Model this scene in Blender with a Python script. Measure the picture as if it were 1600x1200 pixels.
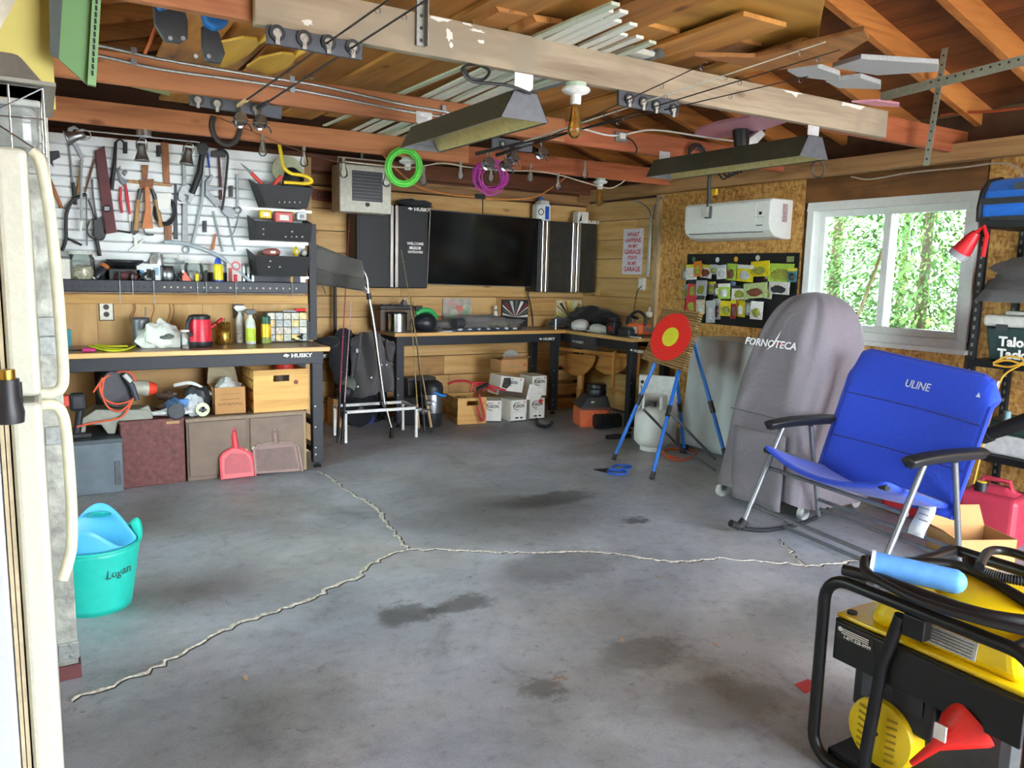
import bpy, bmesh, math, random
from mathutils import Vector, Matrix
random.seed(7)
for o in list(bpy.data.objects): bpy.data.objects.remove(o)
SC = bpy.context.scene
COL = SC.collection

# ---------------------------------------------------------------- camera
F = 1220.0                                   # focal length in pixels of the 1600 x 1200 frame
YAW, PITCH, ROLL = math.radians(31.256), math.radians(-8.069), math.radians(1.424)
CAM = Vector((0, 0, 1.42))
_f = Vector((math.sin(YAW)*math.cos(PITCH), math.cos(YAW)*math.cos(PITCH), math.sin(PITCH)))
_r = Vector((math.cos(YAW), -math.sin(YAW), 0)); _u = _r.cross(_f)
RGT = math.cos(ROLL)*_r + math.sin(ROLL)*_u
UPV = -math.sin(ROLL)*_r + math.cos(ROLL)*_u
cd = bpy.data.cameras.new('camera'); cam = bpy.data.objects.new('camera', cd); COL.objects.link(cam)
cd.sensor_width = 36; cd.lens = F/1600*36; cd.clip_start = .05; cd.clip_end = 200
m3 = Matrix((RGT, UPV, -_f)).transposed()
cam.matrix_world = Matrix.Translation(CAM) @ m3.to_4x4()
SC.camera = cam

# ---------------------------------------------------------------- world and exposure
W = bpy.data.worlds.new('sky'); SC.world = W; W.use_nodes = True
bg = W.node_tree.nodes['Background']; bg.inputs[0].default_value = (.86, .93, 1, 1); bg.inputs[1].default_value = 1.0
SC.view_settings.view_transform = 'Standard'; SC.view_settings.look = 'None'
SC.view_settings.exposure = 4.85; SC.view_settings.gamma = 1; SC.view_settings.use_curve_mapping = False

# ---------------------------------------------------------------- pixel to point on a known plane
def ray(x, y): return _f + (x-800)/F*RGT - (y-600)/F*UPV
def P(x, y, X=None, Y=None, Z=None):
    d = ray(x, y)
    t = (X-CAM.x)/d.x if X is not None else (Y-CAM.y)/d.y if Y is not None else (Z-CAM.z)/d.z
    return CAM + d*t
def PD(x, y, q):                             # same viewing distance (along ground) as point q
    d = ray(x, y); t = math.hypot(q[0], q[1])/math.hypot(d.x, d.y)
    return CAM + d*t

# ---------------------------------------------------------------- materials
MC = {}
def _new(key):
    m = bpy.data.materials.new(str(key)[:40]); m.use_nodes = True
    nt = m.node_tree; b = nt.nodes['Principled BSDF']; MC[key] = m
    return m, nt, b
def _n(nt, t, **k):
    n = nt.nodes.new(t)
    for a, v in k.items():
        if a in n.inputs: n.inputs[a].default_value = v
        else: setattr(n, a, v)
    return n
def _ramp(nt, fac, stops):
    r = nt.nodes.new('ShaderNodeValToRGB'); e = r.color_ramp.elements
    while len(e) < len(stops): e.new(.5)
    for i, (p, c) in enumerate(stops): e[i].position = p; e[i].color = (*c[:3], 1)
    nt.links.new(fac, r.inputs[0]); return r
def hexc(h):
    h = h.lstrip('#'); v = [int(h[i:i+2], 16)/255 for i in (0, 2, 4)]
    return tuple(c/12.92 if c <= .04045 else ((c+.055)/1.055)**2.4 for c in v)
def sc(c, k): return tuple(min(1, x*k) for x in c)
def pm(h, rough=.5, metal=0., var=.12, scale=30., bump=0., spec=.5):
    """procedural plain material: hex colour, slight mottling, optional relief"""
    key = ('pm', h, rough, metal, var, scale, bump, spec)
    if key in MC: return MC[key]
    m, nt, b = _new(key); c = hexc(h)
    tc = _n(nt, 'ShaderNodeTexCoord'); nz = _n(nt, 'ShaderNodeTexNoise', Scale=scale, Detail=4.)
    nt.links.new(tc.outputs['Object'], nz.inputs['Vector'])
    r = _ramp(nt, nz.outputs['Fac'], [(.3, sc(c, 1-var)), (.7, sc(c, 1+var))])
    nt.links.new(r.outputs[0], b.inputs['Base Color'])
    b.inputs['Roughness'].default_value = rough; b.inputs['Metallic'].default_value = metal
    b.inputs['Specular IOR Level'].default_value = spec
    if bump:
        bp = _n(nt, 'ShaderNodeBump', Strength=bump, Distance=.01)
        nt.links.new(nz.outputs['Fac'], bp.inputs['Height']); nt.links.new(bp.outputs[0], b.inputs['Normal'])
    return m
def wood(h1, h2, axis=0, scale=6., rough=.6, knots=True, stain=None, name=''):
    """grain along local axis; each object gets its own offset and tone"""
    key = ('wood', h1, h2, axis, scale, rough, knots, stain)
    if key in MC: return MC[key]
    m, nt, b = _new(key); c1, c2 = hexc(h1), hexc(h2)
    tc = _n(nt, 'ShaderNodeTexCoord'); oi = _n(nt, 'ShaderNodeObjectInfo')
    mp = _n(nt, 'ShaderNodeMapping'); s = [scale*3]*3; s[axis] = scale*.22
    mp.inputs['Scale'].default_value = s
    ml = _n(nt, 'ShaderNodeMath', operation='MULTIPLY'); ml.inputs[1].default_value = 37.
    cb = _n(nt, 'ShaderNodeCombineXYZ')
    nt.links.new(oi.outputs['Random'], ml.inputs[0])
    for i in range(3): nt.links.new(ml.outputs[0], cb.inputs[i])
    ad = _n(nt, 'ShaderNodeVectorMath', operation='ADD')
    nt.links.new(tc.outputs['Object'], ad.inputs[0]); nt.links.new(cb.outputs[0], ad.inputs[1])
    nt.links.new(ad.outputs[0], mp.inputs['Vector'])
    nz = _n(nt, 'ShaderNodeTexNoise', Scale=1., Detail=6., Roughness=.62, Distortion=.6)
    nt.links.new(mp.outputs[0], nz.inputs['Vector'])
    r = _ramp(nt, nz.outputs['Fac'], [(.3, c2), (.55, c1), (.75, sc(c1, 1.12))])
    last = r.outputs[0]
    if knots:
        vo = _n(nt, 'ShaderNodeTexVoronoi', Scale=1.); mk = _n(nt, 'ShaderNodeMapping')
        ks = [5.]*3; ks[axis] = 2.2; mk.inputs['Scale'].default_value = ks
        nt.links.new(ad.outputs[0], mk.inputs['Vector']); nt.links.new(mk.outputs[0], vo.inputs['Vector'])
        rk = _ramp(nt, vo.outputs['Distance'], [(.05, (.32, .2, .12)), (.13, (1, 1, 1))])
        mx = _n(nt, 'ShaderNodeMix', data_type='RGBA', blend_type='MULTIPLY'); mx.inputs[0].default_value = .8
        nt.links.new(last, mx.inputs[6]); nt.links.new(rk.outputs[0], mx.inputs[7]); last = mx.outputs[2]
    if stain:
        n2 = _n(nt, 'ShaderNodeTexNoise', Scale=2.6, Detail=5.)
        nt.links.new(ad.outputs[0], n2.inputs['Vector'])
        rs = _ramp(nt, n2.outputs['Fac'], [(.48, (0, 0, 0)), (.62, (1, 1, 1))])
        mx = _n(nt, 'ShaderNodeMix', data_type='RGBA'); nt.links.new(rs.outputs[0], mx.inputs[0])
        nt.links.new(last, mx.inputs[6]); mx.inputs[7].default_value = (*hexc(stain), 1); last = mx.outputs[2]
    mh = _n(nt, 'ShaderNodeMapRange'); mh.inputs['To Min'].default_value = .84; mh.inputs['To Max'].default_value = 1.12
    nt.links.new(oi.outputs['Random'], mh.inputs[0])
    hs = _n(nt, 'ShaderNodeHueSaturation'); nt.links.new(mh.outputs[0], hs.inputs['Value']); nt.links.new(last, hs.inputs['Color'])
    nt.links.new(hs.outputs[0], b.inputs['Base Color']); b.inputs['Roughness'].default_value = rough
    bp = _n(nt, 'ShaderNodeBump', Strength=.25, Distance=.004)
    nt.links.new(nz.outputs['Fac'], bp.inputs['Height']); nt.links.new(bp.outputs[0], b.inputs['Normal'])
    return m
def glass(h='#ffffff', alpha=.22, rough=.05):
    key = ('glass', h, alpha)
    if key in MC: return MC[key]
    m, nt, b = _new(key); nt.nodes.remove(b)
    t = _n(nt, 'ShaderNodeBsdfTransparent'); t.inputs[0].default_value = (*hexc(h), 1)
    g = _n(nt, 'ShaderNodeBsdfGlossy', Roughness=rough); d = _n(nt, 'ShaderNodeBsdfDiffuse'); d.inputs[0].default_value = (*hexc(h), 1)
    fr = _n(nt, 'ShaderNodeFresnel', IOR=1.45); m1 = _n(nt, 'ShaderNodeMixShader'); m2 = _n(nt, 'ShaderNodeMixShader')
    m1.inputs[0].default_value = alpha
    nt.links.new(t.outputs[0], m1.inputs[1]); nt.links.new(d.outputs[0], m1.inputs[2])
    nt.links.new(fr.outputs[0], m2.inputs[0]); nt.links.new(m1.outputs[0], m2.inputs[1]); nt.links.new(g.outputs[0], m2.inputs[2])
    nt.links.new(m2.outputs[0], nt.nodes['Material Output'].inputs[0])
    return m
def cloth(h, scale=14., bump=.5, rough=.85, var=.18):
    key = ('cloth', h, scale, bump)
    if key in MC: return MC[key]
    m, nt, b = _new(key); c = hexc(h)
    tc = _n(nt, 'ShaderNodeTexCoord'); nz = _n(nt, 'ShaderNodeTexNoise', Scale=scale, Detail=3., Distortion=1.2)
    n2 = _n(nt, 'ShaderNodeTexNoise', Scale=260., Detail=2.)
    nt.links.new(tc.outputs['Object'], nz.inputs['Vector']); nt.links.new(tc.outputs['Object'], n2.inputs['Vector'])
    r = _ramp(nt, n2.outputs['Fac'], [(.3, sc(c, 1-var)), (.7, sc(c, 1+var))])
    nt.links.new(r.outputs[0], b.inputs['Base Color']); b.inputs['Roughness'].default_value = rough
    b.inputs['Sheen Weight'].default_value = .15
    bp = _n(nt, 'ShaderNodeBump', Strength=bump, Distance=.02)
    nt.links.new(nz.outputs['Fac'], bp.inputs['Height']); nt.links.new(bp.outputs[0], b.inputs['Normal'])
    return m
BLACK = pm('#1b1d22', .45); STEEL = pm('#a4a8ad', .38, 1., .1); CHROME = pm('#c3c6c9', .22, 1., .05)
DKSTEEL = pm('#5b5e62', .4, 1.); WHITE = pm('#e9e9e4', .45, 0, .04); GALV = pm('#a7aaa6', .4, .8, .2, 60)
RUBBER = pm('#17181a', .7)

# ---------------------------------------------------------------- mesh builder
class MB:
    def __init__(s): s.v = []; s.f = []; s.sm = []
    def add(s, vs, fs, smooth=False, M=None):
        n = len(s.v)
        s.v += [tuple(M @ Vector(p)) if M else tuple(p) for p in vs]
        s.f += [[i+n for i in f] for f in fs]; s.sm += [smooth]*len(fs); return s
    def hexa(s, p, M=None):                  # 4 bottom points ccw, 4 top points
        return s.add(p, [(3,2,1,0),(4,5,6,7),(0,1,5,4),(1,2,6,5),(2,3,7,6),(3,0,4,7)], False, M)
    def box(s, lo, hi, M=None):
        (a,b,c),(d,e,f) = lo, hi
        return s.hexa([(a,b,c),(d,b,c),(d,e,c),(a,e,c),(a,b,f),(d,b,f),(d,e,f),(a,e,f)], M)
    def cbox(s, c, d, M=None):
        return s.box([c[i]-d[i]/2 for i in range(3)], [c[i]+d[i]/2 for i in range(3)], M)
    def bar(s, a, b, w, h, up=(0,0,1)):      # rectangular bar from a to b
        a, b = Vector(a), Vector(b); d = (b-a).normalized(); up = Vector(up)
        if abs(d.dot(up)) > .98: up = Vector((0,1,0))
        x = d.cross(up).normalized(); z = x.cross(d)
        q = [a+x*i*w/2+z*j*h/2 for i, j in ((-1,-1),(1,-1),(1,1),(-1,1))]
        return s.hexa(q+[p+(b-a) for p in q])
    def tube(s, pts, r, n=8, closed=False, cap=True, M=None):
        pts = [Vector(p) for p in pts]; k = len(pts)
        rs = r if isinstance(r, (list, tuple)) else [r]*k
        vs = []; fs = []; x = None
        for i, p in enumerate(pts):
            if closed: t = pts[(i+1) % k]-pts[i-1]
            else: t = pts[min(i+1, k-1)]-pts[max(i-1, 0)]
            t = t.normalized() if t.length > 1e-9 else Vector((0,0,1))
            if x is None:
                x = t.cross(Vector((0,0,1)));
                if x.length < .05: x = t.cross(Vector((0,1,0)))
            x = (x - t*x.dot(t)); x = x.normalized() if x.length > 1e-6 else t.orthogonal().normalized()
            y = t.cross(x)
            for j in range(n):
                a = 2*math.pi*j/n; vs.append(p+(x*math.cos(a)+y*math.sin(a))*rs[i])
        for i in range(k if closed else k-1):
            for j in range(n):
                a = i*n+j; b = i*n+(j+1) % n; c = ((i+1) % k)*n
                fs.append((a, b, c+(j+1) % n, c+j))
        s.add(vs, fs, True, M)
        if cap and not closed: s.add(vs[:n], [tuple(range(n))[::-1]], False, M); s.add(vs[-n:], [tuple(range(n))], False, M)
        return s
    def cyl(s, a, b, r, r2=None, n=16): return s.tube([a, b], [r, r if r2 is None else r2], n)
    def lathe(s, prof, n=20, M=None, cap=True):      # profile of (radius, height)
        vs = []; fs = []; k = len(prof)
        for r, z in prof:
            for j in range(n):
                a = 2*math.pi*j/n; vs.append((r*math.cos(a), r*math.sin(a), z))
        for i in range(k-1):
            for j in range(n):
                a = i*n+j; b = i*n+(j+1) % n; fs.append((a, b, b+n, a+n))
        s.add(vs, fs, True, M)
        if cap:
            if prof[0][0] > 1e-4: s.add(vs[:n], [tuple(range(n))[::-1]], False, M)
            if prof[-1][0] > 1e-4: s.add(vs[-n:], [tuple(range(n))], False, M)
        return s
    def prism(s, poly, d, M=None):           # xy polygon extruded by vector d (3d points allowed)
        q = [Vector(p) if len(p) == 3 else Vector((p[0], p[1], 0)) for p in poly]; k = len(q); d = Vector(d)
        fs = [tuple(range(k))[::-1], tuple(range(k, 2*k))]+[(i, (i+1) % k, k+(i+1) % k, k+i) for i in range(k)]
        return s.add(q+[p+d for p in q], fs, False, M)
    def ball(s, c, r, n=14, M=None):
        r = r if isinstance(r, (list, tuple)) else (r, r, r); vs = []; fs = []; h = n//2
        for i in range(h+1):
            t = math.pi*i/h
            for j in range(n):
                a = 2*math.pi*j/n
                vs.append((c[0]+r[0]*math.sin(t)*math.cos(a), c[1]+r[1]*math.sin(t)*math.sin(a), c[2]-r[2]*math.cos(t)))
        for i in range(h):
            for j in range(n):
                a = i*n+j; b = i*n+(j+1) % n; fs.append((a, b, b+n, a+n))
        return s.add(vs, fs, True, M)
    def blob(s, c, r, n=22, amp=.18, freq=3., seed=0, flat=None, M=None):   # crumpled soft lump
        rnd = random.Random(seed); ph = [(rnd.uniform(-1,1), rnd.uniform(-1,1), rnd.uniform(-1,1), rnd.uniform(0,6.3)) for _ in range(9)]
        vs = []; fs = []; h = n//2
        for i in range(h+1):
            t = math.pi*i/h
            for j in range(n):
                a = 2*math.pi*j/n; d = Vector((math.sin(t)*math.cos(a), math.sin(t)*math.sin(a), -math.cos(t)))
                k = 1+amp*sum(math.sin(freq*(1+q*.35)*(w[0]*d.x+w[1]*d.y+w[2]*d.z)*2+w[3])/(1+q*.45) for q, w in enumerate(ph))/2.2
                z = c[2]+r[2]*d.z*k
                if flat is not None: z = max(z, flat)
                vs.append((c[0]+r[0]*d.x*k, c[1]+r[1]*d.y*k, z))
        for i in range(h):
            for j in range(n):
                a = i*n+j; b = i*n+(j+1) % n; fs.append((a, b, b+n, a+n))
        return s.add(vs, fs, True, M)
    def grid(s, fn, nu, nv, M=None):         # surface from fn(u, v)
        vs = [fn(i/nu, j/nv) for i in range(nu+1) for j in range(nv+1)]
        fs = [(i*(nv+1)+j, (i+1)*(nv+1)+j, (i+1)*(nv+1)+j+1, i*(nv+1)+j+1) for i in range(nu) for j in range(nv)]
        return s.add(vs, fs, True, M)
    def mesh(s, name, sharp=40):
        me = bpy.data.meshes.new(name); me.from_pydata(s.v, [], s.f)
        me.polygons.foreach_set('use_smooth', s.sm); me.validate()
        if any(s.sm): me.set_sharp_from_angle(angle=math.radians(sharp))
        me.update(); return me
    def build(s, name, mat, parent=None, bevel=0, solid=0, sub=0, seg=2, flip=False):
        """local coordinates of the parent"""
        bm = bmesh.new(); me = s.mesh(name); bm.from_mesh(me)
        bmesh.ops.remove_doubles(bm, verts=bm.verts, dist=1e-6); bmesh.ops.recalc_face_normals(bm, faces=bm.faces)
        bm.to_mesh(me); bm.free()
        if any(s.sm): me.set_sharp_from_angle(angle=math.radians(42))
        o = bpy.data.objects.new(name, me); COL.objects.link(o); me.materials.append(mat)
        if parent: o.parent = parent
        if solid: md = o.modifiers.new('thickness', 'SOLIDIFY'); md.thickness = solid; md.offset = 0
        if sub: md = o.modifiers.new('smooth', 'SUBSURF'); md.levels = sub; md.render_levels = sub
        if bevel:
            md = o.modifiers.new('bevel', 'BEVEL'); md.width = bevel; md.segments = seg; md.limit_method = 'ANGLE'; md.angle_limit = math.radians(50)
        return o
    def bw(s, name, mat, parent=None, **k):
        """world coordinates"""
        if parent is not None:
            iv = (parent.matrix_basis if not parent.parent else parent.parent.matrix_basis @ parent.matrix_basis).inverted()
            s.v = [tuple(iv @ Vector(p)) for p in s.v]
            return s.build(name, mat, parent, **k)
        n = len(s.v); c = Vector((sum((min(p[i] for p in s.v), max(p[i] for p in s.v)))/2 for i in range(2))).to_3d(); c.z = min(p[2] for p in s.v)
        s.v = [tuple(Vector(p)-c) for p in s.v]
        o = s.build(name, mat, None, **k); o.location = c; return o
def tag(o, label, cat, group=None, kind=None):
    if label: o['label'] = label
    if cat: o['category'] = cat
    if group: o['group'] = group
    if kind: o['kind'] = kind
    return o
def thing(name, label, cat, loc=(0,0,0), rz=0, group=None, rot=None):
    o = bpy.data.objects.new(name, None); COL.objects.link(o); o.location = loc; o.empty_display_size = .1
    o.rotation_euler = rot if rot else (0, 0, rz)
    o.matrix_basis = Matrix.LocRotScale(Vector(loc), o.rotation_euler, None)
    return tag(o, label, cat, group)
def struct(o): o['kind'] = 'structure'; return o
def child_copy(o, parent, loc=None, rot=None):
    c = o.copy(); COL.objects.link(c); c.parent = parent
    if loc is not None: c.location = loc
    if rot is not None: c.rotation_euler = rot
    return c
def copy_thing(t, loc, rz=0, label=None, rot=None):
    c = t.copy(); COL.objects.link(c); c.location = loc; c.rotation_euler = rot or (0, 0, rz)
    if label: c['label'] = label
    for ch in [q for q in bpy.data.objects if q.parent == t]:
        d = ch.copy(); COL.objects.link(d); d.parent = c
        for g in [q for q in bpy.data.objects if q.parent == ch]:
            e = g.copy(); COL.objects.link(e); e.parent = d
    return c
def frame(o, x, z):                          # matrix with local x and z axes
    x = Vector(x).normalized(); z = Vector(z); z = (z-x*z.dot(x)).normalized(); y = z.cross(x)
    return Matrix.Translation(Vector(o)) @ Matrix((x, y, z)).transposed().to_4x4()
def along(a, b): return frame(a, Vector(b-a).orthogonal() if abs((b-a).normalized().z) < .99 else (1,0,0), Vector(b)-Vector(a))
def arc(c, r, a0, a1, n=12, ax=0, sx=1):     # arc points; ax 0: in XZ plane, 1: in YZ plane, 2: in XY plane
    out = []
    for i in range(n+1):
        a = math.radians(a0+(a1-a0)*i/n); p, q = r*math.cos(a)*sx, r*math.sin(a)
        out.append((c[0]+p, c[1], c[2]+q) if ax == 0 else (c[0], c[1]+p, c[2]+q) if ax == 1 else (c[0]+p, c[1]+q, c[2]))
    return out
def spline(pts, n=8):                        # Catmull-Rom through the points
    pts = [Vector(p) for p in pts]; q = [pts[0]*2-pts[1]]+pts+[pts[-1]*2-pts[-2]]; out = []
    for i in range(1, len(q)-2):
        a, b, c, d = q[i-1:i+3]
        for j in range(n):
            t = j/n; out.append(.5*((2*b)+(c-a)*t+(2*a-5*b+4*c-d)*t*t+(3*b-a-3*c+d)*t**3))
    return out+[pts[-1]]
def text(s, size, mat, parent, M, align='CENTER', ext=.0006, sx=1., bold=0., name='lettering', shear=0.):
    c = bpy.data.curves.new(name, 'FONT'); c.body = s; c.size = size; c.align_x = align; c.align_y = 'CENTER'
    c.extrude = ext; c.offset = bold; c.resolution_u = 2; c.shear = shear
    t = bpy.data.objects.new('tmp_text', c); COL.objects.link(t); bpy.context.view_layer.update()
    me = bpy.data.meshes.new_from_object(t.evaluated_get(bpy.context.evaluated_depsgraph_get()))
    bpy.data.objects.remove(t); me.name = name
    me.transform(Matrix.Diagonal((sx, 1, 1, 1)))
    if parent is not None:
        pm_ = parent.matrix_basis if not parent.parent else parent.parent.matrix_basis @ parent.matrix_basis
        me.transform(pm_.inverted() @ M)
    else: me.transform(M)
    me.materials.clear(); me.materials.append(mat)
    o = bpy.data.objects.new(name, me); COL.objects.link(o); o.parent = parent; return o
# text frames: facing the camera side on a wall of constant Y (reads along +X) or constant X (right wall, reads along -Y)
def TY(p): return frame(p, (1,0,0), (0,-1,0))
def TX(p): return frame(p, (0,-1,0), (-1,0,0))
YB, XR, YP, YL, XL, YF = 7.05, 5.17, 5.93, 5.36, -1.25, -2.0   # back wall, right wall, partition, left bench front, left wall, door wall
# ================================================================ STRUCTURE
# ---- floor with cracks
def floor_mat():
    m, nt, b = _new('concrete')
    tc = _n(nt, 'ShaderNodeTexCoord'); L = nt.links.new
    n1 = _n(nt, 'ShaderNodeTexNoise', Scale=.9, Detail=8., Roughness=.62, Distortion=.4)
    n2 = _n(nt, 'ShaderNodeTexNoise', Scale=3.2, Detail=7., Roughness=.7, Distortion=.7)
    n3 = _n(nt, 'ShaderNodeTexNoise', Scale=120., Detail=3.)
    for n in (n1, n2, n3): L(tc.outputs['Object'], n.inputs['Vector'])
    r1 = _ramp(nt, n1.outputs['Fac'], [(.28, hexc('#858990')), (.5, hexc('#a6aab2')), (.7, hexc('#c4c8cf'))])
    r2 = _ramp(nt, n2.outputs['Fac'], [(.28, (.58, .57, .55)), (.42, (.9, .9, .9)), (.6, (1.05, 1.05, 1.06))])
    mx = _n(nt, 'ShaderNodeMix', data_type='RGBA', blend_type='MULTIPLY'); mx.inputs[0].default_value = 1
    L(r1.outputs[0], mx.inputs[6]); L(r2.outputs[0], mx.inputs[7]); last = mx.outputs[2]
    # oil stains, each with its own ragged shape
    dn = _n(nt, 'ShaderNodeTexNoise', Scale=8., Detail=6., Roughness=.7); L(tc.outputs['Object'], dn.inputs['Vector'])
    dm = _n(nt, 'ShaderNodeVectorMath', operation='SCALE'); dm.inputs['Scale'].default_value = .30
    sb = _n(nt, 'ShaderNodeVectorMath', operation='SUBTRACT'); sb.inputs[1].default_value = (.5, .5, .5)
    L(dn.outputs['Color'], sb.inputs[0]); L(sb.outputs[0], dm.inputs[0])
    ad = _n(nt, 'ShaderNodeVectorMath', operation='ADD'); L(tc.outputs['Object'], ad.inputs[0]); L(dm.outputs[0], ad.inputs[1])
    for (px, py, rad, k, sx) in ((640,960,.13,.45,1.3),(715,945,.1,.5,2),(800,810,.5,.72,1.6),(880,885,.22,.62,2),(995,812,.06,.3,2),(720,790,.5,.8,2),(1240,980,.3,.75,1.4),(1000,1020,.16,.6,1.5),(850,1075,.08,.55,1.3),(860,620,.01,.5,1),(1130,1100,.2,.65,1.4),(300,800,.5,.75,1.8),(780,665,.6,.68,2),(950,700,.3,.7,2),(860,780,.15,.5,2.6),(330,1130,.35,.75,1.5)):
        c = P(px, py, Z=0); sv = _n(nt, 'ShaderNodeVectorMath', operation='SUBTRACT'); L(ad.outputs[0], sv.inputs[0]); sv.inputs[1].default_value = c
        ms = _n(nt, 'ShaderNodeVectorMath', operation='MULTIPLY'); ms.inputs[1].default_value = (1/(rad*sx), 1/rad, 0); L(sv.outputs[0], ms.inputs[0])
        ln = _n(nt, 'ShaderNodeVectorMath', operation='LENGTH'); L(ms.outputs[0], ln.inputs[0])
        rr = _ramp(nt, ln.outputs['Value'], [(.62, (k, k*.985, k*.95)), (1., (1, 1, 1))])
        mm = _n(nt, 'ShaderNodeMix', data_type='RGBA', blend_type='MULTIPLY'); mm.inputs[0].default_value = 1
        L(last, mm.inputs[6]); L(rr.outputs[0], mm.inputs[7]); last = mm.outputs[2]
    r3 = _ramp(nt, n3.outputs['Fac'], [(.3, (.9, .9, .9)), (.7, (1.05, 1.05, 1.05))])
    mm = _n(nt, 'ShaderNodeMix', data_type='RGBA', blend_type='MULTIPLY'); mm.inputs[0].default_value = 1
    L(last, mm.inputs[6]); L(r3.outputs[0], mm.inputs[7]); last = mm.outputs[2]
    n4 = _n(nt, 'ShaderNodeTexNoise', Scale=16., Detail=6., Roughness=.75); L(tc.outputs['Object'], n4.inputs['Vector'])
    n5 = _n(nt, 'ShaderNodeTexNoise', Scale=1.3, Detail=6., Distortion=.5); mp5 = _n(nt, 'ShaderNodeMapping'); mp5.inputs['Location'].default_value = (9, 4, 2); L(tc.outputs['Object'], mp5.inputs[0]); L(mp5.outputs[0], n5.inputs['Vector'])
    vo = _n(nt, 'ShaderNodeTexVoronoi', Scale=5.5); L(ad.outputs[0], vo.inputs['Vector'])
    for f_, st in ((n4.outputs['Fac'], [(.33, (.74, .73, .71)), (.45, (.97, .97, .97)), (.66, (1.06, 1.06, 1.06))]), (n5.outputs['Fac'], [(.40, (1.0, 1.02, 1.06)), (.62, (.93, .90, .85))]), (vo.outputs['Distance'], [(.045, (.55, .53, .5)), (.075, (1, 1, 1))])):
        rx = _ramp(nt, f_, st); mm = _n(nt, 'ShaderNodeMix', data_type='RGBA', blend_type='MULTIPLY'); mm.inputs[0].default_value = 1
        L(last, mm.inputs[6]); L(rx.outputs[0], mm.inputs[7]); last = mm.outputs[2]
    L(last, b.inputs['Base Color'])
    rr = _ramp(nt, n2.outputs['Fac'], [(.3, (.38,)*3), (.7, (.62,)*3)]); L(rr.outputs[0], b.inputs['Roughness'])
    bp = _n(nt, 'ShaderNodeBump', Strength=.12, Distance=.01); L(n3.outputs['Fac'], bp.inputs['Height']); L(bp.outputs[0], b.inputs['Normal'])
    return m
fl = MB().box((XL-.15, YF-.3, -.12), (XR+.15, YB+.15, 0)).build('floor', floor_mat()); struct(fl)
CRK = pm('#c2beb2', .9, 0, .5, 60, .6); GAP = pm('#3a3935', .9)
def crack(px, w, seed):
    rnd = random.Random(seed); pts = [P(x, y, Z=0) for x, y in px]; fine = []
    for a, b in zip(pts, pts[1:]):
        k = max(2, int((b-a).length/.028))
        for i in range(k): fine.append(a+(b-a)*i/k)
    fine.append(pts[-1]); vs = []; fs = []; n = len(fine)
    for i, p in enumerate(fine):
        t = fine[min(i+1, n-1)]-fine[max(i-1, 0)]; t = Vector((-t.y, t.x, 0)).normalized()
        p = p+t*rnd.uniform(-1, 1)*.014; ww = w*rnd.uniform(.2, 1.05)*(min(1, .25+(n-1-i)/6))
        vs += [p+t*ww, p+Vector((0,0,.004)), p-t*ww]
        if i: j = 3*i; fs += [(j-3, j, j+1, j-2), (j-2, j+1, j+2, j-1)]
    MB().add([(v[0], v[1], v[2]+.0015) for v in vs], fs).build('crack_filler', CRK, fl)
    MB().add([(v[0]+.004, v[1]-.008, .0008) for v in vs], fs).build('crack_edge', GAP, fl)
crack([(110,1092),(160,1078),(215,1055),(240,1045),(300,1010),(365,978),(430,955),(490,935),(515,918),(560,903),(580,880),(610,866),(636,858)], .017, 1)
crack([(636,858),(622,838),(605,822),(595,800),(575,785),(545,768),(515,748),(497,737)], .015, 2)
crack([(636,858),(680,859),(740,862),(800,864),(870,864),(930,862),(980,869),(1030,876),(1075,878),(1122,873)], .016, 3)
crack([(1390,866),(1350,872),(1310,880),(1260,884),(1240,872),(1228,855),(1215,842)], .018, 4)
crack([(1260,884),(1220,880),(1170,877),(1122,873)], .006, 5)

PINE = wood('#d9b172', '#c2914e', 0, 5., .6); PINEY = wood('#d9b172', '#c2914e', 1, 5., .6)
PINED = wood('#c79a5c', '#9c6f3a', 0, 5., .6, stain='#a67d49')
# ---- back wall of pine boards
wb = MB().box((XL-.15, YB+.02, 0), (XR+.15, YB+.15, 3.6)).build('wall_back', pm('#4a3323', .8, 0, .3, 6)); struct(wb)
rows = 11; bh = 2.15/rows
random.seed(3)
for i in range(rows):
    x = 1.2; z0 = i*bh+.0025; z1 = (i+1)*bh-.0025
    cuts = sorted([random.uniform(1.9, 3.2), random.uniform(3.5, 4.9)]) if i % 2 else [random.uniform(2.6, 4.4)]
    for a, b in zip([x]+cuts, cuts+[XR-.001]):
        d = random.uniform(0, .004)
        o = MB().box((-(b-a)/2+.001, -.02-d, -(z1-z0)/2), ((b-a)/2-.001, .02, (z1-z0)/2)).build('board', PINED if random.random() < .25 else PINE, wb, bevel=.003, seg=1)
        o.location = ((a+b)/2, YB, (z0+z1)/2)
MB().box((1.2, YB-.06, 2.16), (XR, YB+.02, 2.25)).build('top_plate', wood('#9c744a', '#6e4c2c', 0), wb)
MB().box((1.2, YB-.10, 2.25), (XR, YB+.02, 2.40)).build('top_beam', wood('#6d3d24', '#4d2a18', 0), wb)
for i in range(6):                              # dark gable boards above
    MB().box((XL, YB-.01, 2.41+i*.2), (XR, YB+.02, 2.605+i*.2)).build('gable_board', wood('#5f3d26', '#432a1a', 0), wb)
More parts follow.
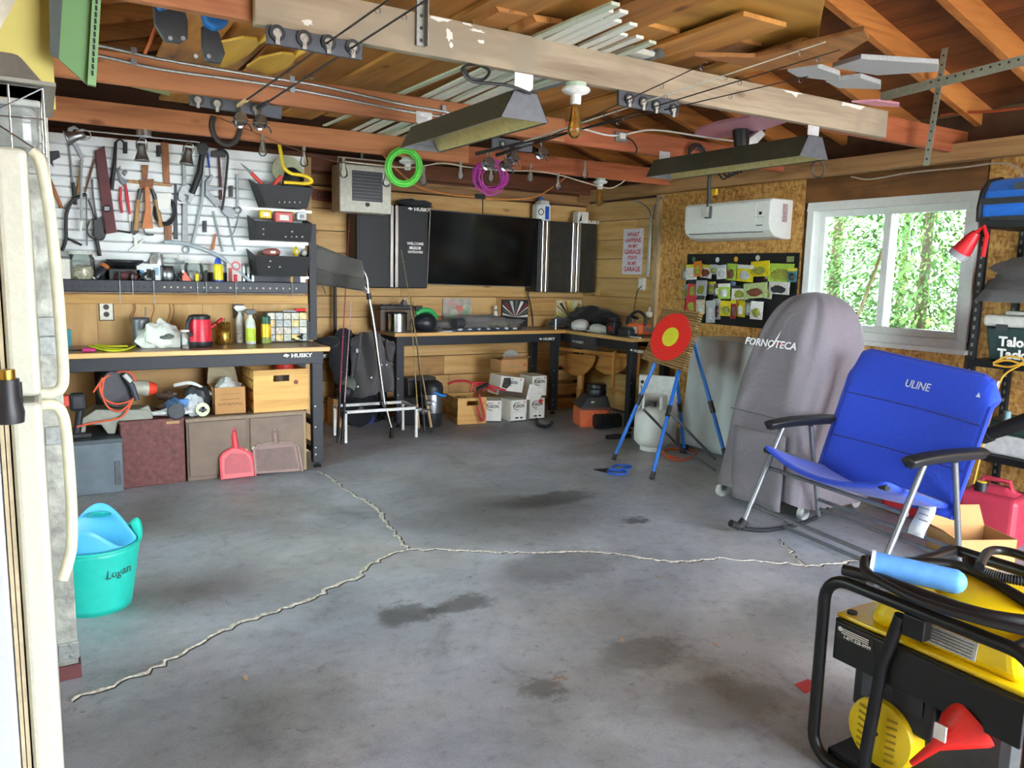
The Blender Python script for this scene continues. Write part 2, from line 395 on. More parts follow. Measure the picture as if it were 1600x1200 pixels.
# ---- right wall
wr = MB()
WY0, WY1, WZ0, WZ1 = 2.84, 4.08, 1.035, 1.985     # window opening
for lo, hi in (((XR, YF, 0), (XR+.14, WY0, 2.5)), ((XR, WY1, 0), (XR+.14, YB+.02, 2.5)), ((XR, WY0, 0), (XR+.14, WY1, WZ0)), ((XR, WY0, WZ1), (XR+.14, WY1, 2.5))): wr.box(lo, hi)
wr = wr.build('wall_right', pm('#5a4030', .85, 0, .3, 6)); struct(wr)
Y0 = 5.83
for i in range(rows):
    z0 = i*bh+.0025+.03; z1 = (i+1)*bh-.0025+.03; cuts = [] if i % 3 else [random.uniform(6.1, 6.8)]
    for a, b in zip([Y0+.03]+cuts, cuts+[YB-.022]):
        o = MB().box((-.02-random.uniform(0, .003), -(b-a)/2+.001, -(z1-z0)/2), (.001, (b-a)/2-.001, (z1-z0)/2)).build('board', PINEY, wr, bevel=.003, seg=1)
        o.location = (XR, (a+b)/2, (z0+z1)/2)
def osb_mat():
    m, nt, b = _new('osb'); L = nt.links.new; tc = _n(nt, 'ShaderNodeTexCoord')
    v = _n(nt, 'ShaderNodeTexVoronoi', Scale=1., Randomness=1.); mp = _n(nt, 'ShaderNodeMapping'); mp.inputs['Scale'].default_value = (60, 70, 26); mp.inputs['Rotation'].default_value = (.35, 0, 0)
    v2 = _n(nt, 'ShaderNodeTexVoronoi', Scale=1., Randomness=1.); mp2 = _n(nt, 'ShaderNodeMapping'); mp2.inputs['Scale'].default_value = (60, 28, 66); mp2.inputs['Rotation'].default_value = (-.5, 0, 0)
    for a, c in ((mp, v), (mp2, v2)): L(tc.outputs['Object'], a.inputs['Vector']); L(a.outputs[0], c.inputs['Vector'])
    r = _ramp(nt, v.outputs['Color'], [(.1, hexc('#a87439')), (.45, hexc('#c9964f')), (.9, hexc('#d9ae6c'))])
    r2 = _ramp(nt, v2.outputs['Color'], [(.12, (.66, .54, .44)), (.45, (1, 1, 1)), (.9, (1.12, 1.08, 1))])
    mx = _n(nt, 'ShaderNodeMix', data_type='RGBA', blend_type='MULTIPLY'); mx.inputs[0].default_value = .85
    L(r.outputs[0], mx.inputs[6]); L(r2.outputs[0], mx.inputs[7]); L(mx.outputs[2], b.inputs['Base Color']); b.inputs['Roughness'].default_value = .75
    return m
OSB = osb_mat()
for (a, b, c, d) in ((4.16, Y0-.03, 0, 1.22), (4.16, Y0-.03, 1.223, 2.3), (WY0-.02, 4.157, 0, WZ0-.02), (1.6, WY0-.06, 0, 1.22), (1.6, WY0-.06, 1.223, 2.3), (YF, 1.597, 0, 2.3)):
    MB().box((XR-.014, a, c), (XR+.001, b, d)).build('osb_panel', OSB, wr, bevel=.002, seg=1)
MB().box((XR-.022, WY0-.05, WZ1+.03), (XR+.001, 4.155, 2.2)).build('header_board', wood('#8a5a2c', '#4a2a12', 1, 4., .6, stain='#6b431f'), wr)
MB().box((XR-.05, Y0-.03, 0), (XR, Y0+.03, 2.25)).build('corner_strip', wood('#c6ad84', '#8d7650', 2, 8., .7, stain='#9c8a6b'), wr, bevel=.003)
MB().box((XR-.17, -2.0, 2.19), (XR-.08, 7.0, 2.30)).build('trim_1', wood('#a98358', '#7d5a36', 1, 6.), None, bevel=.004)['kind'] = 'structure'
# ---- left wall, door wall (behind the camera, with the open doorway)
o = MB()
for lo, hi in (((XL-.14, YF, 0), (XL, 3.0, 2.5)), ((XL-.14, 4.7, 0), (XL, YB+.02, 2.5)), ((XL-.14, 3.0, 0), (XL, 4.7, .95)), ((XL-.14, 3.0, 2.05), (XL, 4.7, 2.5))): o.box(lo, hi)  # gap in the wall for the added, unseen window
struct(o.build('wall_left', pm('#d9cba6', .8, 0, .1, 5)))
wf = MB(); wf.box((XL-.14, YF-.14, 0), (1.3, YF, 3.6)); wf.box((4.95, YF-.14, 0), (XR+.14, YF, 3.6)); wf.box((1.3, YF-.14, 2.36), (4.95, YF, 3.6))  # unseen; left jamb set far right to keep light off the refrigerator
struct(wf.build('wall_front', pm('#bda887', .8, 0, .1, 5)))
# ---- roof: sheathing boards and rafters over the joists
ce = bpy.data.objects.new('ceiling', None); COL.objects.link(ce); struct(ce)
RX, EZ, SL = 1.96, 2.42, .29; RZ = EZ+SL*(XR-RX)
RAFT = wood('#c9803f', '#9a5827', 0, 5., .6); SHT = wood('#8a5026', '#5f3317', 1, 4., .7, stain='#6e3d1c')
for sgn, xe in ((1, XR+.3), (-1, XL-.3)):
    ln = math.hypot(xe-RX, SL*(xe-RX)); n = 16 if sgn > 0 else 14; d = Vector((sgn, 0, -SL)).normalized(); nr = Vector((SL*sgn, 0, 1)).normalized()
    for i in range(n):
        a = Vector((RX, 0, RZ+.14))+d*(ln*i/n+.002); b = Vector((RX, 0, RZ+.14))+d*(ln*(i+1)/n-.002); t = nr*random.uniform(.016, .02)
        q = [Vector((p.x, y, p.z)) for p, y in ((a, YF-.3), (b, YF-.3), (b, YB+.15), (a, YB+.15))]
        MB().hexa(q+[p+t for p in q]).build('sheathing_board', SHT, ce)
    MB().hexa([Vector((RX, y, RZ+.165))+d*k for k, y in ((0, YF-.3), (ln, YF-.3), (ln, YB+.15), (0, YB+.15))]+[Vector((RX, y, RZ+.2))+d*k for k, y in ((0, YF-.3), (ln, YF-.3), (ln, YB+.15), (0, YB+.15))]).build('roof_deck', BLACK, ce)
    a = Vector((RX, 0, RZ)); b = a+d*ln
    me = MB().bar(a+Vector((0,0,.07)), b+Vector((0,0,.07)), .045, .135, nr).mesh('rafter'); me.materials.append(RAFT)
    for k in range(-5, 15):
        o = bpy.data.objects.new('rafter', me); COL.objects.link(o); o.parent = ce; o.location = (0, -.02+.485*k, 0)
RED = wood('#be7a4e', '#985733', 0, 5., .6); RED2 = wood('#ab5f3b', '#843f22', 0, 5., .6)
GREYW = wood('#a3937d', '#7b6957', 0, 5., .75, stain='#8f8473')
JZ, JH = 2.25, .14; JY = (2.9, 4.21, 5.5, 6.75)
JX1 = P(1394, 214, Z=JZ).x
MB().box((.69, JY[0], JZ), (JX1, JY[0]+.045, JZ+.15)).build('joist', GREYW, ce, bevel=.004)
MB().box((XL, JY[0]+.046, JZ+.02), (1.3, JY[0]+.09, JZ+.16)).build('joist', RED, ce, bevel=.004)
MB().box((JX1-.6, JY[0]+.046, JZ), (XR, JY[0]+.09, JZ+.14)).build('joist', RED2, ce, bevel=.004)
for y, c in ((JY[1], RED), (JY[2], RED), (JY[3], wood('#6d3d24', '#4d2a18', 0)), (1.5, RED), (.2, RED)):
    if y in (JY[1], JY[2]):
        xm = 2.9; MB().box((XL, y, JZ), (xm, y+.045, JZ+JH)).build('joist', RED, ce, bevel=.004)
        MB().box((xm-.4, y+.046, JZ), (XR, y+.09, JZ+JH)).build('joist', RED2, ce, bevel=.004)
    elif y != 1.5: MB().box((XL, y, JZ), (XR, y+.045, JZ+JH)).build('joist', c, ce, bevel=.004)
pnt = pm('#e9e6de', .7, 0, .06, 20)            # paint splashes on the grey joist
rnd = random.Random(5)
for (x, y, w, h) in ((690,28,38,12),(702,55,12,22),(752,65,14,5),(705,70,8,10),(745,48,26,5),(480,35,16,8),(730,38,20,4),(1240,140,75,26),(1330,158,90,30)):
    c = P(x, y, Y=JY[0]-.001); s = 3.4/F; poly = []
    for k in range(14):
        a = 2*math.pi*k/14; q = rnd.uniform(.55, 1.1); poly.append((c.x+math.cos(a)*w*s*q*.5, c.y, max(JZ+.004, min(JZ+.146, c.z+math.sin(a)*h*s*q*.5))))
    MB().prism(poly, (0, -.0008, 0)).build('paint_mark', pnt, ce)
# ---- left partition: plywood below, slatted white panel above
pw = MB().box((XL, YP+.012, 0), (1.80, YP+.07, 2.24)).build('wall_partition', wood('#b08a57', '#8f6b40', 2, 4.)); struct(pw)
PLY = wood('#d2ab72', '#bd945a', 2, 3., .65, knots=False, stain='#c29a62')
for a, b in zip((XL, -.2, .33, 1.0, 1.35), (-.2, .33, 1.0, 1.35, 1.79)):
    MB().box((a+.001, YP, .0), (b-.001, YP+.012, 1.15)).build('plywood_panel', PLY, pw)
MB().box((XL, YP-.035, 1.152), (1.75, YP+.012, 1.215)).build('ledge_strip', wood('#d8a860', '#bd8540', 0, 5.), pw, bevel=.003)
SLAT = pm('#ebeef0', .45, 0, .04, 12)
n = 15; z0 = 1.222; sh = (2.235-z0)/n
for i in range(n):
    a, b = z0+i*sh, z0+(i+1)*sh
    q = [(XL, a+.010), (XL, b)]
    MB().hexa([(XL, YP-.012, a+.012), (1.74, YP-.012, a+.012), (1.74, YP+.012, a), (XL, YP+.012, a), (XL, YP-.012, b), (1.74, YP-.012, b), (1.74, YP+.012, b), (XL, YP+.012, b)]).build('slat', SLAT, pw, bevel=.003)
# ---- window
wn = bpy.data.objects.new('window_1', None); COL.objects.link(wn); wn.location = (XR, WY0, WZ0); wn.matrix_basis = Matrix.Translation((XR, WY0, WZ0)); struct(wn)
VIN = pm('#eef0ee', .4, 0, .03)
def rect_frame(mb, x0, x1, y0, y1, z0, z1, w):
    mb.box((x0, y0, z0), (x1, y1, z0+w)).box((x0, y0, z1-w), (x1, y1, z1)).box((x0, y0, z0+w), (x1, y0+w, z1-w)).box((x0, y1-w, z0+w), (x1, y1, z1-w)); return mb
rect_frame(MB(), XR-.03, XR+.13, WY0-.03, WY1+.04, WZ0-.04, WZ1+.03, .06).bw('window_frame', VIN, wn, bevel=.005)
MB().box((XR-.06, WY0-.05, WZ0-.07), (XR+.02, WY1+.05, WZ0-.035)).bw('window_sill', VIN, wn, bevel=.005)
ym = 3.46
rect_frame(MB(), XR+.015, XR+.05, WY0+.03, ym+.03, WZ0+.02, WZ1-.03, .05).bw('sash', VIN, wn, bevel=.004)
rect_frame(MB(), XR+.055, XR+.09, ym-.03, WY1-.02, WZ0+.02, WZ1-.03, .045).bw('sash', VIN, wn, bevel=.004)
PANE = glass('#f4fffa', .03, .02)
w2 = bpy.data.objects.new('added_window', None); COL.objects.link(w2); w2.location = (XL, 3.0, .95); w2.matrix_basis = Matrix.Translation((XL, 3.0, .95)); struct(w2)  # unseen window added to bring more daylight into the room
rect_frame(MB(), XL-.12, XL+.02, 2.97, 4.73, .92, 2.08, .06).box((XL-.08, 3.82, .98), (XL-.03, 3.88, 2.02)).bw('window_frame', VIN, w2)
MB().box((XL-.06, 3.03, .98), (XL-.056, 4.67, 2.02)).bw('pane', PANE, w2)
MB().box((XR+.03, WY0+.08, WZ0+.07), (XR+.034, ym-.02, WZ1-.08)).bw('pane', PANE, wn)
MB().box((XR+.07, ym+.015, WZ0+.065), (XR+.074, WY1-.065, WZ1-.075)).bw('pane', PANE, wn)
a, b = P(1395, 350, X=XR+.052), P(1340, 492, X=XR+.052)
tag(MB().tube([a, Vector((XR+.04, b.y+.0, WZ0+.1))], .012, 8).bw('wooden_dowel', wood('#d8c79a', '#b39c68', 2, 8., knots=False)), 'pale wooden dowel leaning diagonally across the left window sash', 'dowel')
# ---- outside: ground and cedar hedge
struct(MB().box((-30, -40, -.3), (40, 40, -.13)).build('ground_outside', pm('#b5b2aa', .9, 0, .12, 3)))
def leaf_mat():
    m, nt, b = _new('cedar'); tc = _n(nt, 'ShaderNodeTexCoord'); nz = _n(nt, 'ShaderNodeTexNoise', Scale=2.2, Detail=4.); nt.links.new(tc.outputs['Object'], nz.inputs['Vector'])
    r = _ramp(nt, nz.outputs['Fac'], [(.3, hexc('#3a5a2c')), (.5, hexc('#557a3a')), (.62, hexc('#76964a')), (.75, hexc('#988f42'))])
    nt.links.new(r.outputs[0], b.inputs['Base Color']); b.inputs['Roughness'].default_value = .7; b.inputs['Specular IOR Level'].default_value = .2; return m
LEAF = leaf_mat(); TRUNK = pm('#5d4a38', .9, 0, .3, 20)
hd = thing('cedar_hedge', 'dense light green cedar hedge growing outside the window', 'hedge', (8.2, 5.6, -.13))
rnd = random.Random(20); mb = MB()
for k, (tx, ty, th, n) in enumerate(((6.9, 4.2, 4.2, 28000), (7.5, 5.6, 4.8, 22000), (7.0, 3.1, 4.0, 18000), (8.2, 6.9, 5.2, 14000), (9.0, 8.3, 5.4, 6000), (8.7, 5.3, 5.0, 14000), (10.0, 6.4, 5.0, 12000), (10.8, 8.0, 5.0, 6000))):
    MB().cyl((tx-8.2, ty-5.6, 0), (tx-8.2, ty-5.6, th*.85), .07, .02, 8).build('trunk', TRUNK, hd)
    for i in range(n):
        z = th*rnd.random()**1.8; rad = (1.15*(1-z/th)**.7+.15)*rnd.uniform(.25, 1.1); a = rnd.uniform(0, 6.283)
        c = Vector((tx-8.2+rad*math.cos(a), ty-5.6+rad*math.sin(a), z)); out = Vector((math.cos(a), math.sin(a), rnd.uniform(-1.1, .6))).normalized()
        sd = out.cross(Vector((rnd.uniform(-.5, .5), rnd.uniform(-.5, .5), 1))).normalized(); l = rnd.uniform(.04, .11); w = l*.15
        mb.add([c-sd*w*.4, c+out*l*.5-sd*w, c+out*l, c+out*l*.5+sd*w], [(0, 1, 2, 3)])
me = bpy.data.meshes.new('foliage'); me.from_pydata(mb.v, [], mb.f); me.materials.append(LEAF)
o = bpy.data.objects.new('foliage', me); COL.objects.link(o); o.parent = hd; o['kind'] = 'stuff'
# ================================================================ BENCHES, CABINETS, WALL FIXTURES
BTOP = wood('#e0b06a', '#c8924c', 0, 4., .35, knots=False); BTOPD = wood('#8d6a48', '#6d4f35', 0, 4., .3, knots=False)
IRON = pm('#23262c', .5, .2); LOGO = pm('#e8e8e2', .5, 0, .03)
def husky(parent, p, h, M=TY):
    text('HUSKY', h, LOGO, parent, M(p), 'LEFT', sx=1.25, bold=h*.035)
    m = M(p+(Vector((-h*1.5, 0, 0)) if M is TY else Vector((0, h*1.5, 0))))
    k = h*.9; dog = [(0,0), (.35,.38), (.75,.42), (1.0,.25), (1.3,.2), (1.2,-.05), (.85,-.1), (.9,-.38), (.6,-.15), (.3,-.1)]
    MB().prism([(x*k, y*k) for x, y in dog], (0, 0, .0006), m).bw('logo_mark', LOGO, parent)
def bench(name, label, lo, hi, ztop, front, legs, topm, logos):
    (x0, y0), (x1, y1) = lo, hi
    t = thing(name, label, 'workbench', ((x0+x1)/2, (y0+y1)/2, 0))
    MB().box((x0, y0, ztop-.032), (x1, y1, ztop)).bw('bench_top', topm, t, bevel=.004)
    MB().box((x0+.01, y0+.01, ztop-.004), (x1-.01, y1-.01, ztop+.0008)).bw('top_surface', BTOPD, t)
    za, zb = ztop-.118, ztop-.034
    if front == 'y':
        MB().box((x0+.03, y0+.03, za), (x1-.04, y0+.055, zb)).bw('front_apron', IRON, t, bevel=.003)
        MB().box((x0+.03, y1-.055, za), (x1-.04, y1-.03, zb)).bw('rear_apron', IRON, t, bevel=.003)
    else:
        MB().box((x0+.03, y0+.03, za), (x0+.055, y1-.04, zb)).bw('front_apron', IRON, t, bevel=.003)
        MB().box((x1-.055, y0+.03, za), (x1-.03, y1-.04, zb)).bw('rear_apron', IRON, t, bevel=.003)
    for i, (lx, ly) in enumerate(legs):
        l = MB().box((lx-.037, ly-.032, .04), (lx+.037, ly+.032, zb)).bw('leg', IRON, t, bevel=.003)
        MB().lathe([(.028, 0), (.028, .012), (.012, .018), (.012, .045)], 12, Matrix.Translation((lx, ly, 0))).bw('foot', RUBBER, l)
        m = MB()
        for z in (.1, .15, .3, .45): m.cyl((lx-.02, ly-.0325, z), (lx-.02, ly-.035, z), .006, n=8)
        m.bw('bolts', STEEL, l)['kind'] = 'stuff'
    return t
LB = bench('workbench', 'long black steel workbench with wood top under the tool wall', (-1.0, YL), (1.746, YP-.04), .875, 'y', [(1.665, YL+.07), (1.665, YP-.09), (-.93, YL+.07), (-.93, YP-.09), (.33, YP-.09)], BTOP, 0)
MB().box((1.64, YL+.1, .1), (1.69, YP-.12, .14)).bw('side_rail', IRON, LB); MB().box((1.64, YL+.1, .3), (1.69, YP-.12, .34)).bw('side_rail', IRON, LB)
pt = MB(); pt.box((1.765, YP-.03, .876), (1.82, YP+.03, 1.75)).box((1.70, YP-.03, .876), (1.766, YP-.005, 1.02)); 
pt.bw('back_post', IRON, LB, bevel=.002)
husky(LB, P(455, 556, Y=YL+.0295), .037)
BB = bench('workbench', 'black steel workbench with wood top under the television', (2.70, 6.48), (4.555, YB-.03), .865, 'y', [(2.77, 6.55), (2.77, 6.95), (4.47, 6.55), (4.47, 6.95)], BTOP, 1)
husky(BB, P(849, 530, Y=6.509), .035)
RB = bench('workbench', 'short black steel workbench against the right wall beside the archery target', (4.56, 5.45), (XR-.06, YB-.03), .863, 'x', [(4.63, 5.52), (5.03, 5.52), (5.03, 6.9)], wood('#e0b06a', '#c8924c', 1, 4., .35, knots=False), 1)
MB().box((4.56, 6.0, .70), (4.59, 6.4, .83)).bw('apron_plate', pm('#4a4d53', .4, .4), RB)
husky(RB, P(899, 534, X=4.558), .034, TX); husky(RB, P(990, 548, X=4.588), .034, TX)

# ---- wall cabinets
CBK = pm('#15181d', .5, .1, .15, 50); CBR = pm('#2a2926', .4, .15, .3, 14)
def cabinet(label, px, zb, zt, strips, y, mat, logo):
    x0, x1 = P(px[0], 400, Y=y).x, P(px[1], 400, Y=y).x
    t = thing('wall_cabinet', label, 'cabinet', ((x0+x1)/2, (y+YB)/2, zb))
    MB().box((x0, y+.03, zb), (x1, YB-.025, zt)).bw('cabinet_body', mat, t, bevel=.006)
    e = [x0]+[P((a+b)/2, 400, Y=y).x for a, b in strips]+[x1]
    for i, (a, b) in enumerate(zip(e, e[1:])):
        if b-a < .06: continue
        d = MB().box((a+.004, y+.004, zb+.005), (b-.004, y+.029, zt-.005)).bw('door', mat, t, bevel=.005)
        if i == 0: MB().box((a+.03, y+.0, zb+.01), (a+.04, y+.005, zt-.01)).bw('door_rib', mat, d)
        if logo and i == len(e)-2:
            husky(t, P(logo[0], logo[1], Y=y+.0035), .042)
    for a, b in strips:
        xa, xb = P(a, 400, Y=y).x, P(b, 400, Y=y).x; xm = (xa+xb)/2
        MB().box((xa, y-.012, zb+.004), (xm-.006, y+.02, zt-.004)).bw('aluminium_pull', CHROME, t, bevel=.005)
        MB().box((xm+.006, y-.012, zb+.004), (xb, y+.02, zt-.004)).bw('aluminium_pull', CHROME, t, bevel=.005)
    return t
CY = 6.76
zb, zt = P(610, 450, Y=CY).z, P(610, 319, Y=CY).z
CL = cabinet('black wall cabinet left of the television with white welcome sticker', (557, 669), zb, zt, [(609, 622)], CY, CBK, (647, 327))
for i, (s, sx, h) in enumerate((('WELCOME', 1.0, .034), ('TO THE', .9, .02), ('OUTDOORS', .9, .030))):
    p = P(649, 381+i*6.5, Y=CY+.003)
    if i == 1:
        MB().box((p.x-.06, p.y-.001, p.z-.013), (p.x+.055, p.y, p.z+.013)).bw('sticker_band', LOGO, CL)
        text(s, h, BLACK, CL, TY(p-Vector((0,.0015,0))), sx=sx, bold=.0006)
    else: text(s, h, LOGO, CL, TY(p), sx=sx, bold=.0012)
zb2, zt2 = P(890, 457, Y=CY).z, P(890, 347, Y=CY).z
CR = cabinet('black wall cabinet right of the television in the corner', (843, 932), zb2, zt2, [(846, 857), (893, 906)], CY, CBR, (917, 347))

# ---- television
a, b, c, d = P(672, 327, Y=6.84), P(847, 342, Y=6.84), P(837, 449, Y=6.91), P(667, 444, Y=6.91)
tv = thing('television', 'large flat black television mounted between the two wall cabinets', 'television', ((d+c)/2))
nrm = (b-a).cross(a-d).normalized(); nrm = nrm if nrm.y > 0 else -nrm
MB().hexa([d, c, c+nrm*.03, d+nrm*.03, a, b, b+nrm*.03, a+nrm*.03]).bw('bezel', pm('#8d9095', .3, .8), tv, bevel=.004)
def lerp(u, v): return a*(1-u)*(1-v)+b*u*(1-v)+c*u*v+d*(1-u)*v
q = [lerp(.006, .99), lerp(.994, .99), lerp(.994, .01), lerp(.006, .01)]
MB().prism([p-nrm*.002 for p in q], nrm*.004).bw('screen', pm('#06070a', .12, 0, .05, 5, 0, .45), tv)
m = MB(); ctr = lerp(.5, .5); m.box((ctr.x-.2, ctr.y+.03, ctr.z-.15), (ctr.x+.2, YB-.02, ctr.z+.15)); m.bw('wall_mount', BLACK, tv)
tag(MB().tube(spline([P(849, 452, Y=6.95), P(826, 456, Y=6.97), P(829, 475, Y=6.98), P(832, 495, Y=7.0), P(833, 513, Y=7.0)]), .006, 6).bw('power_cable', BLACK), 'black cable hanging from the television down to the bench', 'cable')
# clutter on cabinet tops
jg = thing('plastic_jug', 'white plastic jug with blue label on top of the right wall cabinet', 'jug', P(846, 343, Y=6.9)*1)
base = Vector(jg.location); base.z = zt2; jg.location = base; jg.matrix_basis = Matrix.Translation(base)
MB().box((-.085, -.05, .0), (.085, .06, .17)).build('jug_body', pm('#e6e8e6', .4), jg, bevel=.02, seg=3)
MB().lathe([(.085, .165), (.06, .2), (.03, .215)], 4, Matrix.Rotation(.785, 4, 'Z')).build('shoulder', pm('#e6e8e6', .4), jg)
MB().cyl((-.02, 0, .21), (-.02, 0, .245), .022).build('cap', pm('#2f63c0', .4), jg)
MB().tube([(.03, 0, .21), (.075, 0, .2), (.08, 0, .12)], .012, 8).build('handle', pm('#e6e8e6', .4), jg)
MB().box((.012, -.054, .02), (.055, -.05, .15)).build('label_blue', pm('#2358b8', .4), jg)
MB().lathe([(.026, 0), (.034, 0), (.034, .003), (.026, .003)], 18, Matrix.Translation((-.04, -.051, .09)) @ Matrix.Rotation(math.pi/2, 4, 'X'), False).build('label_ring', BLACK, jg)
p = P(904, 350, Y=6.9); tb = thing('small_box', 'white carton with a black swoosh on top of the corner cabinet', 'box', (p.x, 6.86, zt2))
MB().box((-.07, -.04, 0), (.07, .05, .12)).build('carton', pm('#e3e0d6', .7), tb, bevel=.003)
MB().prism([(-.06, -.041, .01), (-.02, -.041, .1), (-.02, -.041, .03)], (0, -.001, 0)).build('swoosh', BLACK, tb)
p = P(648, 318, Y=6.9); bo = thing('folded_cloth', 'dark crumpled cloth lying on top of the left wall cabinet', 'cloth', (p.x, 6.88, zt))
MB().blob((0, 0, .025), (.16, .09, .04), amp=.25, seed=4, flat=0).build('fabric', cloth('#2c3136'), bo)

# ---- sign, outlet, conduits on the right wall
def box_x(mb, y0, y1, z0, z1, d, x=XR-.02): return mb.box((x-d, y0, z0), (x, y1, z1))
a, b = P(976, 358, X=XR-.025), P(1003, 429, X=XR-.025)
y0, y1, z0, z1 = P(1004, 400, X=XR-.025).y, P(973, 400, X=XR-.025).y, b.z, a.z
sg = thing('tin_sign', 'white tin sign with red lettering hung on the pine boards', 'sign', (XR-.03, (y0+y1)/2, z0))
box_x(MB(), y0, y1, z0, z1, .004, XR-.0235).bw('plate', pm('#ded9e2', .4), sg, bevel=.0015)
RTX = pm('#c33040', .5)
for i, (s, h) in enumerate((('WHAT', .062), ('HAPPENS', .058), ('IN MY', .05), ('GARAGE', .066), ('STAYS', .05), ('IN MY', .05), ('GARAGE', .066))):
    z = z1-.06-(z1-z0-.11)*i/6; tx = text(s, h, RTX, sg, TX(Vector((XR-.0278, (y0+y1)/2, z))), ext=.0004, bold=.0015)
    w = tx.dimensions.y or .2
    k = min(1, (y1-y0-.03)/max(w, .01)); tx.data.transform(Matrix.Diagonal((1, k, 1, 1)))
p = P(1006, 444, X=XR-.02)
ot = thing('wall_outlet', 'grey surface outlet box fed by conduit beside the tin sign', 'outlet', (XR-.02, p.y, p.z-.06))
box_x(MB(), p.y-.035, p.y+.035, p.z-.06, p.z+.06, .045, XR-.021).bw('outlet_box', pm('#c9c9c2', .5), ot, bevel=.006)
box_x(MB(), p.y-.022, p.y+.022, p.z-.045, p.z+.045, .003, XR-.066).bw('outlet_face', WHITE, ot, bevel=.002)
for k, (xa, tx) in enumerate(((1013, 1010), (1019, 985))):
    pts = [P(1009+k*3, 432, X=XR-.035), P(1012+k*2.5, 411, X=XR-.035), P(1016+k*1.5, 350, X=XR-.035), P(1014+k*6, 330, X=XR-.035), P(1003+k*22, 318, X=XR-.04), P(990+k*45, 314-k*6, X=XR-.05)]
    tag(MB().tube(spline(pts), .008, 8).bw('conduit', GALV), ['thin metal conduit above the grey outlet, bending left at its top', 'thin metal conduit above the grey outlet, bending right at its top'][k], 'conduit', 'conduits by the sign')
tag(MB().tube(spline([P(1003, 447, X=XR-.072), P(996, 455, X=XR-.08), P(992, 475, X=XR-.06), P(990, 495, X=XR-.06), P(993, 510, X=XR-.1)]), .0045, 6).bw('outlet_lead', BLACK), 'black cord plugged into the grey wall outlet', 'cord')
mt = P(1017, 488, X=XR-.04)
tag(MB().lathe([(.02, 0), (.035, .02), (.035, .05), (.012, .06), (.01, .1)], 12, Matrix.Translation((XR-.06, mt.y, mt.z-.05))).bw('plug_adapter', pm('#d8d3c4', .6)), 'cream plastic canister hung in the corner above the chainsaw', 'fitting')

# ---- air conditioner
ye = P(1238, 340, X=XR-.02).y; xf = P(1203, 340, Y=ye).x; yl = P(1069, 345, X=xf).y
zt_, zb_ = P(1201, 309, X=xf).z, P(1190, 373, X=xf+.05).z
ac = thing('air_conditioner', 'white split air conditioner high on the chipboard wall', 'air conditioner', (XR-.015, (ye+yl)/2, zb_))
H = zt_-zb_; D = XR-.016-xf
prof = [(0, 0), (-.35*D, 0), (-.7*D, .05*H), (-.93*D, .2*H), (-D, .4*H), (-D, .93*H), (-.95*D, H), (0, H)]
MB().prism([(XR-.016+x, ye, zb_+z) for x, z in prof], (0, yl-ye, 0)).bw('casing', pm('#eef0ec', .35, 0, .03), ac, bevel=.012, seg=3)
MB().bar((XR-.016-.9*D-.006, ye+.08, zb_+.17*H), (XR-.016-.9*D-.006, yl-.06, zb_+.17*H), .006, .006).bw('louver_line', pm('#6b6e6e', .5), ac)
fp = MB(); fp.prism([(xf-.006, ye+.14, zb_+.42*H), (xf-.006, yl-.03, zb_+.42*H), (xf-.006, yl-.03, zb_+.9*H), (xf-.006, ye+.14, zb_+.9*H)], (.005, 0, 0)); fp.bw('front_panel', pm('#f1f3ef', .3, 0, .02), ac, bevel=.002)
p = P(1188, 333, X=xf-.008); MB().cbox((xf-.007, p.y, p.z), (.004, .022, .022)).bw('display', BLACK, ac)
p = P(1186, 352, X=xf-.008); MB().cbox((xf-.007, p.y, p.z), (.002, .06, .008)).bw('maker_mark', pm('#6b6d6e', .5), ac)
m = MB()
for i in range(4): q = P(1180+i*4, 339, X=xf-.008); m.cbox((xf-.007, q.y, q.z), (.002, .006, .006))
m.bw('buttons', pm('#888a88', .5), ac)
p = P(1226, 333, Y=ye-.001); MB().box((p.x-.025, ye-.0125, p.z-.07), (p.x+.02, ye-.0005, p.z+.07)).bw('sticker', pm('#b9a0a4', .5, 0, .5, 90), ac)
rm = P(1109, 332, X=xf-.01); rc = thing('cord_plug_block', 'small grey cord plug block hanging in front of the air conditioner', 'plug', (xf-.03, rm.y, rm.z-.05))  # plug block on a hanging cord, no remote
MB().cbox((0, 0, .05), (.03, .055, .1)).build('block', pm('#4b4f50', .5), rc, bevel=.006)
MB().cbox((-.016, 0, .052), (.004, .042, .085)).build('face', pm('#d8dad4', .5), rc)
MB().tube([(0, .012, .1), (0, .012, .18), (.0, .02, .30)], .009, 8).build('cable', BLACK, rc)

# ---- black tackle board with packets
bx = XR-.016
y1, y0 = P(1076, 397, X=bx).y, P(1250, 394, X=bx).y; z1, z0 = P(1160, 396, X=bx).z, P(1092, 504, X=bx).z
pb = thing('peg_board', 'black peg board of fishing tackle on the chipboard wall', 'board', (bx, (y0+y1)/2, z0))
MB().box((bx-.014, y0, z0), (bx, y1, z1)).bw('panel', pm('#131416', .75), pb)
for (x, y, c) in ((1084,405,'#3f7a55'),(1121,406,'#c9ccd0'),(1150,405,'#e2a43b'),(1184,403,'#d0cfc8')):
    q = P(x, y, X=bx-.0145); MB().cyl((bx-.0155, q.y, q.z), (bx-.014, q.y, q.z), .024, n=7).bw('sticker', pm(c, .5), pb)
q = P(1235, 405, X=bx-.0145); MB().cbox((bx-.015, q.y, q.z), (.002, .07, .045)).bw('sticker', pm('#8d9a63', .5), pb)
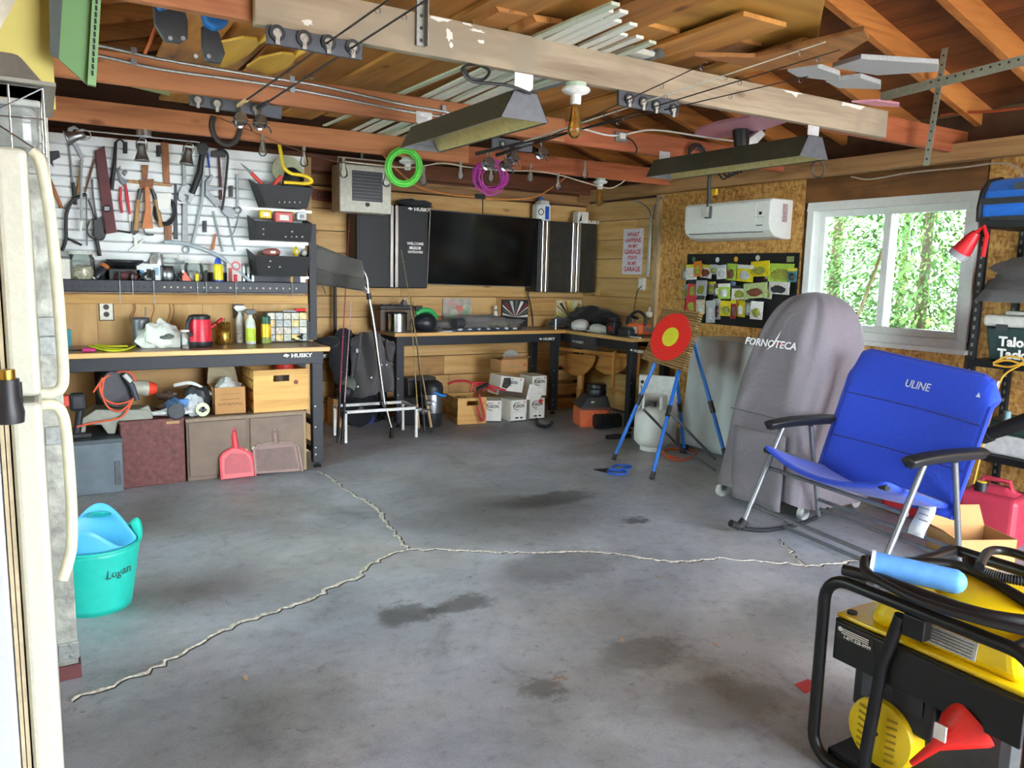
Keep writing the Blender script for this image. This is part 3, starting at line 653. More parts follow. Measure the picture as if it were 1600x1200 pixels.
PK = ((('top'), [(1072,427,8,20,'grey'),(1081,425,11,22,'white'),(1091,420,9,22,'orange'),(1103,424,15,19,'white'),(1115,421,8,14,'silver'),(1128,425,11,20,'white'),(1143,425,11,24,'lime green'),(1164,427,20,24,'yellow'),(1188,420,22,22,'yellow'),(1201,428,9,18,'maroon'),(1220,426,25,26,'lime green'),(1238,430,9,20,'teal')]),
      (('middle'), [(1073,455,6,20,'grey'),(1082,451,11,25,'red'),(1096,450,14,22,'silver'),(1112,450,10,18,'silver'),(1122,453,8,18,'brown'),(1132,455,12,22,'lime green'),(1144,453,6,24,'blue'),(1156,457,18,20,'white'),(1181,454,26,22,'pale green'),(1200,458,9,16,'white'),(1217,450,24,18,'white')]),
      (('bottom'), [(1081,476,13,24,'red'),(1095,476,12,26,'cream'),(1111,487,10,32,'silver'),(1121,483,9,30,'silver'),(1135,482,12,22,'yellow'),(1146,483,6,28,'dark red'),(1157,482,12,24,'yellow'),(1170,480,9,24,'grey'),(1182,485,12,26,'white')]))
PCOL = {'grey':'#8d9190','white':'#e8e8e4','orange':'#d9822f','silver':'#b9bec2','lime green':'#a9cc4b','yellow':'#ecd324','maroon':'#6b3a36','teal':'#4d7f83','red':'#d8414b','brown':'#7d5c48','blue':'#7c86b8','pale green':'#b9c98b','cream':'#dccdb0','dark red':'#a52f3a'}
ORD = ['first','second','third','fourth','fifth','sixth','seventh','eighth','ninth','tenth','eleventh','twelfth']
rnd = random.Random(9)
for row, lst in PK:
    for i, (x, y, w, h, c) in enumerate(lst):
        dx = .045+.02*(i % 3); q = P(x, y, X=bx-dx); s = (q-CAM).dot(_f)/F; W_ = w*s*1.85; H_ = h*s*1.08
        t = thing('tackle_packet', f'{c} tackle packet, {ORD[i]} from the left in the {row} row of the black board', 'packet', (bx-dx, q.y, q.z-H_/2), 0, 'tackle packets on the black board')
        t.rotation_euler = (rnd.uniform(-.09, .09), 0, rnd.uniform(-.15, .15))
        MB().box((-.002, -W_/2, 0), (.002, W_/2, H_)).build('card', pm(PCOL[c], .4, 0, .3, 60), t)
        MB().box((-.004, -W_/2, H_*.78), (-.002, W_/2, H_)).build('header', pm(random.choice(['#e8e8e4','#2c2f33','#d8d23a','#c2c8cc']) if i % 2 else PCOL[c], .4, 0, .2, 80), t)
        MB().blob((-.008, 0, H_*.38), (.008, W_*.33, H_*.28), 10, .3, seed=i).build('bubble', pm(random.choice(['#c9cdd0','#3a3d40','#9aa04a','#e6e6e0','#7a4a3a']), .2, 0, .3, 50), t)
        MB().cyl((-.006, 0, H_*.9), (dx-.014, 0, H_*.9), .003, n=6).build('peg', STEEL, t)
# ================================================================ RIGHT SIDE
ALU = pm('#797c82', .38, .6, .08); BLUE = cloth('#1f45c8', 9., .35)
# ---- blue rocking chair
ch = thing('rocking_chair', 'blue padded folding rocking chair with grey tube frame and black armrests', 'chair', (3.294, 2.923, 0), -1.705)
w = .904
for u in (0, w):
    MB().tube([(u, 0, .05), (u, .245, .60)], .015, 12).build('front_leg', ALU, ch)
    MB().tube([(u, .565, .05), (u, .45, .60)], .014, 12).build('rear_leg', ALU, ch)
    MB().tube(spline([(u, -.06, .075), (u, 0, .045), (u, .16, .014), (u, .34, .014), (u, .52, .04), (u, .64, .09)], 5), .013, 10).build('rocker', pm('#4c4f53', .35, .8), ch)
    MB().tube([(u, -.075, .08), (u, -.02, .055)], .021, 10).build('rocker_cap', RUBBER, ch)
    MB().tube([(u, -.015, .05), (u, .02, .085)], .026, 10).build('leg_socket', RUBBER, ch)
    a = MB().grid(lambda s, t: (u+(t-.5)*.07*(1-.25*abs(2*s-1)**3), .14+s*.50, .62+.007*math.sin(s*math.pi)-.012*(1-s)**6+.012*(1-(2*t-1)**2)), 14, 6)
    a.build('armrest', pm('#1d1e20', .4), ch, solid=.05, bevel=.012)
    uu = .07 if u == 0 else w-.07; tz = .03 if u == 0 else -.03
    MB().tube([(uu, .53, .30), (uu, .665, .62), (uu, .785, .99+tz)], .013, 10).build('back_tube', ALU, ch)
    MB().tube([(uu, .08, .50), (uu, .3, .44), (uu, .53, .36)], .013, 10).build('seat_tube', ALU, ch)
    MB().cyl((uu-.02, .09, .495), (uu+.02, .09, .495), .017).build('seat_knob', RUBBER, ch)
for y, z, n in ((.065, .17, 'front_stretcher'), (.17, .375, 'seat_stretcher'), (.56, .1, 'rear_stretcher'), (.545, .16, 'rear_stretcher'), (.30, .022, 'lower_stretcher')):
    MB().tube([(0, y, z), (w, y, z)], .011, 10).build(n, ALU, ch)
def seatf(s, t):
    x = .045+t*(w-.09); k = 1-(2*t-1)**2; y = .075+s*.48-.03*k*(1-s); z = .505-.15*s-.075*k*(1-.3*s)+.018*(1-s)**4
    return (x, y, z)
MB().grid(seatf, 12, 20).build('seat', BLUE, ch, solid=.03, sub=1)
def backf(s, t):
    e = min(t, 1-t)*(w-.05); top = max(0, .10-e) if s > .8 else 0
    x = .025+t*(w-.05); inset = .1-math.sqrt(max(0, .01-top*top)) if top else 0
    puff = .018*abs(math.sin(s*math.pi*3))**.5*(1-(2*t-1)**4)
    z0 = .31+.70*s; z = z0+(.035-.07*t)*s-inset*(s-.8)/.2
    return (x, .50+.25*s+.05*math.sin(math.pi*s)*(1-(2*t-1)**2)-puff, z)
bk = MB().grid(backf, 36, 28).build('backrest', BLUE, ch, solid=.03)
edge = [backf(s/24, 0) for s in range(25)]+[backf(1, t/20) for t in range(1, 20)]+[backf(1-s/24, 1) for s in range(25)]
MB().tube([(x, y-.004, z) for x, y, z in edge], .013, 8).build('piping', cloth('#1a36a6', 9., .2), bk)
c = Vector(backf(.83, .52)); c2 = Vector(backf(.9, .52)); up = (c2-c).normalized()
M = ch.matrix_basis @ frame(c+Vector((0, -.022, 0)), (1, 0, -.05), Vector((0, -up.z, up.y)))
text('ULINE', .058, pm('#c6cbdb', .6), ch, M, sx=.95, shear=.12, bold=.0008)
m = ch.matrix_basis @ frame(Vector(backf(.87, .92))+Vector((0, -.022, 0)), (1, 0, 0), Vector((0, -up.z, up.y)))
MB().prism([(-.012, -.01), (.012, -.01), (0, .014)], (0, 0, .001), m).bw('tab', pm('#d6dae6', .6), ch)
for s in (.335, .665):
    MB().tube([(x, y-.017, z) for x, y, z in [backf(s, .02+.96*t/16) for t in range(17)]], .005, 6).build('quilt_seam', cloth('#12298c', 9., .2), bk)
MB().grid(lambda s, t: (w-.16+t*.09-.03*s, .5+.02*math.sin(s*5)-.06, .40-s*.20), 6, 2).build('care_tag', pm('#e8e8ea', .6, 0, .1, 120), ch, solid=.002)
for k in range(5):
    a = Vector((w-.145, .443, .37-.03*k)); MB().box((a.x, a.y-.012, a.z), (a.x+.05, a.y-.010, a.z+.006)).build('tag_line', pm('#8b8e96', .6), ch)

# ---- covered oven on casters
GREYC = cloth('#7b747c', 6., .5)
cv = thing('covered_oven', 'tall oven on a wheeled cart under a grey fitted cover with white lettering', 'oven', (4.08, 3.27, 0))
rings = [(.085, 3.74, 4.46, 2.90, 3.60, .05), (.35, 3.76, 4.45, 2.92, 3.585, .05), (.585, 3.78, 4.44, 2.94, 3.57, .05), (.63, 3.79, 4.43, 2.945, 3.565, .07), (.80, 3.82, 4.40, 2.93, 3.55, .1), (1.0, 3.85, 4.38, 2.93, 3.50, .13), (1.15, 3.88, 4.36, 2.94, 3.45, .15), (1.26, 3.93, 4.30, 2.98, 3.40, .14), (1.32, 3.99, 4.25, 3.05, 3.33, .1), (1.345, 4.06, 4.18, 3.13, 3.25, .04)]
vs, fs = [], []; N = 72
for i, (z, x0, x1, y0, y1, r) in enumerate(rings):
    cx, cy, hx, hy = (x0+x1)/2, (y0+y1)/2, (x1-x0)/2, (y1-y0)/2
    for j in range(N):
        a = 2*math.pi*j/N; e = .28+.5*min(1, i/9); ca, sa = math.cos(a), math.sin(a)
        x = cx+hx*math.copysign(abs(ca)**e, ca); y = cy+hy*math.copysign(abs(sa)**e, sa)
        wv = (.009 if i < 8 else .003)*(math.sin(a*7+z*3.1)+.6*math.sin(a*13-z*5.3)+.5*math.sin(a*3+z*9))*(1.25 if i == 0 else 1)
        vs.append((x+wv*ca, y+wv*sa, z+(.02*math.sin(a*2+1) if i == 0 else 0)))
for i in range(len(rings)-1):
    for j in range(N): a = i*N+j; b = i*N+(j+1) % N; fs.append((a, b, b+N, a+N))
vs.append((4.12, 3.19, 1.352)); fs += [((len(rings)-1)*N+j, (len(rings)-1)*N+(j+1) % N, len(vs)-1) for j in range(N)]
MB().add(vs, fs, True).bw('fabric_cover', GREYC, cv, sub=1)
MB().tube([(3.775+.0, 3.50, .60), (3.79, 3.0, .585)], .004, 6).bw('cover_seam', cloth('#655f68', 6., .3), cv)
fp = MB().grid(lambda s, t: (3.742-.014*math.sin(t*9)*s, 3.43-.40*t, .50-.46*s), 8, 10).bw('front_flap', GREYC, cv, solid=.004)
for (x, y) in ((3.79, 3.55), (3.86, 2.96), (4.38, 3.5), (4.38, 2.98)):
    g = MB().cyl((x-.0, y-.014, .042), (x, y+.014, .042), .042, n=18).bw('caster_wheel', pm('#c6c7c6', .5), cv)
    MB().box((x-.02, y-.022, .045), (x+.02, y+.022, .1)).bw('caster_fork', STEEL, g)
MB().box((3.8, 2.98, .09), (4.36, 3.5, .12)).bw('cart_base', BLACK, cv)
Mt = frame(P(1209, 537, X=3.85)+Vector((-.034, 0, 0)), (.10, -1, -.02), (-1, -.10, .2))
text('FORNOTECA', .062, pm('#f0f0f2', .5), cv, Mt, sx=.98, bold=.0012, shear=.1)
p0 = Mt @ Vector((.06, .02, .001)); 
MB().prism([(-.05, -.042), (-.012, .0), (.03, .09), (.004, .004), (-.02, -.02)], (0, 0, .0006), Mt @ Matrix.Translation((.03, .0, -.001))).bw('logo_star', pm('#f0f0f2', .5), cv)
MB().prism([(.03, .012), (.075, .005), (.028, .003)], (0, 0, .0016), Mt @ Matrix.Translation((.03, .0, .0))).bw('logo_accent', pm('#c8373a', .5), cv)

# ---- grey draped box behind the target
gb = thing('draped_cabinet', 'low cabinet under a pale grey plastic sheet between target and oven cover', 'cabinet', (4.85, 4.55, 0))
PLG = pm('#b9bfc0', .35, 0, .06, 6, .2)
def drape(u, v, x0=4.66, x1=5.11, y0=4.02, y1=4.80, h=.93):
    per = [(x1, y1), (x0, y1), (x0, y0), (x1, y0)]; q = u*3; i = min(2, int(q)); f = q-i
    x = per[i][0]*(1-f)+per[i+1][0]*f; y = per[i][1]*(1-f)+per[i+1][1]*f; fl = (1-v)*.05
    wv = .014*math.sin(u*40+v*4)*(1-v)+.008*math.sin(u*77)
    return (x-(fl+wv if i == 1 else 0), y+(fl+wv if i == 0 else -(fl+wv) if i == 2 else 0), .03+(h-.03)*v)
MB().grid(drape, 60, 10).bw('plastic_sheet', PLG, gb, solid=.004)
MB().box((4.66, 4.02, .925), (5.11, 4.80, .932)).bw('sheet_top', PLG, gb, bevel=.003)
MB().box((4.68, 4.04, 0), (5.1, 4.78, .92)).bw('cabinet_body', pm('#8a8d8c', .6), gb)

# ---- archery target on blue easel
tg = thing('archery_target', 'square straw archery target with red and yellow rings on a blue tube easel', 'target', (4.0, 4.4, 0))
bl, br, tr, tl = P(1002, 560, X=3.93), P(1066, 580, X=3.93), P(1093, 487, X=4.06), P(1035, 480, X=4.06)
nn = (br-bl).cross(tl-bl).normalized(); nn = nn if nn.x < 0 else -nn
STRAW = wood('#9c7a4c', '#6a4d2a', 2, 30., .9, knots=False)
k = 24
for i in range(k):
    a0, a1 = bl.lerp(tl, i/k+.004), bl.lerp(tl, (i+1)/k-.004); b0, b1 = br.lerp(tr, i/k+.004), br.lerp(tr, (i+1)/k-.004)
    MB().hexa([a0, b0, b0-nn*.05, a0-nn*.05, a1, b1, b1-nn*.05, a1-nn*.05]).bw('straw_band', STRAW, tg, bevel=.004, seg=1)
cx = (bl+br+tr+tl)/4; ux = (br-bl); uy = (tl-bl)
def disc(mb, r, off, c): 
    return mb.prism([cx+ux*(r*math.cos(2*math.pi*j/40))+uy*(r*math.sin(2*math.pi*j/40))+nn*off for j in range(40)], nn*.002)
disc(MB(), .44, .001, 0).bw('red_ring', pm('#e2231b', .7, 0, .1, 90), tg); disc(MB(), .175, .004, 0).bw('yellow_bullseye', pm('#d3cf2b', .7, 0, .12, 90), tg)
TB = pm('#1f6fd0', .35, 0, .06)
def eleg(a, b, name='leg', joint=.55):
    l = MB().tube([a, b], .014, 12).bw(name, TB, tg); d = (b-a)
    MB().tube([a, a+d*.06], .017, 10).bw('foot_cap', BLACK, l); MB().tube([a+d*joint, a+d*(joint+.1)], .019, 10).bw('joint', BLACK, l)
    return l
f1, f2, f3, f4 = P(958, 720, Z=0), P(1018, 750, Z=0), P(1069, 708, Z=0), P(1148, 765, Z=0)
f4 = Vector((4.05, 3.68, .0)); 
eleg(f1+Vector((0,0,.01)), P(1027, 560, X=3.99)); eleg(f2+Vector((0,0,.01)), P(1062, 575, X=3.99))
eleg(f3+Vector((0,0,.01)), P(1057, 585, X=4.15)); eleg(P(1133, 712, X=4.22), P(1081, 523, X=4.12), joint=.35)
for (a, b) in ((P(1006, 640, X=3.87), f3+Vector((-.02,0,.03))), (P(1047, 645, X=3.81), P(1118, 718, X=4.2)), (f3+Vector((0,0,.03)), P(1118, 735, X=4.2))):
    MB().tube([a, b], .010, 10).bw('brace', ALU, tg)
MB().cbox(f3+Vector((0,0,.035)), (.05, .05, .07)).bw('brace_joint', BLACK, tg)
MB().cyl(P(1026, 565, X=3.99), P(1027, 557, X=3.99), .019).bw('clamp', STEEL, tg)

# ---- propane tank, folded white table
pt = thing('propane_tank', 'white propane tank standing behind the target easel', 'propane tank', (4.30, 4.82, 0))
PW = pm('#e8e9e6', .35, 0, .03)
MB().lathe([(.10, .0), (.10, .035), (.12, .045), (.152, .08), (.155, .12), (.155, .25), (.145, .31), (.11, .345), (.05, .36), (.0, .362)], 32).build('tank_body', PW, pt)
col = MB()
for j in range(18):
    a0, a1 = [math.radians(40+q*280/18) for q in (j, j+1)]
    col.add([(.1*math.cos(a0), .1*math.sin(a0), .33), (.1*math.cos(a1), .1*math.sin(a1), .33), (.1*math.cos(a1), .1*math.sin(a1), .46), (.1*math.cos(a0), .1*math.sin(a0), .46)], [(0, 1, 2, 3)], True)
c_ = col.build('collar', PW, pt, solid=.006); c_.rotation_euler = (0, 0, math.radians(215))
MB().cyl((0, 0, .36), (0, 0, .41), .018).cyl((-.06, -.03, .40), (.03, .01, .40), .014).build('valve', pm('#6d6a5e', .4, .7), pt)
MB().cyl((-.075, -.04, .40), (-.06, -.032, .40), .022).build('valve_knob', BLACK, pt)
ft = thing('folding_table', 'white folded table panel standing on edge behind the propane tank', 'table', (4.60, 4.95, 0))
a, b = Vector((4.40, 5.14, 0)), Vector((4.64, 4.86, 0)); d = (b-a).normalized(); n_ = Vector((-d.y, d.x, 0)); n_ = n_ if n_.x > 0 else -n_
b = a+d*.34; h = PD(989, 585, a).z
MB().hexa([a, b, b+n_*.035, a+n_*.035]+[p+Vector((0,0,h)) for p in (a, b, b+n_*.035, a+n_*.035)]).bw('panel', pm('#d9dbd8', .5), ft, bevel=.006)
for z in (.05, h-.06): MB().cyl(a-n_*.004+d*.03+Vector((0,0,z)), a-n_*.001+d*.03+Vector((0,0,z)), .016, n=12).bw('corner_fitting', BLACK, ft)
MB().tube(spline([a+d*.02+Vector((0,0,h-.09))-n_*.004, a+d*.04+Vector((0,0,h-.2))-n_*.006, a+d*.02+Vector((0,0,h-.33))-n_*.004]), .004, 6).bw('latch_wire', DKSTEEL, ft)
MB().box((a.x+.02, a.y-.2, h+.001), (a.x+.02, a.y-.2, h+.001))
hz = [P(x, y, Z=.012) for x, y in ((1035,706),(1045,716),(1063,719),(1083,713),(1088,706),(1072,702),(1050,701),(1038,704),(1042,712),(1060,715))]
tag(MB().tube(spline(hz, 6), .009, 8).bw('gas_hose', pm('#c8552c', .5)), 'orange gas hose coiled on the floor beside the propane tank', 'hose')
# garden snips on the floor
sn = thing('garden_snips', 'blue handled snips with dark blades lying on the floor before the target', 'snips', P(955, 736, Z=0))
pp = lambda x, y, z=.01: P(x, y, Z=z)
MB().prism([pp(928,734,.008), pp(950,733,.008), pp(952,737,.008), pp(948,739,.008)], (0, 0, .006)).bw('blade', BLACK, sn)
MB().tube(spline([pp(949,738), pp(960,741), pp(974,741), pp(979,738), pp(970,735), pp(952,735), pp(949,738)], 5), .009, 8).bw('handle', pm('#1d4fa8', .5), sn)
MB().tube(spline([pp(955,733,.022), pp(966,734,.022), pp(980,732,.022), pp(986,729,.022), pp(978,727,.022), pp(962,727,.022), pp(955,731,.022)], 5), .009, 8).bw('handle', pm('#1d4fa8', .5), sn)

# ---- black metal shelving against the right wall
sh = thing('shelving_unit', 'black perforated metal shelving unit right of the window', 'shelving', (4.92, 2.1, 0))
SB = pm('#16171a', .5, .3)
sx0, sx1, sy0, sy1 = 4.72, XR-.03, 1.55, 2.53
for x in (sx0, sx1):
    for y in (sy0, sy1):
        MB().box((x-.018, y-.018, 0), (x+.018, y+.018, 1.80)).bw('post', SB, sh, bevel=.002)
        if x == sx0 or y == sy1:
            for i in range(34):
                if 1: MB().cbox((x-.0185, y, .05+i*.051), (.002, .012, .022)).bw('post_slot', pm('#6e6a64', .6), sh)
SHZ = (.16, .44, .985, 1.375, 1.785)
for z in SHZ:
    MB().box((sx0-.02, sy0-.02, z-.04), (sx1+.005, sy1+.02, z)).bw('shelf', SB, sh, bevel=.002)
# things on it, top to bottom
bag = thing('duffel_bag', 'bright blue insulated bag with black straps on the top shelf', 'bag', (4.92, 2.24, 1.785))
prof = [(-.2, 0), (-.21, .08), (-.19, .17), (-.13, .235), (0, .26), (.13, .235), (.19, .17), (.21, .08), (.2, 0)]
NB = cloth('#1c6fd8', 8., .5)
MB().prism([(x*.95, -.38, z) for x, z in prof], (0, .72, 0)).build('bag_body', NB, bag, bevel=.03, seg=4)
MB().box((-.205, -.37, .095), (-.195, .345, .13)).build('strap', BLACK, bag); MB().box((-.21, -.37, .0), (-.19, .345, .025)).build('bottom_trim', BLACK, bag)
MB().tube([(x*.98, .342, z) for x, z in prof], .012, 8).build('piping', BLACK, bag)
MB().cbox((-.19, .14, .19), (.008, .05, .04)).build('buckle_patch', pm('#3b4148', .5), bag)
mg = thing('megaphone_horn', 'red and grey plastic megaphone horn hung on the shelf post', 'horn', (4.66, 2.55, 1.6))  # red megaphone horn on the shelf post, no lantern
Rm = frame((.0, .0, .12), (1, 0, 0), (-.25, .55, -.8))
MB().lathe([(.022, 0), (.035, .03), (.052, .11), (.055, .13)], 20, Rm).build('horn', pm('#d5202b', .4), mg)
MB().lathe([(.054, .13), (.06, .133), (.06, .165), (.052, .165)], 20, Rm).build('rim', pm('#9c9da0', .5), mg)
MB().tube([(0, 0, .12), (.0, -.04, .15), (0, -.06, .1), (0, -.05, -.02)], .013, 8).build('grip', pm('#d5202b', .4), mg)
gc = thing('canvas_bundle', 'folded dark grey canvas bundle on the shelf below the blue bag', 'canvas', (4.9, 2.12, 1.375))
MB().blob((-.03, .02, .09), (.24, .42, .13), 26, .22, seed=11, flat=0).build('canvas', cloth('#5d5c5c', 6., .7), gc)
MB().grid(lambda s, t: (-.23-.02*s, .36-.55*s+.05*t, .02-.07*t), 6, 3).build('flap', cloth('#5d5c5c', 6., .7), gc, solid=.005)
rp = thing('rope_coil', 'reddish rope coiled on the grey canvas bundle', 'rope', (4.70, 2.14, 1.56))
for k in range(4): MB().tube([(.03*k-.04+.05*math.cos(a*.4+k), .10*math.cos(a*.4)+.015*k, .06*math.sin(a*.4)+.01*k) for a in range(16)], .007, 7, closed=True).build('rope_loop', pm('#b0614d', .8), rp)
tk = thing('tackle_box', 'dark green tackle box with pale grey lid and white lettering', 'tackle box', (4.90, 2.22, .985))
MB().hexa([(-.15, -.35, 0), (.15, -.35, 0), (.15, .23, 0), (-.15, .23, 0), (-.17, -.37, .2), (.17, -.37, .2), (.17, .26, .2), (-.17, .26, .2)]).build('box_body', pm('#1e3a36', .45), tk, bevel=.012)
MB().box((-.185, -.38, .2), (.18, .27, .265)).build('lid', pm('#c2c1ba', .5), tk, bevel=.015)
MB().box((-.10, -.3, .265), (.08, .2, .29)).build('lid_handle', pm('#c2c1ba', .5), tk, bevel=.01)
for y in (.16, -.1): MB().cbox((-.185, y, .195), (.015, .06, .04)).build('latch', pm('#2a2f30', .5), tk)
for s, z in (('Talon', .115), ('Tackle', .045)): text(s, .075, pm('#f0f0ea', .5), tk, tk.matrix_basis @ frame((-.172+.0, .175, z), (0, -1, 0), (-1, 0, -.08)), 'LEFT', bold=.003)
yc = thing('cord_tangle', 'yellow extension cord draped over the shelf edge below the tackle box', 'cord', (4.70, 2.3, 1.0))
for pts in ([(1552,567),(1575,557),(1605,562)], [(1552,570),(1580,573),(1610,560)], [(1605,565),(1570,585),(1558,610),(1548,650),(1535,700),(1520,760)], [(1600,570),(1575,563),(1556,566)]):
    MB().tube(spline([P(x, y, X=4.66) for x, y in pts]), .006, 7).bw('cord_run', pm('#d9a832', .6), yc)
wc = thing('power_tool_case', 'pale grey case with dark green lid on the lower black shelf', 'case', (4.92, 2.2, .44))
MB().box((-.17, -.4, 0), (.17, .27, .12)).build('case_base', pm('#c9ccca', .5), wc, bevel=.015); MB().box((-.17, -.4, .122), (.17, .27, .2)).build('case_lid', pm('#27433d', .45), wc, bevel=.02)
MB().cyl((-.14, .13, .2), (-.14, .13, .26), .02).build('lid_knob', pm('#7fa4a8', .4), wc)
lb = thing('leaf_blower', 'black leaf blower nozzle jutting from the lower shelf past the chair arm', 'blower', (4.6, 2.2, .62))
MB().tube([P(1517, 690, X=4.60), P(1545, 678, X=4.60), P(1640, 645, X=4.62)], [.035, .038, .048], 18).bw('nozzle', pm('#1a1b1d', .45), lb)
MB().tube([P(1535, 683, X=4.60), P(1548, 678, X=4.60)], .042, 18).bw('collar', RUBBER, lb)
# red cans and carton
def jerry(label, loc, rz, dx, dy, h, c, spoutc):
    t = thing('gas_can', label, 'gas can', loc, rz); m = pm(c, .45, 0, .08, 12)
    MB().box((-dx/2, -dy/2, 0), (dx/2, dy/2, h*.8)).build('can_body', m, t, bevel=.035, seg=4)
    MB().hexa([(-dx*.3, -dy*.42, h*.78), (dx*.3, -dy*.42, h*.78), (dx*.3, dy*.42, h*.78), (-dx*.3, dy*.42, h*.78), (-dx*.18, -dy*.2, h*.9), (dx*.18, -dy*.2, h*.9), (dx*.18, dy*.3, h*.9), (-dx*.18, dy*.3, h*.9)]).build('shoulder', m, t, bevel=.015, seg=3)
    MB().tube([(0, -dy*.3, h*.8), (0, -dy*.22, h*.98), (0, dy*.2, h*.98), (0, dy*.3, h*.84)], .014, 8).build('handle', m, t)
    MB().cyl((-dx*.2, dy*.18, h*.76), (-dx*.2, dy*.18, h*.93), .032).build('cap', BLACK, t); MB().cyl((-dx*.2, dy*.18, h*.93), (-dx*.2, dy*.18, h*.94), .024).build('cap_disc', pm(spoutc, .4), t)
    return t
jerry('dull red plastic gas can with yellow disc in its cap, by the cardboard box', (4.46, 2.19, 0), .15, .24, .30, .37, '#a93347', '#e0c22a')
jerry('bright red gas can standing under the blue chair', (4.58, 2.72, 0), .1, .22, .30, .27, '#cf2a2c', '#333333')
cb = thing('cardboard_box', 'open brown cardboard box in front of the dull red gas can', 'box', (4.05, 2.08, 0), -.45)
CARD = pm('#b98a58', .8, 0, .08, 8)
for lo, hi in (((-.16, -.12, 0), (.16, .12, .006)), ((-.16, -.12, 0), (-.155, .12, .16)), ((.155, -.12, 0), (.16, .12, .16)), ((-.16, -.12, 0), (.16, -.115, .16)), ((-.16, .115, 0), (.16, .12, .16))): MB().box(lo, hi).build('wall_panel', CARD, cb)
MB().hexa([(-.155, .117, .16), (.155, .117, .16), (.155, .122, .16), (-.155, .122, .16), (-.15, .15, .26), (.14, .15, .26), (.14, .155, .26), (-.15, .155, .26)]).build('flap', CARD, cb)
MB().hexa([(-.158, -.11, .16), (-.153, -.11, .16), (-.153, .11, .16), (-.158, .11, .16), (-.22, -.1, .2), (-.215, -.1, .2), (-.215, .1, .2), (-.22, .1, .2)]).build('flap', CARD, cb)

# ---- generator
GX = 1.92
ge = thing('generator', 'yellow portable generator in a black tube roll frame', 'generator', (2.2, 1.12, 0))
TBK = pm('#141517', .38, .2)
ya, yb, zt3 = 1.375, .80, .575
def rr(x, y0, y1, z0, z1, r=.07):
    pts = []
    for (cy, cz, a0) in ((y1-r, z0+r, -90), (y1-r, z1-r, 0), (y0+r, z1-r, 90), (y0+r, z0+r, 180)):
        for k in range(6): a = math.radians(a0+90*k/5); pts.append((x, cy+r*math.cos(a), cz+r*math.sin(a)))
    return pts
for x in (GX, GX+.56): MB().tube(rr(x, yb, ya, .02, zt3), .0175, 14, closed=True).bw('frame_loop', TBK, ge)
for y, z in ((ya-.06, .02), (yb+.06, .02), (ya-.06, zt3), (yb+.06, zt3)): MB().tube([(GX, y, z), (GX+.56, y, z)], .0165, 12).bw('frame_bar', TBK, ge)
MB().tube([P(1408, 962, X=GX), P(1378, 1040, X=GX), P(1352, 1180, X=GX-.01), P(1345, 1260, X=GX)], .017, 12).bw('centre_post', TBK, ge)
MB().box((GX-.012, 1.07, .50), (GX+.025, 1.13, .56)).bw('bracket', TBK, ge, bevel=.004)
# tray under the tank and the tank
MB().box((GX+.015, yb+.03, .33), (GX+.035, ya-.03, .445)).bw('side_plate', pm('#17181a', .5, .2), ge, bevel=.004)
MB().box((GX+.03, yb+.02, .43), (GX+.54, ya-.02, .447)).bw('tank_tray', pm('#1c1b14', .45, .2), ge, bevel=.003)
YEL = pm('#f0cd12', .3, 0, .05, 6)
tk2 = MB(); X0, X1, Y0_, Y1_ = GX+.055, GX+.53, yb+.05, 1.29
tk2.box((X0-.015, Y0_-.015, .447), (X1, Y1_+.07, .46)); tk2.bw('tank_flange', YEL, ge, bevel=.005)
MB().hexa([(X0, Y0_, .455), (X1, Y0_, .455), (X1, Y1_, .455), (X0, Y1_, .455), (X0+.02, Y0_+.03, .572), (X1-.02, Y0_+.03, .572), (X1-.02, Y1_-.05, .575), (X0+.02, Y1_-.05, .575)]).bw('fuel_tank', YEL, ge, bevel=.04, seg=5)
MB().blob((GX+.32, 1.03, .565), (.20, .20, .035), 24, .0).bw('tank_dome', YEL, ge)
p = P(1316, 962, X=GX+.05); MB().cyl((GX+.07, Y1_+.04, .46), (GX+.07, Y1_+.04, .467), .014).bw('flange_grommet', BLACK, ge)
def plate_px(pts, x, d, name, mat): MB().prism([P(a, b, X=x) for a, b in pts], (-d, 0, 0)).bw(name, mat, ge)
q = [P(1430, 990, X=GX+.052), P(1522, 1030, X=GX+.052)]
zz = .497; lab = MB(); lab.prism([(X0+.004, q[0].y, .478), (X0+.004, q[1].y, .478), (X0+.012, q[1].y, .525), (X0+.012, q[0].y, .525)], (-.0045, 0, 0)); lab.bw('rating_label', pm('#b7b9ba', .4, 0, .2, 150), ge)
for k in range(5):
    z = .485+.008*k; MB().bar((X0-.001+.0015*k, q[0].y-.02, z), (X0-.001+.0015*k, q[1].y+.008, z), .001, .0022).bw('label_text_line', pm('#5d6065', .5), ge)
MB().prism([(X0-.0015, q[0].y-.003, .505), (X0-.0015, q[0].y-.016, .505), (X0-.0, q[0].y-.016, .52), (X0-.0, q[0].y-.003, .52)], (-.001, 0, 0)).bw('label_emblem', pm('#3b3e44', .5), ge)
MB().box((GX+.0135, 1.22, .40), (GX+.015, 1.335, .437)).bw('warning_label', pm('#202124', .5), ge)
text('1-877-338-0999', .0135, LOGO, ge, TX(Vector((GX+.0130, 1.27, .409))), ext=.0003, bold=.0004)
for k in range(3): MB().box((GX+.0125, 1.235, .417+.006*k), (GX+.0135, 1.32, .420+.006*k)).bw('label_line', LOGO, ge)
MB().cyl((GX+.0125, 1.325, .428), (GX+.0145, 1.325, .428), .007, n=14).bw('label_dot', LOGO, ge)
MB().box((GX+.06, 1.06, .2), (GX+.14, 1.30, .42)).bw('control_box', pm('#1c1d20', .5), ge, bevel=.008)
MB().box((GX+.052, 1.09, .26), (GX+.062, 1.18, .36)).bw('receptacle_cover', pm('#25272a', .45), ge, bevel=.004)
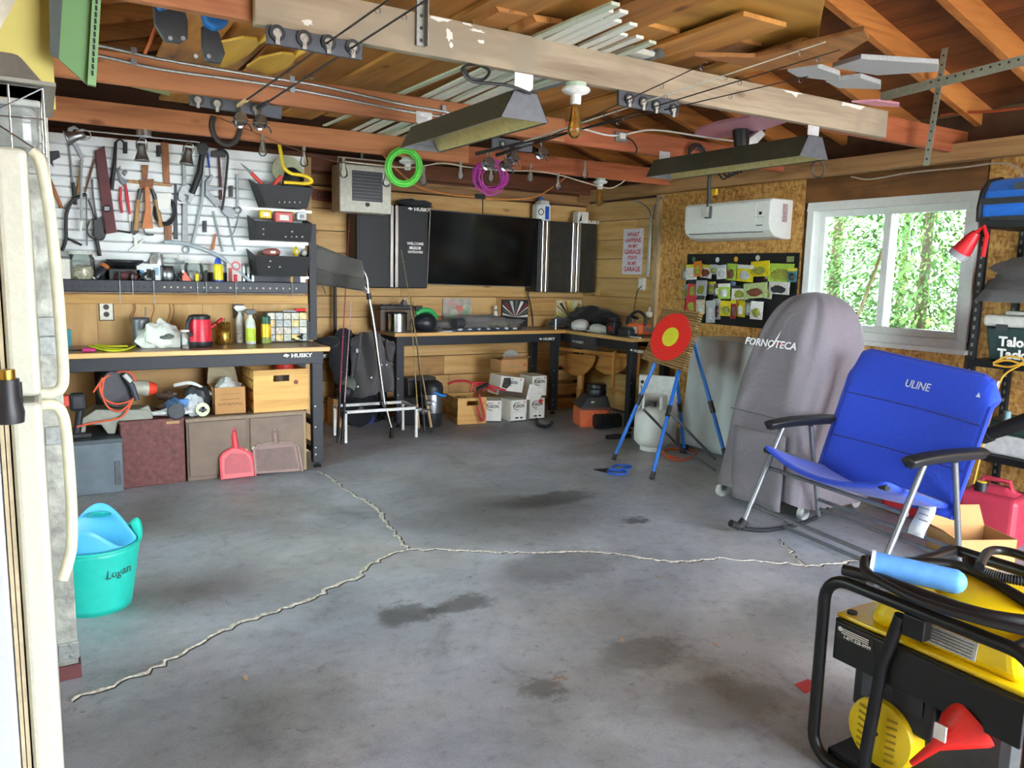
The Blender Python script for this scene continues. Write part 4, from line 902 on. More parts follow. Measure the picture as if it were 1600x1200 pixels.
MB().box((GX+.055, 1.22, .24), (GX+.062, 1.27, .38)).bw('socket_plate', DKSTEEL, ge)
MB().box((GX+.1, yb+.08, .05), (GX+.5, 1.25, .34)).bw('engine_block', pm('#4b4d4e', .5, .5), ge, bevel=.03)
MB().box((GX+.02, yb+.04, .02), (GX+.54, ya-.04, .05)).bw('base_plate', pm('#1b1c1e', .5, .3), ge)
rc_ = P(1375, 1140, X=GX+.05)
MB().lathe([(.10, 0), (.105, .04), (.095, .075), (.06, .085), (0, .088)], 32, Matrix.Translation((GX+.12, rc_.y, .16)) @ Matrix.Rotation(math.radians(-90), 4, 'Y')).bw('recoil_cover', pm('#e8c81c', .35, 0, .05, 8), ge)
for i in range(7):
    for sgn in (-1, 1):
        z = .10+i*.02; MB().bar((GX+.034, rc_.y+sgn*.028, z), (GX+.034, rc_.y+sgn*.058, z+.005), .003, .006).bw('recoil_slot', pm('#a58c12', .5), ge)
MB().cyl((GX+.03, rc_.y, .165), (GX+.036, rc_.y, .165), .007).bw('recoil_bolt', DKSTEEL, ge)
cbm = P(1440, 1130, X=GX+.12); MB().box((GX+.08, cbm.y-.05, .22), (GX+.14, cbm.y+.03, .28)).cyl((GX+.07, cbm.y, .25), (GX+.1, cbm.y, .25), .02).bw('carburettor', pm('#8d8f8e', .4, .8), ge, bevel=.006)
# funnel, hoses, foam roll on the generator
fu = thing('funnel', 'red plastic funnel lying against the generator engine', 'funnel', (GX-.05, .86, .05))
tip, mid, wide = P(1425, 1192, X=GX-.02), P(1462, 1165, X=GX-.02), P(1512, 1130, X=GX+.05)
FR = pm('#e02318', .4, 0, .05)
MB().tube([tip, mid, wide, wide+(wide-mid)*.12], [.008, .014, .068, .070], 20).bw('cone', FR, fu); 
pq = (mid+wide)/2+Vector((-.055, .0, .022)); MB().cbox(pq, (.006, .03, .04)).bw('sticker', pm('#e6e4de', .5), fu)
HO = pm('#17181b', .42)
def hose(label, px, z, r=.0125):
    pts = [P(x, y, Z=z if not isinstance(z, list) else z[i]) for i, (x, y) in enumerate(px)]
    return tag(MB().tube(spline(pts, 7), r, 10).bw('rubber_hose', HO), label, 'hose', 'black hoses on the generator')
hose('black hose looping through the white end of the foam roll', [(1352,872),(1352,890),(1375,908),(1440,940),(1520,965),(1600,985),(1680,1000)], [.66,.64,.635,.63,.63,.63,.63])
hose('black hose lying along the front edge of the generator frame', [(1318,890),(1370,903),(1430,925),(1500,950),(1560,965),(1640,975)], [.61,.615,.62,.62,.62,.62], .016)
hose('black hose curving behind the foam roll across the tank', [(1372,884),(1410,879),(1460,880),(1510,888),(1560,915),(1620,950)], .605, .016)
hose('black hose arching above the far end of the tank', [(1530,885),(1545,862),(1575,862),(1620,876)], .68)
hz = [P(x, y, Z=.66) for x, y in ((1512,875),(1520,885),(1545,896),(1580,905),(1630,912))]; hp = spline(hz, 30)
tag(MB().tube(hp, [.012+(.0025 if i % 3 == 0 else 0) for i in range(len(hp))], 8).bw('corrugated_hose', HO), 'black corrugated hose at the far end of the generator', 'hose')
fr_ = thing('foam_roll', 'light blue foam roll with white ends lying on the generator', 'foam roll', P(1430, 900, Z=.62))
a, b = P(1366, 880, Z=.645), P(1490, 908, Z=.632)
MB().cyl(a, b, .033, n=24).bw('foam_tube', pm('#5a97da', .6), fr_); MB().cyl(a, a-(b-a).normalized()*.01, .036, n=24).bw('end_cap', pm('#e2e5e8', .5), fr_)
MB().tube([a-(b-a).normalized()*.011+v for v in [Vector((.0, .017*math.cos(k), .017*math.sin(k))) for k in [q*.63 for q in range(10)]]], .006, 8, closed=True).bw('end_ring', pm('#3c4046', .5), fr_)
MB().ball(b, .033, 16).bw('rounded_end', pm('#5a97da', .6), fr_)
# ================================================================ LEFT SIDE
# ---- refrigerator
FRC = pm('#c6c6b6', .4, 0, .04, 90, .12); GSK = pm('#b9ab8c', .7, 0, .2, 30)
fy0, fy1, fx = 1.80, 2.48, -.005
fr = thing('refrigerator', 'old cream top freezer refrigerator seen edge on at the left', 'refrigerator', (-.38, 2.14, 0))
MB().box((-.76, fy0+.01, .03), (fx-.075, fy1, 1.63)).bw('cabinet_body', pm('#b9bfc2', .4, 0, .03, 90, .1), fr, bevel=.01)
zg = P(60, 624, Y=fy0).z; ztp = P(50, 232, Y=fy0).z
for n, a, b in (('freezer_door', zg+.006, ztp), ('fridge_door', .10, zg-.006)):
    d = MB().box((fx-.055, fy0, a), (fx, fy1, b)).bw(n, FRC, fr, bevel=.012, seg=3)
    for k in range(2): MB().box((fx-.074+k*.009, fy0+.012, a+.01), (fx-.067+k*.009, fy1-.02, b-.01)).bw('gasket', GSK, d)
MB().box((-.7, fy0+.06, 0), (fx-.09, fy1-.05, .08)).bw('kick_plate', BLACK, fr)
HY = 2.0
def hp(l): return [P(x, y, Y=HY) for x, y in l]

pts = spline(hp([(48,236),(62,252),(76,320),(87,420),(95,520),(99,585),(95,606),(80,614),(60,614)]), 5)
MB().tube(pts, .0125, 10).bw('freezer_handle', pm('#cfccb4', .4), fr)
pts = spline(hp([(58,634),(80,632),(94,640),(102,665),(108,730),(112,800),(112,850),(106,880),(98,905)]), 5)
MB().tube(pts, .0125, 10).bw('fridge_handle', pm('#cfccb4', .4), fr)
bt = thing('flashlight', 'black flashlight with brass cap stuck upright on the refrigerator side', 'flashlight', (P(14, 660, Y=fy0-.03).x-.0, fy0-.032, P(14, 660, Y=fy0-.03).z))
MB().lathe([(.026, 0), (.028, .02), (.022, .05), (.022, .085)], 16).build('barrel', pm('#1d1e24', .45), bt); MB().cyl((0, 0, .085), (0, 0, .103), .016).build('brass_cap', pm('#b08a3c', .3, 1.), bt)
MB().cbox((0, .022, .045), (.05, .016, .06)).build('magnet_mount', BLACK, bt)
# things on the refrigerator
wr_ = thing('wire_rack', 'chrome wire rack on top of the refrigerator', 'rack', (-.10, 2.2, ztp))
ra = [(-.18, -.2), (.13, -.2), (.13, .2), (-.18, .2)]
for z in (.008, .085, .15): MB().tube([(x, y, z) for x, y in ra], .0022, 6, closed=True).build('wire_loop', CHROME, wr_)
for k in range(6):
    x = -.18+.31*k/5; MB().tube([(x, -.2, .008), (x, -.2, .15), (x, .2, .15), (x, .2, .008)], .002, 6, closed=True).build('wire_bar', CHROME, wr_)
for s in (-1, 1): MB().tube([(-.18, -.203, .08+.07*s), (-.02, -.203, .08-.03*s), (.13, -.203, .08+.07*s)], .002, 6).build('wire_cross', CHROME, wr_)
simple_d = thing('glass_dish', 'clear glass dish held inside the chrome wire rack', 'dish', (-.11, 2.2, ztp+.014))
MB().box((-.15, -.17, 0), (.13, .17, .11)).build('dish', pm('#9aa09c', .15, 0, .35, 25), simple_d, bevel=.03, seg=3); MB().box((-.155, -.175, .10), (.135, .175, .115)).build('rim', pm('#b9bdb8', .15), simple_d, bevel=.005)
pn = thing('roasting_pan', 'upturned grey metal pan resting on the wire rack', 'pan', (-.12, 2.2, ztp+.154))
MB().hexa([(-.2, -.2, 0), (.16, -.2, 0), (.16, .2, 0), (-.2, .2, 0), (-.17, -.16, .07), (.11, -.16, .07), (.11, .16, .07), (-.17, .16, .07)]).build('pan_shell', pm('#a5a69b', .35, .6), pn, bevel=.012); MB().box((-.215, -.215, 0), (.175, .215, .008)).build('rim', pm('#a5a69b', .35, .6), pn)
wl = thing('paper_lampshade', 'pale translucent lampshade standing on the metal pan', 'lampshade', (-.12, 2.2, ztp+.225))
MB().lathe([(.035, 0), (.05, .03), (.12, .17)], 6, None, False).build('shade', pm('#d9d3bf', .6), wl, solid=.004); MB().lathe([(.05, 0), (.05, .015), (.02, .02)], 14).build('base', CHROME, wl)
a, b = P(4, 150, Y=2.75), P(77, -20, Y=2.75)
tag(MB().box((a.x-.3, 2.75, a.z-.02), (b.x, 2.77, JZ-.0)).bw('yellow_board', pm('#d5c66f', .6, 0, .08, 4)), 'pale yellow painted board hanging above the refrigerator', 'board')
gp = thing('steel_sheet', 'green steel shelf panel with slotted edge hanging beside the yellow board', 'panel', (P(110, 60, Y=2.68).x, 2.68, P(110, 130, Y=2.68).z))
MB().prism([P(x, y, Y=2.68) for x, y in ((78,-40),(150,-40),(142,133),(134,130),(92,92),(78,80))], (0, .012, 0)).bw('sheet', pm('#6f9a63', .45, 0, .1, 5), gp)
MB().prism([P(x, y, Y=2.675) for x, y in ((76,-40),(100,-40),(92,92),(78,85))], (0, .004, 0)).bw('dark_side', pm('#4d5552', .5), gp)
e0, e1 = P(153, -40, Y=2.672), P(143, 134, Y=2.672)
ed = MB().bar(e0, e1, .022, .02, (0, 1, 0)).bw('slotted_edge', pm('#7fa873', .45), gp)
for k in range(12): c = e0.lerp(e1, .25+.7*k/12)-Vector((0, .0105, 0)); MB().cbox(c, (.006, .002, .014)).bw('slot', BLACK, ed)
# dented galvanised upright beyond the refrigerator
up = thing('steel_upright', 'dented galvanised steel upright with riveted plates behind the refrigerator', 'post', (.0, 2.95, 0))
u0, u1 = P(117, 1045, Y=2.95), P(80, 300, Y=2.95)
xm, xw = (P(97, 700, Y=2.95).x), .05
MB().box((xm-xw, 2.93, 0), (xm+.012, 2.97, 2.24)).bw('channel', pm('#a8a99f', .45, .6, .35, 25, .3), up, bevel=.003)
for y in (510, 540, 680, 1020):
    c = P(95, y, Y=2.925); pl = MB().box((xm-xw+.004, 2.922, c.z-.03), (xm+.016, 2.93, c.z+.03)).bw('splice_plate', GALV, up, bevel=.002)
    for s in (-.018, .018): MB().cyl((xm-.01, 2.918, c.z+s), (xm-.01, 2.923, c.z+s), .006, n=8).bw('rivet', STEEL, pl)
MB().box((xm-xw, 2.92, 0), (xm+.02, 2.98, .05)).bw('foot', pm('#5a2d2c', .6), up)
# ---- turquoise tubs
bk = thing('tub', 'turquoise flexible tub with handwritten name on the floor', 'tub', (.145, 3.55, 0))
TQ = pm('#22bfae', .45, 0, .05)
def tubf(r0, r1, h, hump, n=48):
    def fn(u, v):
        a = 2*math.pi*u; r = r0+(r1-r0)*v; z = v*(h+hump*max(0, math.cos(2*a-.5))**3)
        return (r*math.cos(a), r*math.sin(a), .004+z)
    return fn
MB().grid(tubf(.13, .175, .27, .06), 60, 12).build('tub_wall', TQ, bk, solid=.006); MB().cyl((0, 0, 0), (0, 0, .008), .131, n=40).build('tub_floor', TQ, bk)
MB().tube([tubf(.13, .177, .27, .06)(u/60, 1) for u in range(60)], .007, 8, closed=True).build('rim', TQ, bk)
text('Logan', .05, pm('#1d4d4a', .6), bk, bk.matrix_basis @ frame((.075, -.144, .18), (.87, .45, .06), (.45, -.87, .12)), sx=.9, shear=.3)
b2 = thing('tub', 'light blue tub nested inside the turquoise one', 'tub', (.145, 3.55, .02))
LBU = pm('#55b9e8', .45, 0, .05)
MB().grid(lambda u, v: (lambda a, r: (r*math.cos(a), r*math.sin(a), v*(.255+.12*max(0, math.cos(a-1.35))**4+.1*max(0, math.cos(a-1.35-math.pi))**6)))(2*math.pi*u, .118+.04*v), 60, 12).build('tub_wall', LBU, b2, solid=.005)
MB().cyl((0, 0, .0), (0, 0, .006), .119, n=40).build('tub_floor', LBU, b2)
MB().prism([(.145*math.cos(1.35+.35*math.cos(k*.524))*1.0, .145*math.sin(1.35+.35*math.cos(k*.524)), .33+.013*math.sin(k*.524)) for k in range(12)], (-.003, -.014, 0)).build('handle_slot', pm('#1f9fa0', .5), b2)

# ---- tools hung on the slat wall, traced on the wall plane
def S(x, y, off=.02): return P(x, y, Y=YP-.013-off)
OR = pm('#c9763a', .5); WH = wood('#a5683a', '#7a4824', 2, 12., .5, knots=False); WL = wood('#c79a62', '#a0743f', 2, 12., .5, knots=False); REDP = pm('#cf2536', .4); RUST = pm('#8a5a3e', .6, .4, .3, 40)
MATS = {'k': BLACK, 's': pm('#94989c', .55, .6, .15), 'c': pm('#9fa3a6', .5, .6, .15), 'd': DKSTEEL, 'w': WH, 'l': WL, 'r': REDP, 'o': OR, 'm': pm('#5c2026', .55, 0, .2, 20), 'u': RUST, 'b': pm('#2b49b0', .4), 'y': pm('#e8c81e', .4), 'W': WHITE, 'g': pm('#9ba0a4', .5), 'n': pm('#6d4a33', .6), 'G': pm('#a9b5bd', .35)}
def tool(name, label, parts, cat='tool', group=None):
    xs = [S(*pp)  for p in parts for pp in p[2]]; lo = min(xs, key=lambda v: v.z)
    t = thing(name, label, cat, (sum(v.x for v in xs)/len(xs), YP-.02, lo.z), 0, group)
    for p in parts:
        n, kind, px, mt, th = p[:5]; off = p[5] if len(p) > 5 else .012
        mb = MB()
        if kind == 'p': mb.prism([S(x, y, off) for x, y in px], (0, -th, 0)); mb.bw(n, MATS[mt], t, bevel=min(.003, th*.3))
        elif kind == 't': mb.tube([S(x, y, off+th) for x, y in px], th, 10); mb.bw(n, MATS[mt], t)
        elif kind == 'c': mb.tube(spline([S(x, y, off+th) for x, y in px], 6), th, 10); mb.bw(n, MATS[mt], t)
        elif kind == 'v': mb.tube([S(x, y, off+max(th)) for x, y in px], th, 12); mb.bw(n, MATS[mt], t)
        elif kind == 'o': mb.tube([S(px[0][0]+px[1][0]*math.cos(k*.3142), px[0][1]+px[1][1]*math.sin(k*.3142), off+th) for k in range(20)], th, 8, closed=True); mb.bw(n, MATS[mt], t)
    return t
tool('hammer', 'claw hammer with tilted reddish wood handle, leftmost on the tool wall', [('head', 'p', [(62,238),(92,236),(94,246),(82,252),(84,262),(78,254),(60,250)], 'k', .025), ('handle', 't', [(66,252),(96,325)], 'w', .012, .0)], 'hammer')
tool('hammer', 'black gripped hammer hanging straight beside the leftmost wood handled one', [('head', 'p', [(52,243),(78,240),(80,252),(54,255)], 'k', .025, .05), ('shaft', 't', [(63,250),(66,285)], 's', .007, .05), ('grip', 't', [(66,285),(72,332)], 'k', .011, .05)], 'hammer')
tool('lopper', 'long chrome hook nosed lopper with slim wooden handle', [('jaw', 'p', [(104,212),(106,200),(116,196),(124,202),(114,203),(112,210),(132,246),(128,252),(108,215)], 'c', .012), ('arm', 't', [(106,212),(114,285)], 's', .006), ('grip', 't', [(114,285),(118,320)], 'k', .011), ('wood_handle', 't', [(128,250),(122,302)], 'l', .010)], 'lopper')
tool('bow_saw', 'black curved bow saw hanging beside the maroon level', [('frame', 'c', [(97,392),(103,374),(103,350),(105,330),(115,312),(135,303)], 'k', .011, .03), ('tail', 't', [(105,372),(128,383)], 'k', .008, .03), ('blade', 't', [(135,304),(136,384)], 'd', .004, .03)], 'saw')
tool('tube_handle', 'slim silver extension rod hanging in front of the bow saw', [('rod', 't', [(127,250),(127,345)], 'g', .008, .06), ('tip', 't', [(127,345),(126,362)], 'W', .009, .06)], 'rod')
tool('spirit_level', 'maroon wooden spirit level with round black vial', [('bar', 'p', [(148,237),(163,228),(182,363),(165,366)], 'm', .022, .02), ('vial_ring', 'o', [(167,326),(6,5)], 'k', .005, .035), ('vial', 'p', [(163,323),(171,323),(171,329),(163,329)], 'g', .003, .045)], 'level')
tool('pry_bar', 'black flat bar hanging right of the maroon level', [('bar', 'v', [(181,222),(179,255),(174,296)], 'k', [.009, .012, .014]), ('hook', 'c', [(181,222),(188,218),(197,226)], 'k', .006)], 'bar')
tool('chain_hoist', 'dark chain hoist hanging in front of the slat wall', [('chain', 'c', [(144,280),(145,300),(148,325),(152,345)], 'd', .006, .03), ('body', 'p', [(146,345),(158,338),(163,372),(152,376),(146,368)], 'k', .04, .03), ('strap', 't', [(138,312),(150,345)], 'k', .005, .03), ('hook', 'c', [(140,345),(136,360),(144,372),(160,374),(166,362)], 'k', .005, .03), ('tail', 't', [(151,374),(156,400)], 'k', .012, .03)], 'hoist')
tool('long_rod', 'thin wooden stick hanging between saw and level', [('stick', 't', [(148,248),(133,300)], 'n', .006)], 'stick')
tool('slip_joint_pliers', 'red handled slip joint pliers with curved steel jaw', [('jaw', 'p', [(182,265),(189,259),(186,268),(190,276),(199,284),(194,292),(187,284)], 'd', .012), ('small_jaw', 'p', [(190,270),(197,265),(199,268),(195,275)], 'd', .01), ('handle', 'v', [(189,292),(188,310),(191,333)], 'r', [.007, .010, .007]), ('handle', 'v', [(196,288),(199,310),(203,335)], 'r', [.007, .010, .007])], 'pliers')
tool('garden_shears', 'rusty garden shears with two spread wooden handles', [('blade', 'p', [(221,258),(232,258),(230,280),(222,280)], 'u', .012), ('pivot', 'p', [(217,281),(240,280),(238,296),(220,296)], 'u', .016), ('ferrule', 't', [(219,295),(216,312)], 'd', .012), ('handle', 'v', [(216,312),(212,360)], 'l', [.014, .016]), ('ferrule', 't', [(237,295),(243,312)], 'd', .012), ('handle', 'v', [(243,312),(252,355)], 'l', [.014, .016])], 'shears')
tool('hand_sickle', 'sickle with flat orange brown handle hanging between the shear handles', [('handle', 'p', [(226,292),(233,292),(236,330),(239,357),(221,357),(227,325)], 'o', .018, .045), ('hook', 'c', [(224,357),(228,366),(240,367)], 'd', .006, .045)], 'sickle')
tool('wooden_square', 'wooden try square with horizontal arm hanging behind the shears', [('stock', 'p', [(251,222),(263,224),(265,288),(255,287)], 'w', .014, .001), ('arm', 'p', [(200,281),(268,287),(268,292),(200,286)], 'l', .01, .001)], 'square')
tool('steel_square', 'dark steel square with long blade right of the tape roll', [('blade', 'p', [(272,287),(276,287),(278,374),(271,374)], 'k', .006, .001), ('stock', 'p', [(256,352),(268,352),(268,375),(257,375)], 'w', .014, .001)], 'square')
tool('tape_roll', 'thick black coil of tape with a white paper tag', [('roll', 'o', [(258,330),(15,20)], 'k', .014, .012), ('tag', 'p', [(244,302),(268,302),(266,326),(248,328)], 'W', .004, .045)], 'tape')
tool('adjustable_wrench', 'large adjustable wrench with bright open jaw', [('jaw', 'p', [(278,302),(284,291),(293,288),(301,296),(302,308),(296,319),(292,316),(294,306),(288,304),(290,312),(284,316),(278,312)], 'c', .022), ('handle', 'p', [(285,318),(292,318),(294,378),(284,378)], 's', .012), ('upper_arm', 'p', [(284,240),(289,240),(291,290),(285,290)], 's', .012)], 'wrench')
tool('pipe_wrench', 'black ribbed grip of a heavy wrench hanging above the adjustable wrench', [('head', 'p', [(306,226),(318,222),(326,230),(322,242),(310,242)], 'k', .03, .04), ('grip', 'v', [(316,238),(312,270),(300,302)], 'k', [.018, .022, .02], .03)], 'wrench')
tool('blue_pen_tool', 'slim blue handled awl hanging on the slat wall', [('handle', 't', [(324,238),(327,262)], 'b', .007), ('shaft', 't', [(327,262),(329,276)], 's', .003)], 'awl')
tool('ball_peen_hammer', 'dark red handled hammer with black head beside the hacksaw', [('head', 'p', [(330,236),(352,236),(352,246),(330,245)], 'k', .025), ('handle', 'v', [(342,245),(344,280),(345,312)], 'm', [.007, .010, .009])], 'hammer')
tool('hacksaw', 'black tube hacksaw frame bent at its top', [('frame', 'c', [(340,234),(350,235),(356,244),(354,270),(351,300),(347,328)], 'k', .008, .04)], 'saw')
tool('grey_hose', 'pale grey hose hanging straight down the slat wall', [('hose', 'c', [(318,242),(317,280),(316,310),(308,350),(301,380)], 'G', .010, .02)], 'hose')
tool('rivet_gun', 'silver hand riveter with spread handles', [('body', 'p', [(320,284),(331,272),(332,276),(325,290),(347,293),(347,297),(326,299),(345,318),(338,325),(320,305)], 's', .02), ('handle', 't', [(333,330),(348,393)], 'g', .007)], 'riveter')
tool('locking_pliers', 'cluster of silver locking pliers hanging by their jaws', [('jaws', 'p', [(342,322),(358,324),(368,330),(364,342),(352,338),(346,332)], 's', .03), ('handle', 't', [(356,338),(367,392)], 'g', .006), ('spring_arm', 'c', [(374,330),(370,350),(362,368),(350,370),(340,366)], 'g', .004)], 'pliers')
tool('combination_wrench', 'slim silver wrench hanging left of the top black bin', [('shaft', 'p', [(368,272),(372,272),(373,322),(369,322)], 's', .008), ('ring', 'o', [(372,328),(5,5)], 's', .005)], 'wrench')
tool('orange_chisel', 'orange handled chisel hanging low on the slat wall', [('handle', 'v', [(337,365),(332,390)], 'o', [.006, .012])], 'chisel')
tool('rivet_pistol', 'white and silver trigger tool hanging low between level and shears', [('barrel', 'p', [(202,335),(206,345),(212,352),(206,360),(203,352),(200,342)], 'W', .012), ('body', 'p', [(204,345),(213,352),(217,362),(209,368),(204,362)], 'k', .02), ('lever', 'p', [(209,371),(215,371),(215,381),(224,372),(226,375),(214,388),(202,394),(200,391),(209,384)], 'W', .012), ('nozzle', 't', [(183,360),(204,364)], 'k', .006)], 'tool')
for i, (x, y) in enumerate(((195,230),(247,235),(319,353),(360,298))):
    tool('slat_hook', ['empty black slat hook under the lamp bar, left one', 'empty black slat hook under the lamp bar, right one', 'empty black hook low beside the hanging grey hose', 'empty black hook right of the hacksaw frame'][i], [('plate', 'p', [(x-3,y-8),(x+4,y-8),(x+4,y+10),(x-3,y+10)], 'k', .005, .0), ('prong', 't', [(x,y-6),(x+1,y+6)], 'k', .003, .03)], 'hook', 'empty slat wall hooks')
tool('grommet', 'round grey washer hung low on the slat wall', [('ring', 'o', [(290,390),(5,5)], 'g', .006)], 'washer')
hs = spline([S(x, y, .05+.0) for x, y in ((256,378),(285,380),(315,388),(345,402),(370,422),(392,440))], 8)
tag(MB().tube(hs, .013, 12).bw('clear_hose', MATS['G']), 'thick bluish clear hose slanting down across the shelf items', 'hose')
# ---- spot lamp bar
lp = thing('spot_lamp_bar', 'chrome ceiling lamp bar with three spot heads above the tools', 'lamp', (P(225, 205, Y=5.55).x, 5.55, P(225, 208, Y=5.55).z))
LY = 5.55; L0, L1, LC = P(130, 210, Y=LY), P(312, 223, Y=LY), P(225, 208, Y=LY)
L1.z = L0.z = LC.z-.02
MB().tube([L0, L1], .006, 8).bw('bar', CHROME, lp); MB().cyl((LC.x, LY, LC.z-.02), (LC.x, LY, JZ-.0), .052, n=24).bw('canopy', CHROME, lp)
for i, (x, y, tl) in enumerate(((146,216,70),(224,217,0),(298,222,8))):
    c = P(x, 300, Y=LY); c.z = L0.z-.01; R_ = Matrix.Translation(c) @ Matrix.Rotation(math.radians(tl), 4, 'Y')
    h = MB().lathe([(.022, -.035), (.024, -.06), (.026, -.09), (.042, -.135), (.046, -.14)], 24, R_, False).bw('spot_head', STEEL, lp, solid=.003)
    MB().lathe([(.04, -.128), (.0, -.122)], 20, R_).bw('bulb_face', pm('#f2f2ee', .3), h)
    MB().tube(spline([R_ @ Vector(v) for v in ((0,0,0), (.025,0,-.01), (.032,0,-.035), (.03,0,-.07))], 5), .004, 6).bw('bracket', CHROME, h); MB().tube([R_ @ Vector(v) for v in ((0,0,0), (-.03,0,-.03), (-.03,0,-.07))], .004, 6).bw('bracket', CHROME, h)
# ---- black shelf tray and its contents
ty0 = 5.74; tz1, tz0 = P(300, 439, Y=ty0).z, P(300, 457, Y=ty0).z; tx1 = P(480, 450, Y=ty0).x
tr_ = thing('tool_tray', 'long black perforated metal tray mounted below the slat wall', 'tray', (.5, 5.82, tz0))
TRM = pm('#2b2d33', .45, .4)
MB().box((-.6, ty0, tz0), (tx1, ty0+.004, tz1)).bw('front_lip', TRM, tr_); MB().box((-.6, ty0, tz0), (tx1, YP-.014, tz0+.004)).bw('tray_floor', TRM, tr_); MB().box((-.6, ty0, tz1-.004), (tx1, ty0+.05, tz1)).bw('top_ledge', TRM, tr_)
MB().box((-.6, YP-.018, tz0), (tx1, YP-.014, tz1+.06)).bw('back_lip', TRM, tr_); MB().box((-.6, ty0+.06, tz1-.03), (tx1, YP-.02, tz1-.026)).bw('middle_floor', TRM, tr_)
for k in range(38):
    x = P(82+k*10.3, 448, Y=ty0-.001).x
    MB().cbox((x, ty0-.001, (tz0+tz1)/2-.005), (.011, .002, .011)).bw('hole', pm('#c5b6a0' if k > 16 else '#0c0c0e', .6), tr_)
for x in (350, 470): 
    a = P(x, 457, Y=ty0); MB().prism([(a.x-.04, ty0-.003, tz1), (a.x+.03, ty0-.003, tz1-.02), (a.x, ty0-.003, tz0)], (0, .002, 0)).bw('gusset', TRM, tr_)
TZ = tz1-.026
def on(px, Y=5.82, Z=None): return Vector((P(px, 430, Y=Y).x, Y, TZ if Z is None else Z))
def jar(label, loc, r, h, lid, fill, rz=0, name='glass_jar'):
    t = thing(name, label, 'jar', loc, rz)
    MB().lathe([(r*.95, 0), (r, .008), (r, h*.78), (r*.85, h*.86), (r*.85, h*.9)], 22).build('glass', glass('#eef4f2', .10), t); MB().cyl((0, 0, h*.9), (0, 0, h), r*.92, n=22).build('lid', lid, t)
    if fill: MB().blob((0, 0, h*.3), (r*.86, r*.86, h*.28), 14, .25, seed=int(h*1000), flat=.006).build('contents', fill, t)
    return t
jar('small jar with red lid half hidden behind the freezer handle', on(70), .045, .19, REDP, pm('#8c8f92', .5, 0, .5, 90))
jar('big wide clear jar of bits on the tool tray', on(128), .078, .205, pm('#cfd2cc', .5), pm('#b9aa8c', .5, .2, .6, 90))
jar('clear jar with pale lid right of the steel mug', on(303), .062, .165, pm('#d5d5cc', .5), pm('#9a948a', .5, .2, .6, 90))
jar('squat clear jar standing far back on the tool tray', on(268, 5.88), .06, .20, pm('#d9dad6', .5), pm('#a8aaa6', .5, 0, .5, 60))
def simple(name, label, cat, loc, build, rz=0, group=None):
    t = thing(name, label, cat, loc, rz, group); build(t); return t
simple('switch_box', 'blank white plastic box leaning on the tray beside the big clear jar', 'box', on(90, 5.80), lambda t: (MB().box((-.07, -.03, 0), (.08, .03, .155)).build('case', pm('#d9d8cf', .5), t, bevel=.008), MB().box((-.05, -.032, .155), (.075, .03, .17)).build('lid', pm('#3a3c3e', .5), t)), .15)
def can_tilt(t):
    R_ = Matrix.Translation((0, 0, .03)) @ Matrix.Rotation(math.radians(38), 4, 'Y') @ Matrix.Rotation(math.radians(-20), 4, 'X')
    MB().lathe([(.026, 0), (.03, .01), (.03, .12), (.024, .135)], 18, R_).build('can_body', pm('#2e3338', .35, .3, .4, 40), t); MB().lathe([(.03, .0), (.034, -.008), (.03, -.016)], 18, R_).build('rim', CHROME, t); MB().lathe([(.031, .09), (.031, .115)], 18, R_, False).build('label_band', OR, t)
simple('spray_can', 'tipped over dark can with orange band on the tray', 'can', on(162, 5.80)+Vector((-.05, 0, 0)), can_tilt)
simple('tool_case', 'black open case holding wrapped tools under the green bowl', 'case', on(196, 5.84), lambda t: (MB().box((-.10, -.05, 0), (.10, .06, .10)).build('case', pm('#1c1e20', .5), t, bevel=.006), MB().blob((0, -.05, .05), (.07, .02, .03), 12, .4, seed=3).build('contents', pm('#5a2b30', .5, 0, .5, 50), t)))
simple('green_bowl', 'shallow dark bowl with green inside resting on the black case', 'bowl', on(196, 5.84)+Vector((0, 0, .101)), lambda t: (MB().lathe([(.05, 0), (.10, .03), (.115, .055)], 28, None, False).build('bowl', BLACK, t, solid=.004), MB().lathe([(.0, .012), (.09, .036), (.108, .053)], 28, None, False).build('lining', pm('#3c8a4a', .5, 0, .3, 40), t)))
def carton(t):
    MB().box((-.075, -.03, 0), (.075, .04, .135)).build('carton', pm('#dfe2e2', .6, 0, .06, 30), t, bevel=.002)
    for k in range(3): MB().box((-.055+.04*k, -.032, .02+.02*k), (-.03+.045*k, -.03, .09+.01*k)).build('printed_block', pm(['#3d7fb8', '#2e3033', '#8fb0c9'][k], .5), t)
simple('parts_carton', 'white and blue printed carton on the tool tray', 'carton', on(232), carton)
simple('foil_bag', 'crumpled silver bag behind the printed carton', 'bag', on(245, 5.885), lambda t: MB().blob((0, 0, .10), (.055, .02, .10), 18, .25, seed=6, flat=0).build('foil', pm('#b9bcc0', .25, .6, .3, 40), t))
simple('steel_mug', 'brushed steel mug on the tray between carton and jar', 'mug', on(262, 5.79), lambda t: (MB().lathe([(.043, 0), (.044, .125)], 24, None, False).build('cup', STEEL, t, solid=.003), MB().cyl((0, 0, 0), (0, 0, .004), .043, n=24).build('cup_base', STEEL, t)))
simple('utility_knife', 'orange utility knife propped on the tray', 'knife', on(289, 5.765), lambda t: (MB().prism([(-.02, 0, 0), (.04, 0, 0), (.045, 0, .02), (.005, 0, .085), (-.02, 0, .08)], (0, .018, 0)).build('body', pm('#e8542a', .4), t, bevel=.004), MB().prism([(-.018, .004, .08), (.0, .004, .085), (-.012, .004, .10)], (0, .002, 0)).build('blade', STEEL, t)))
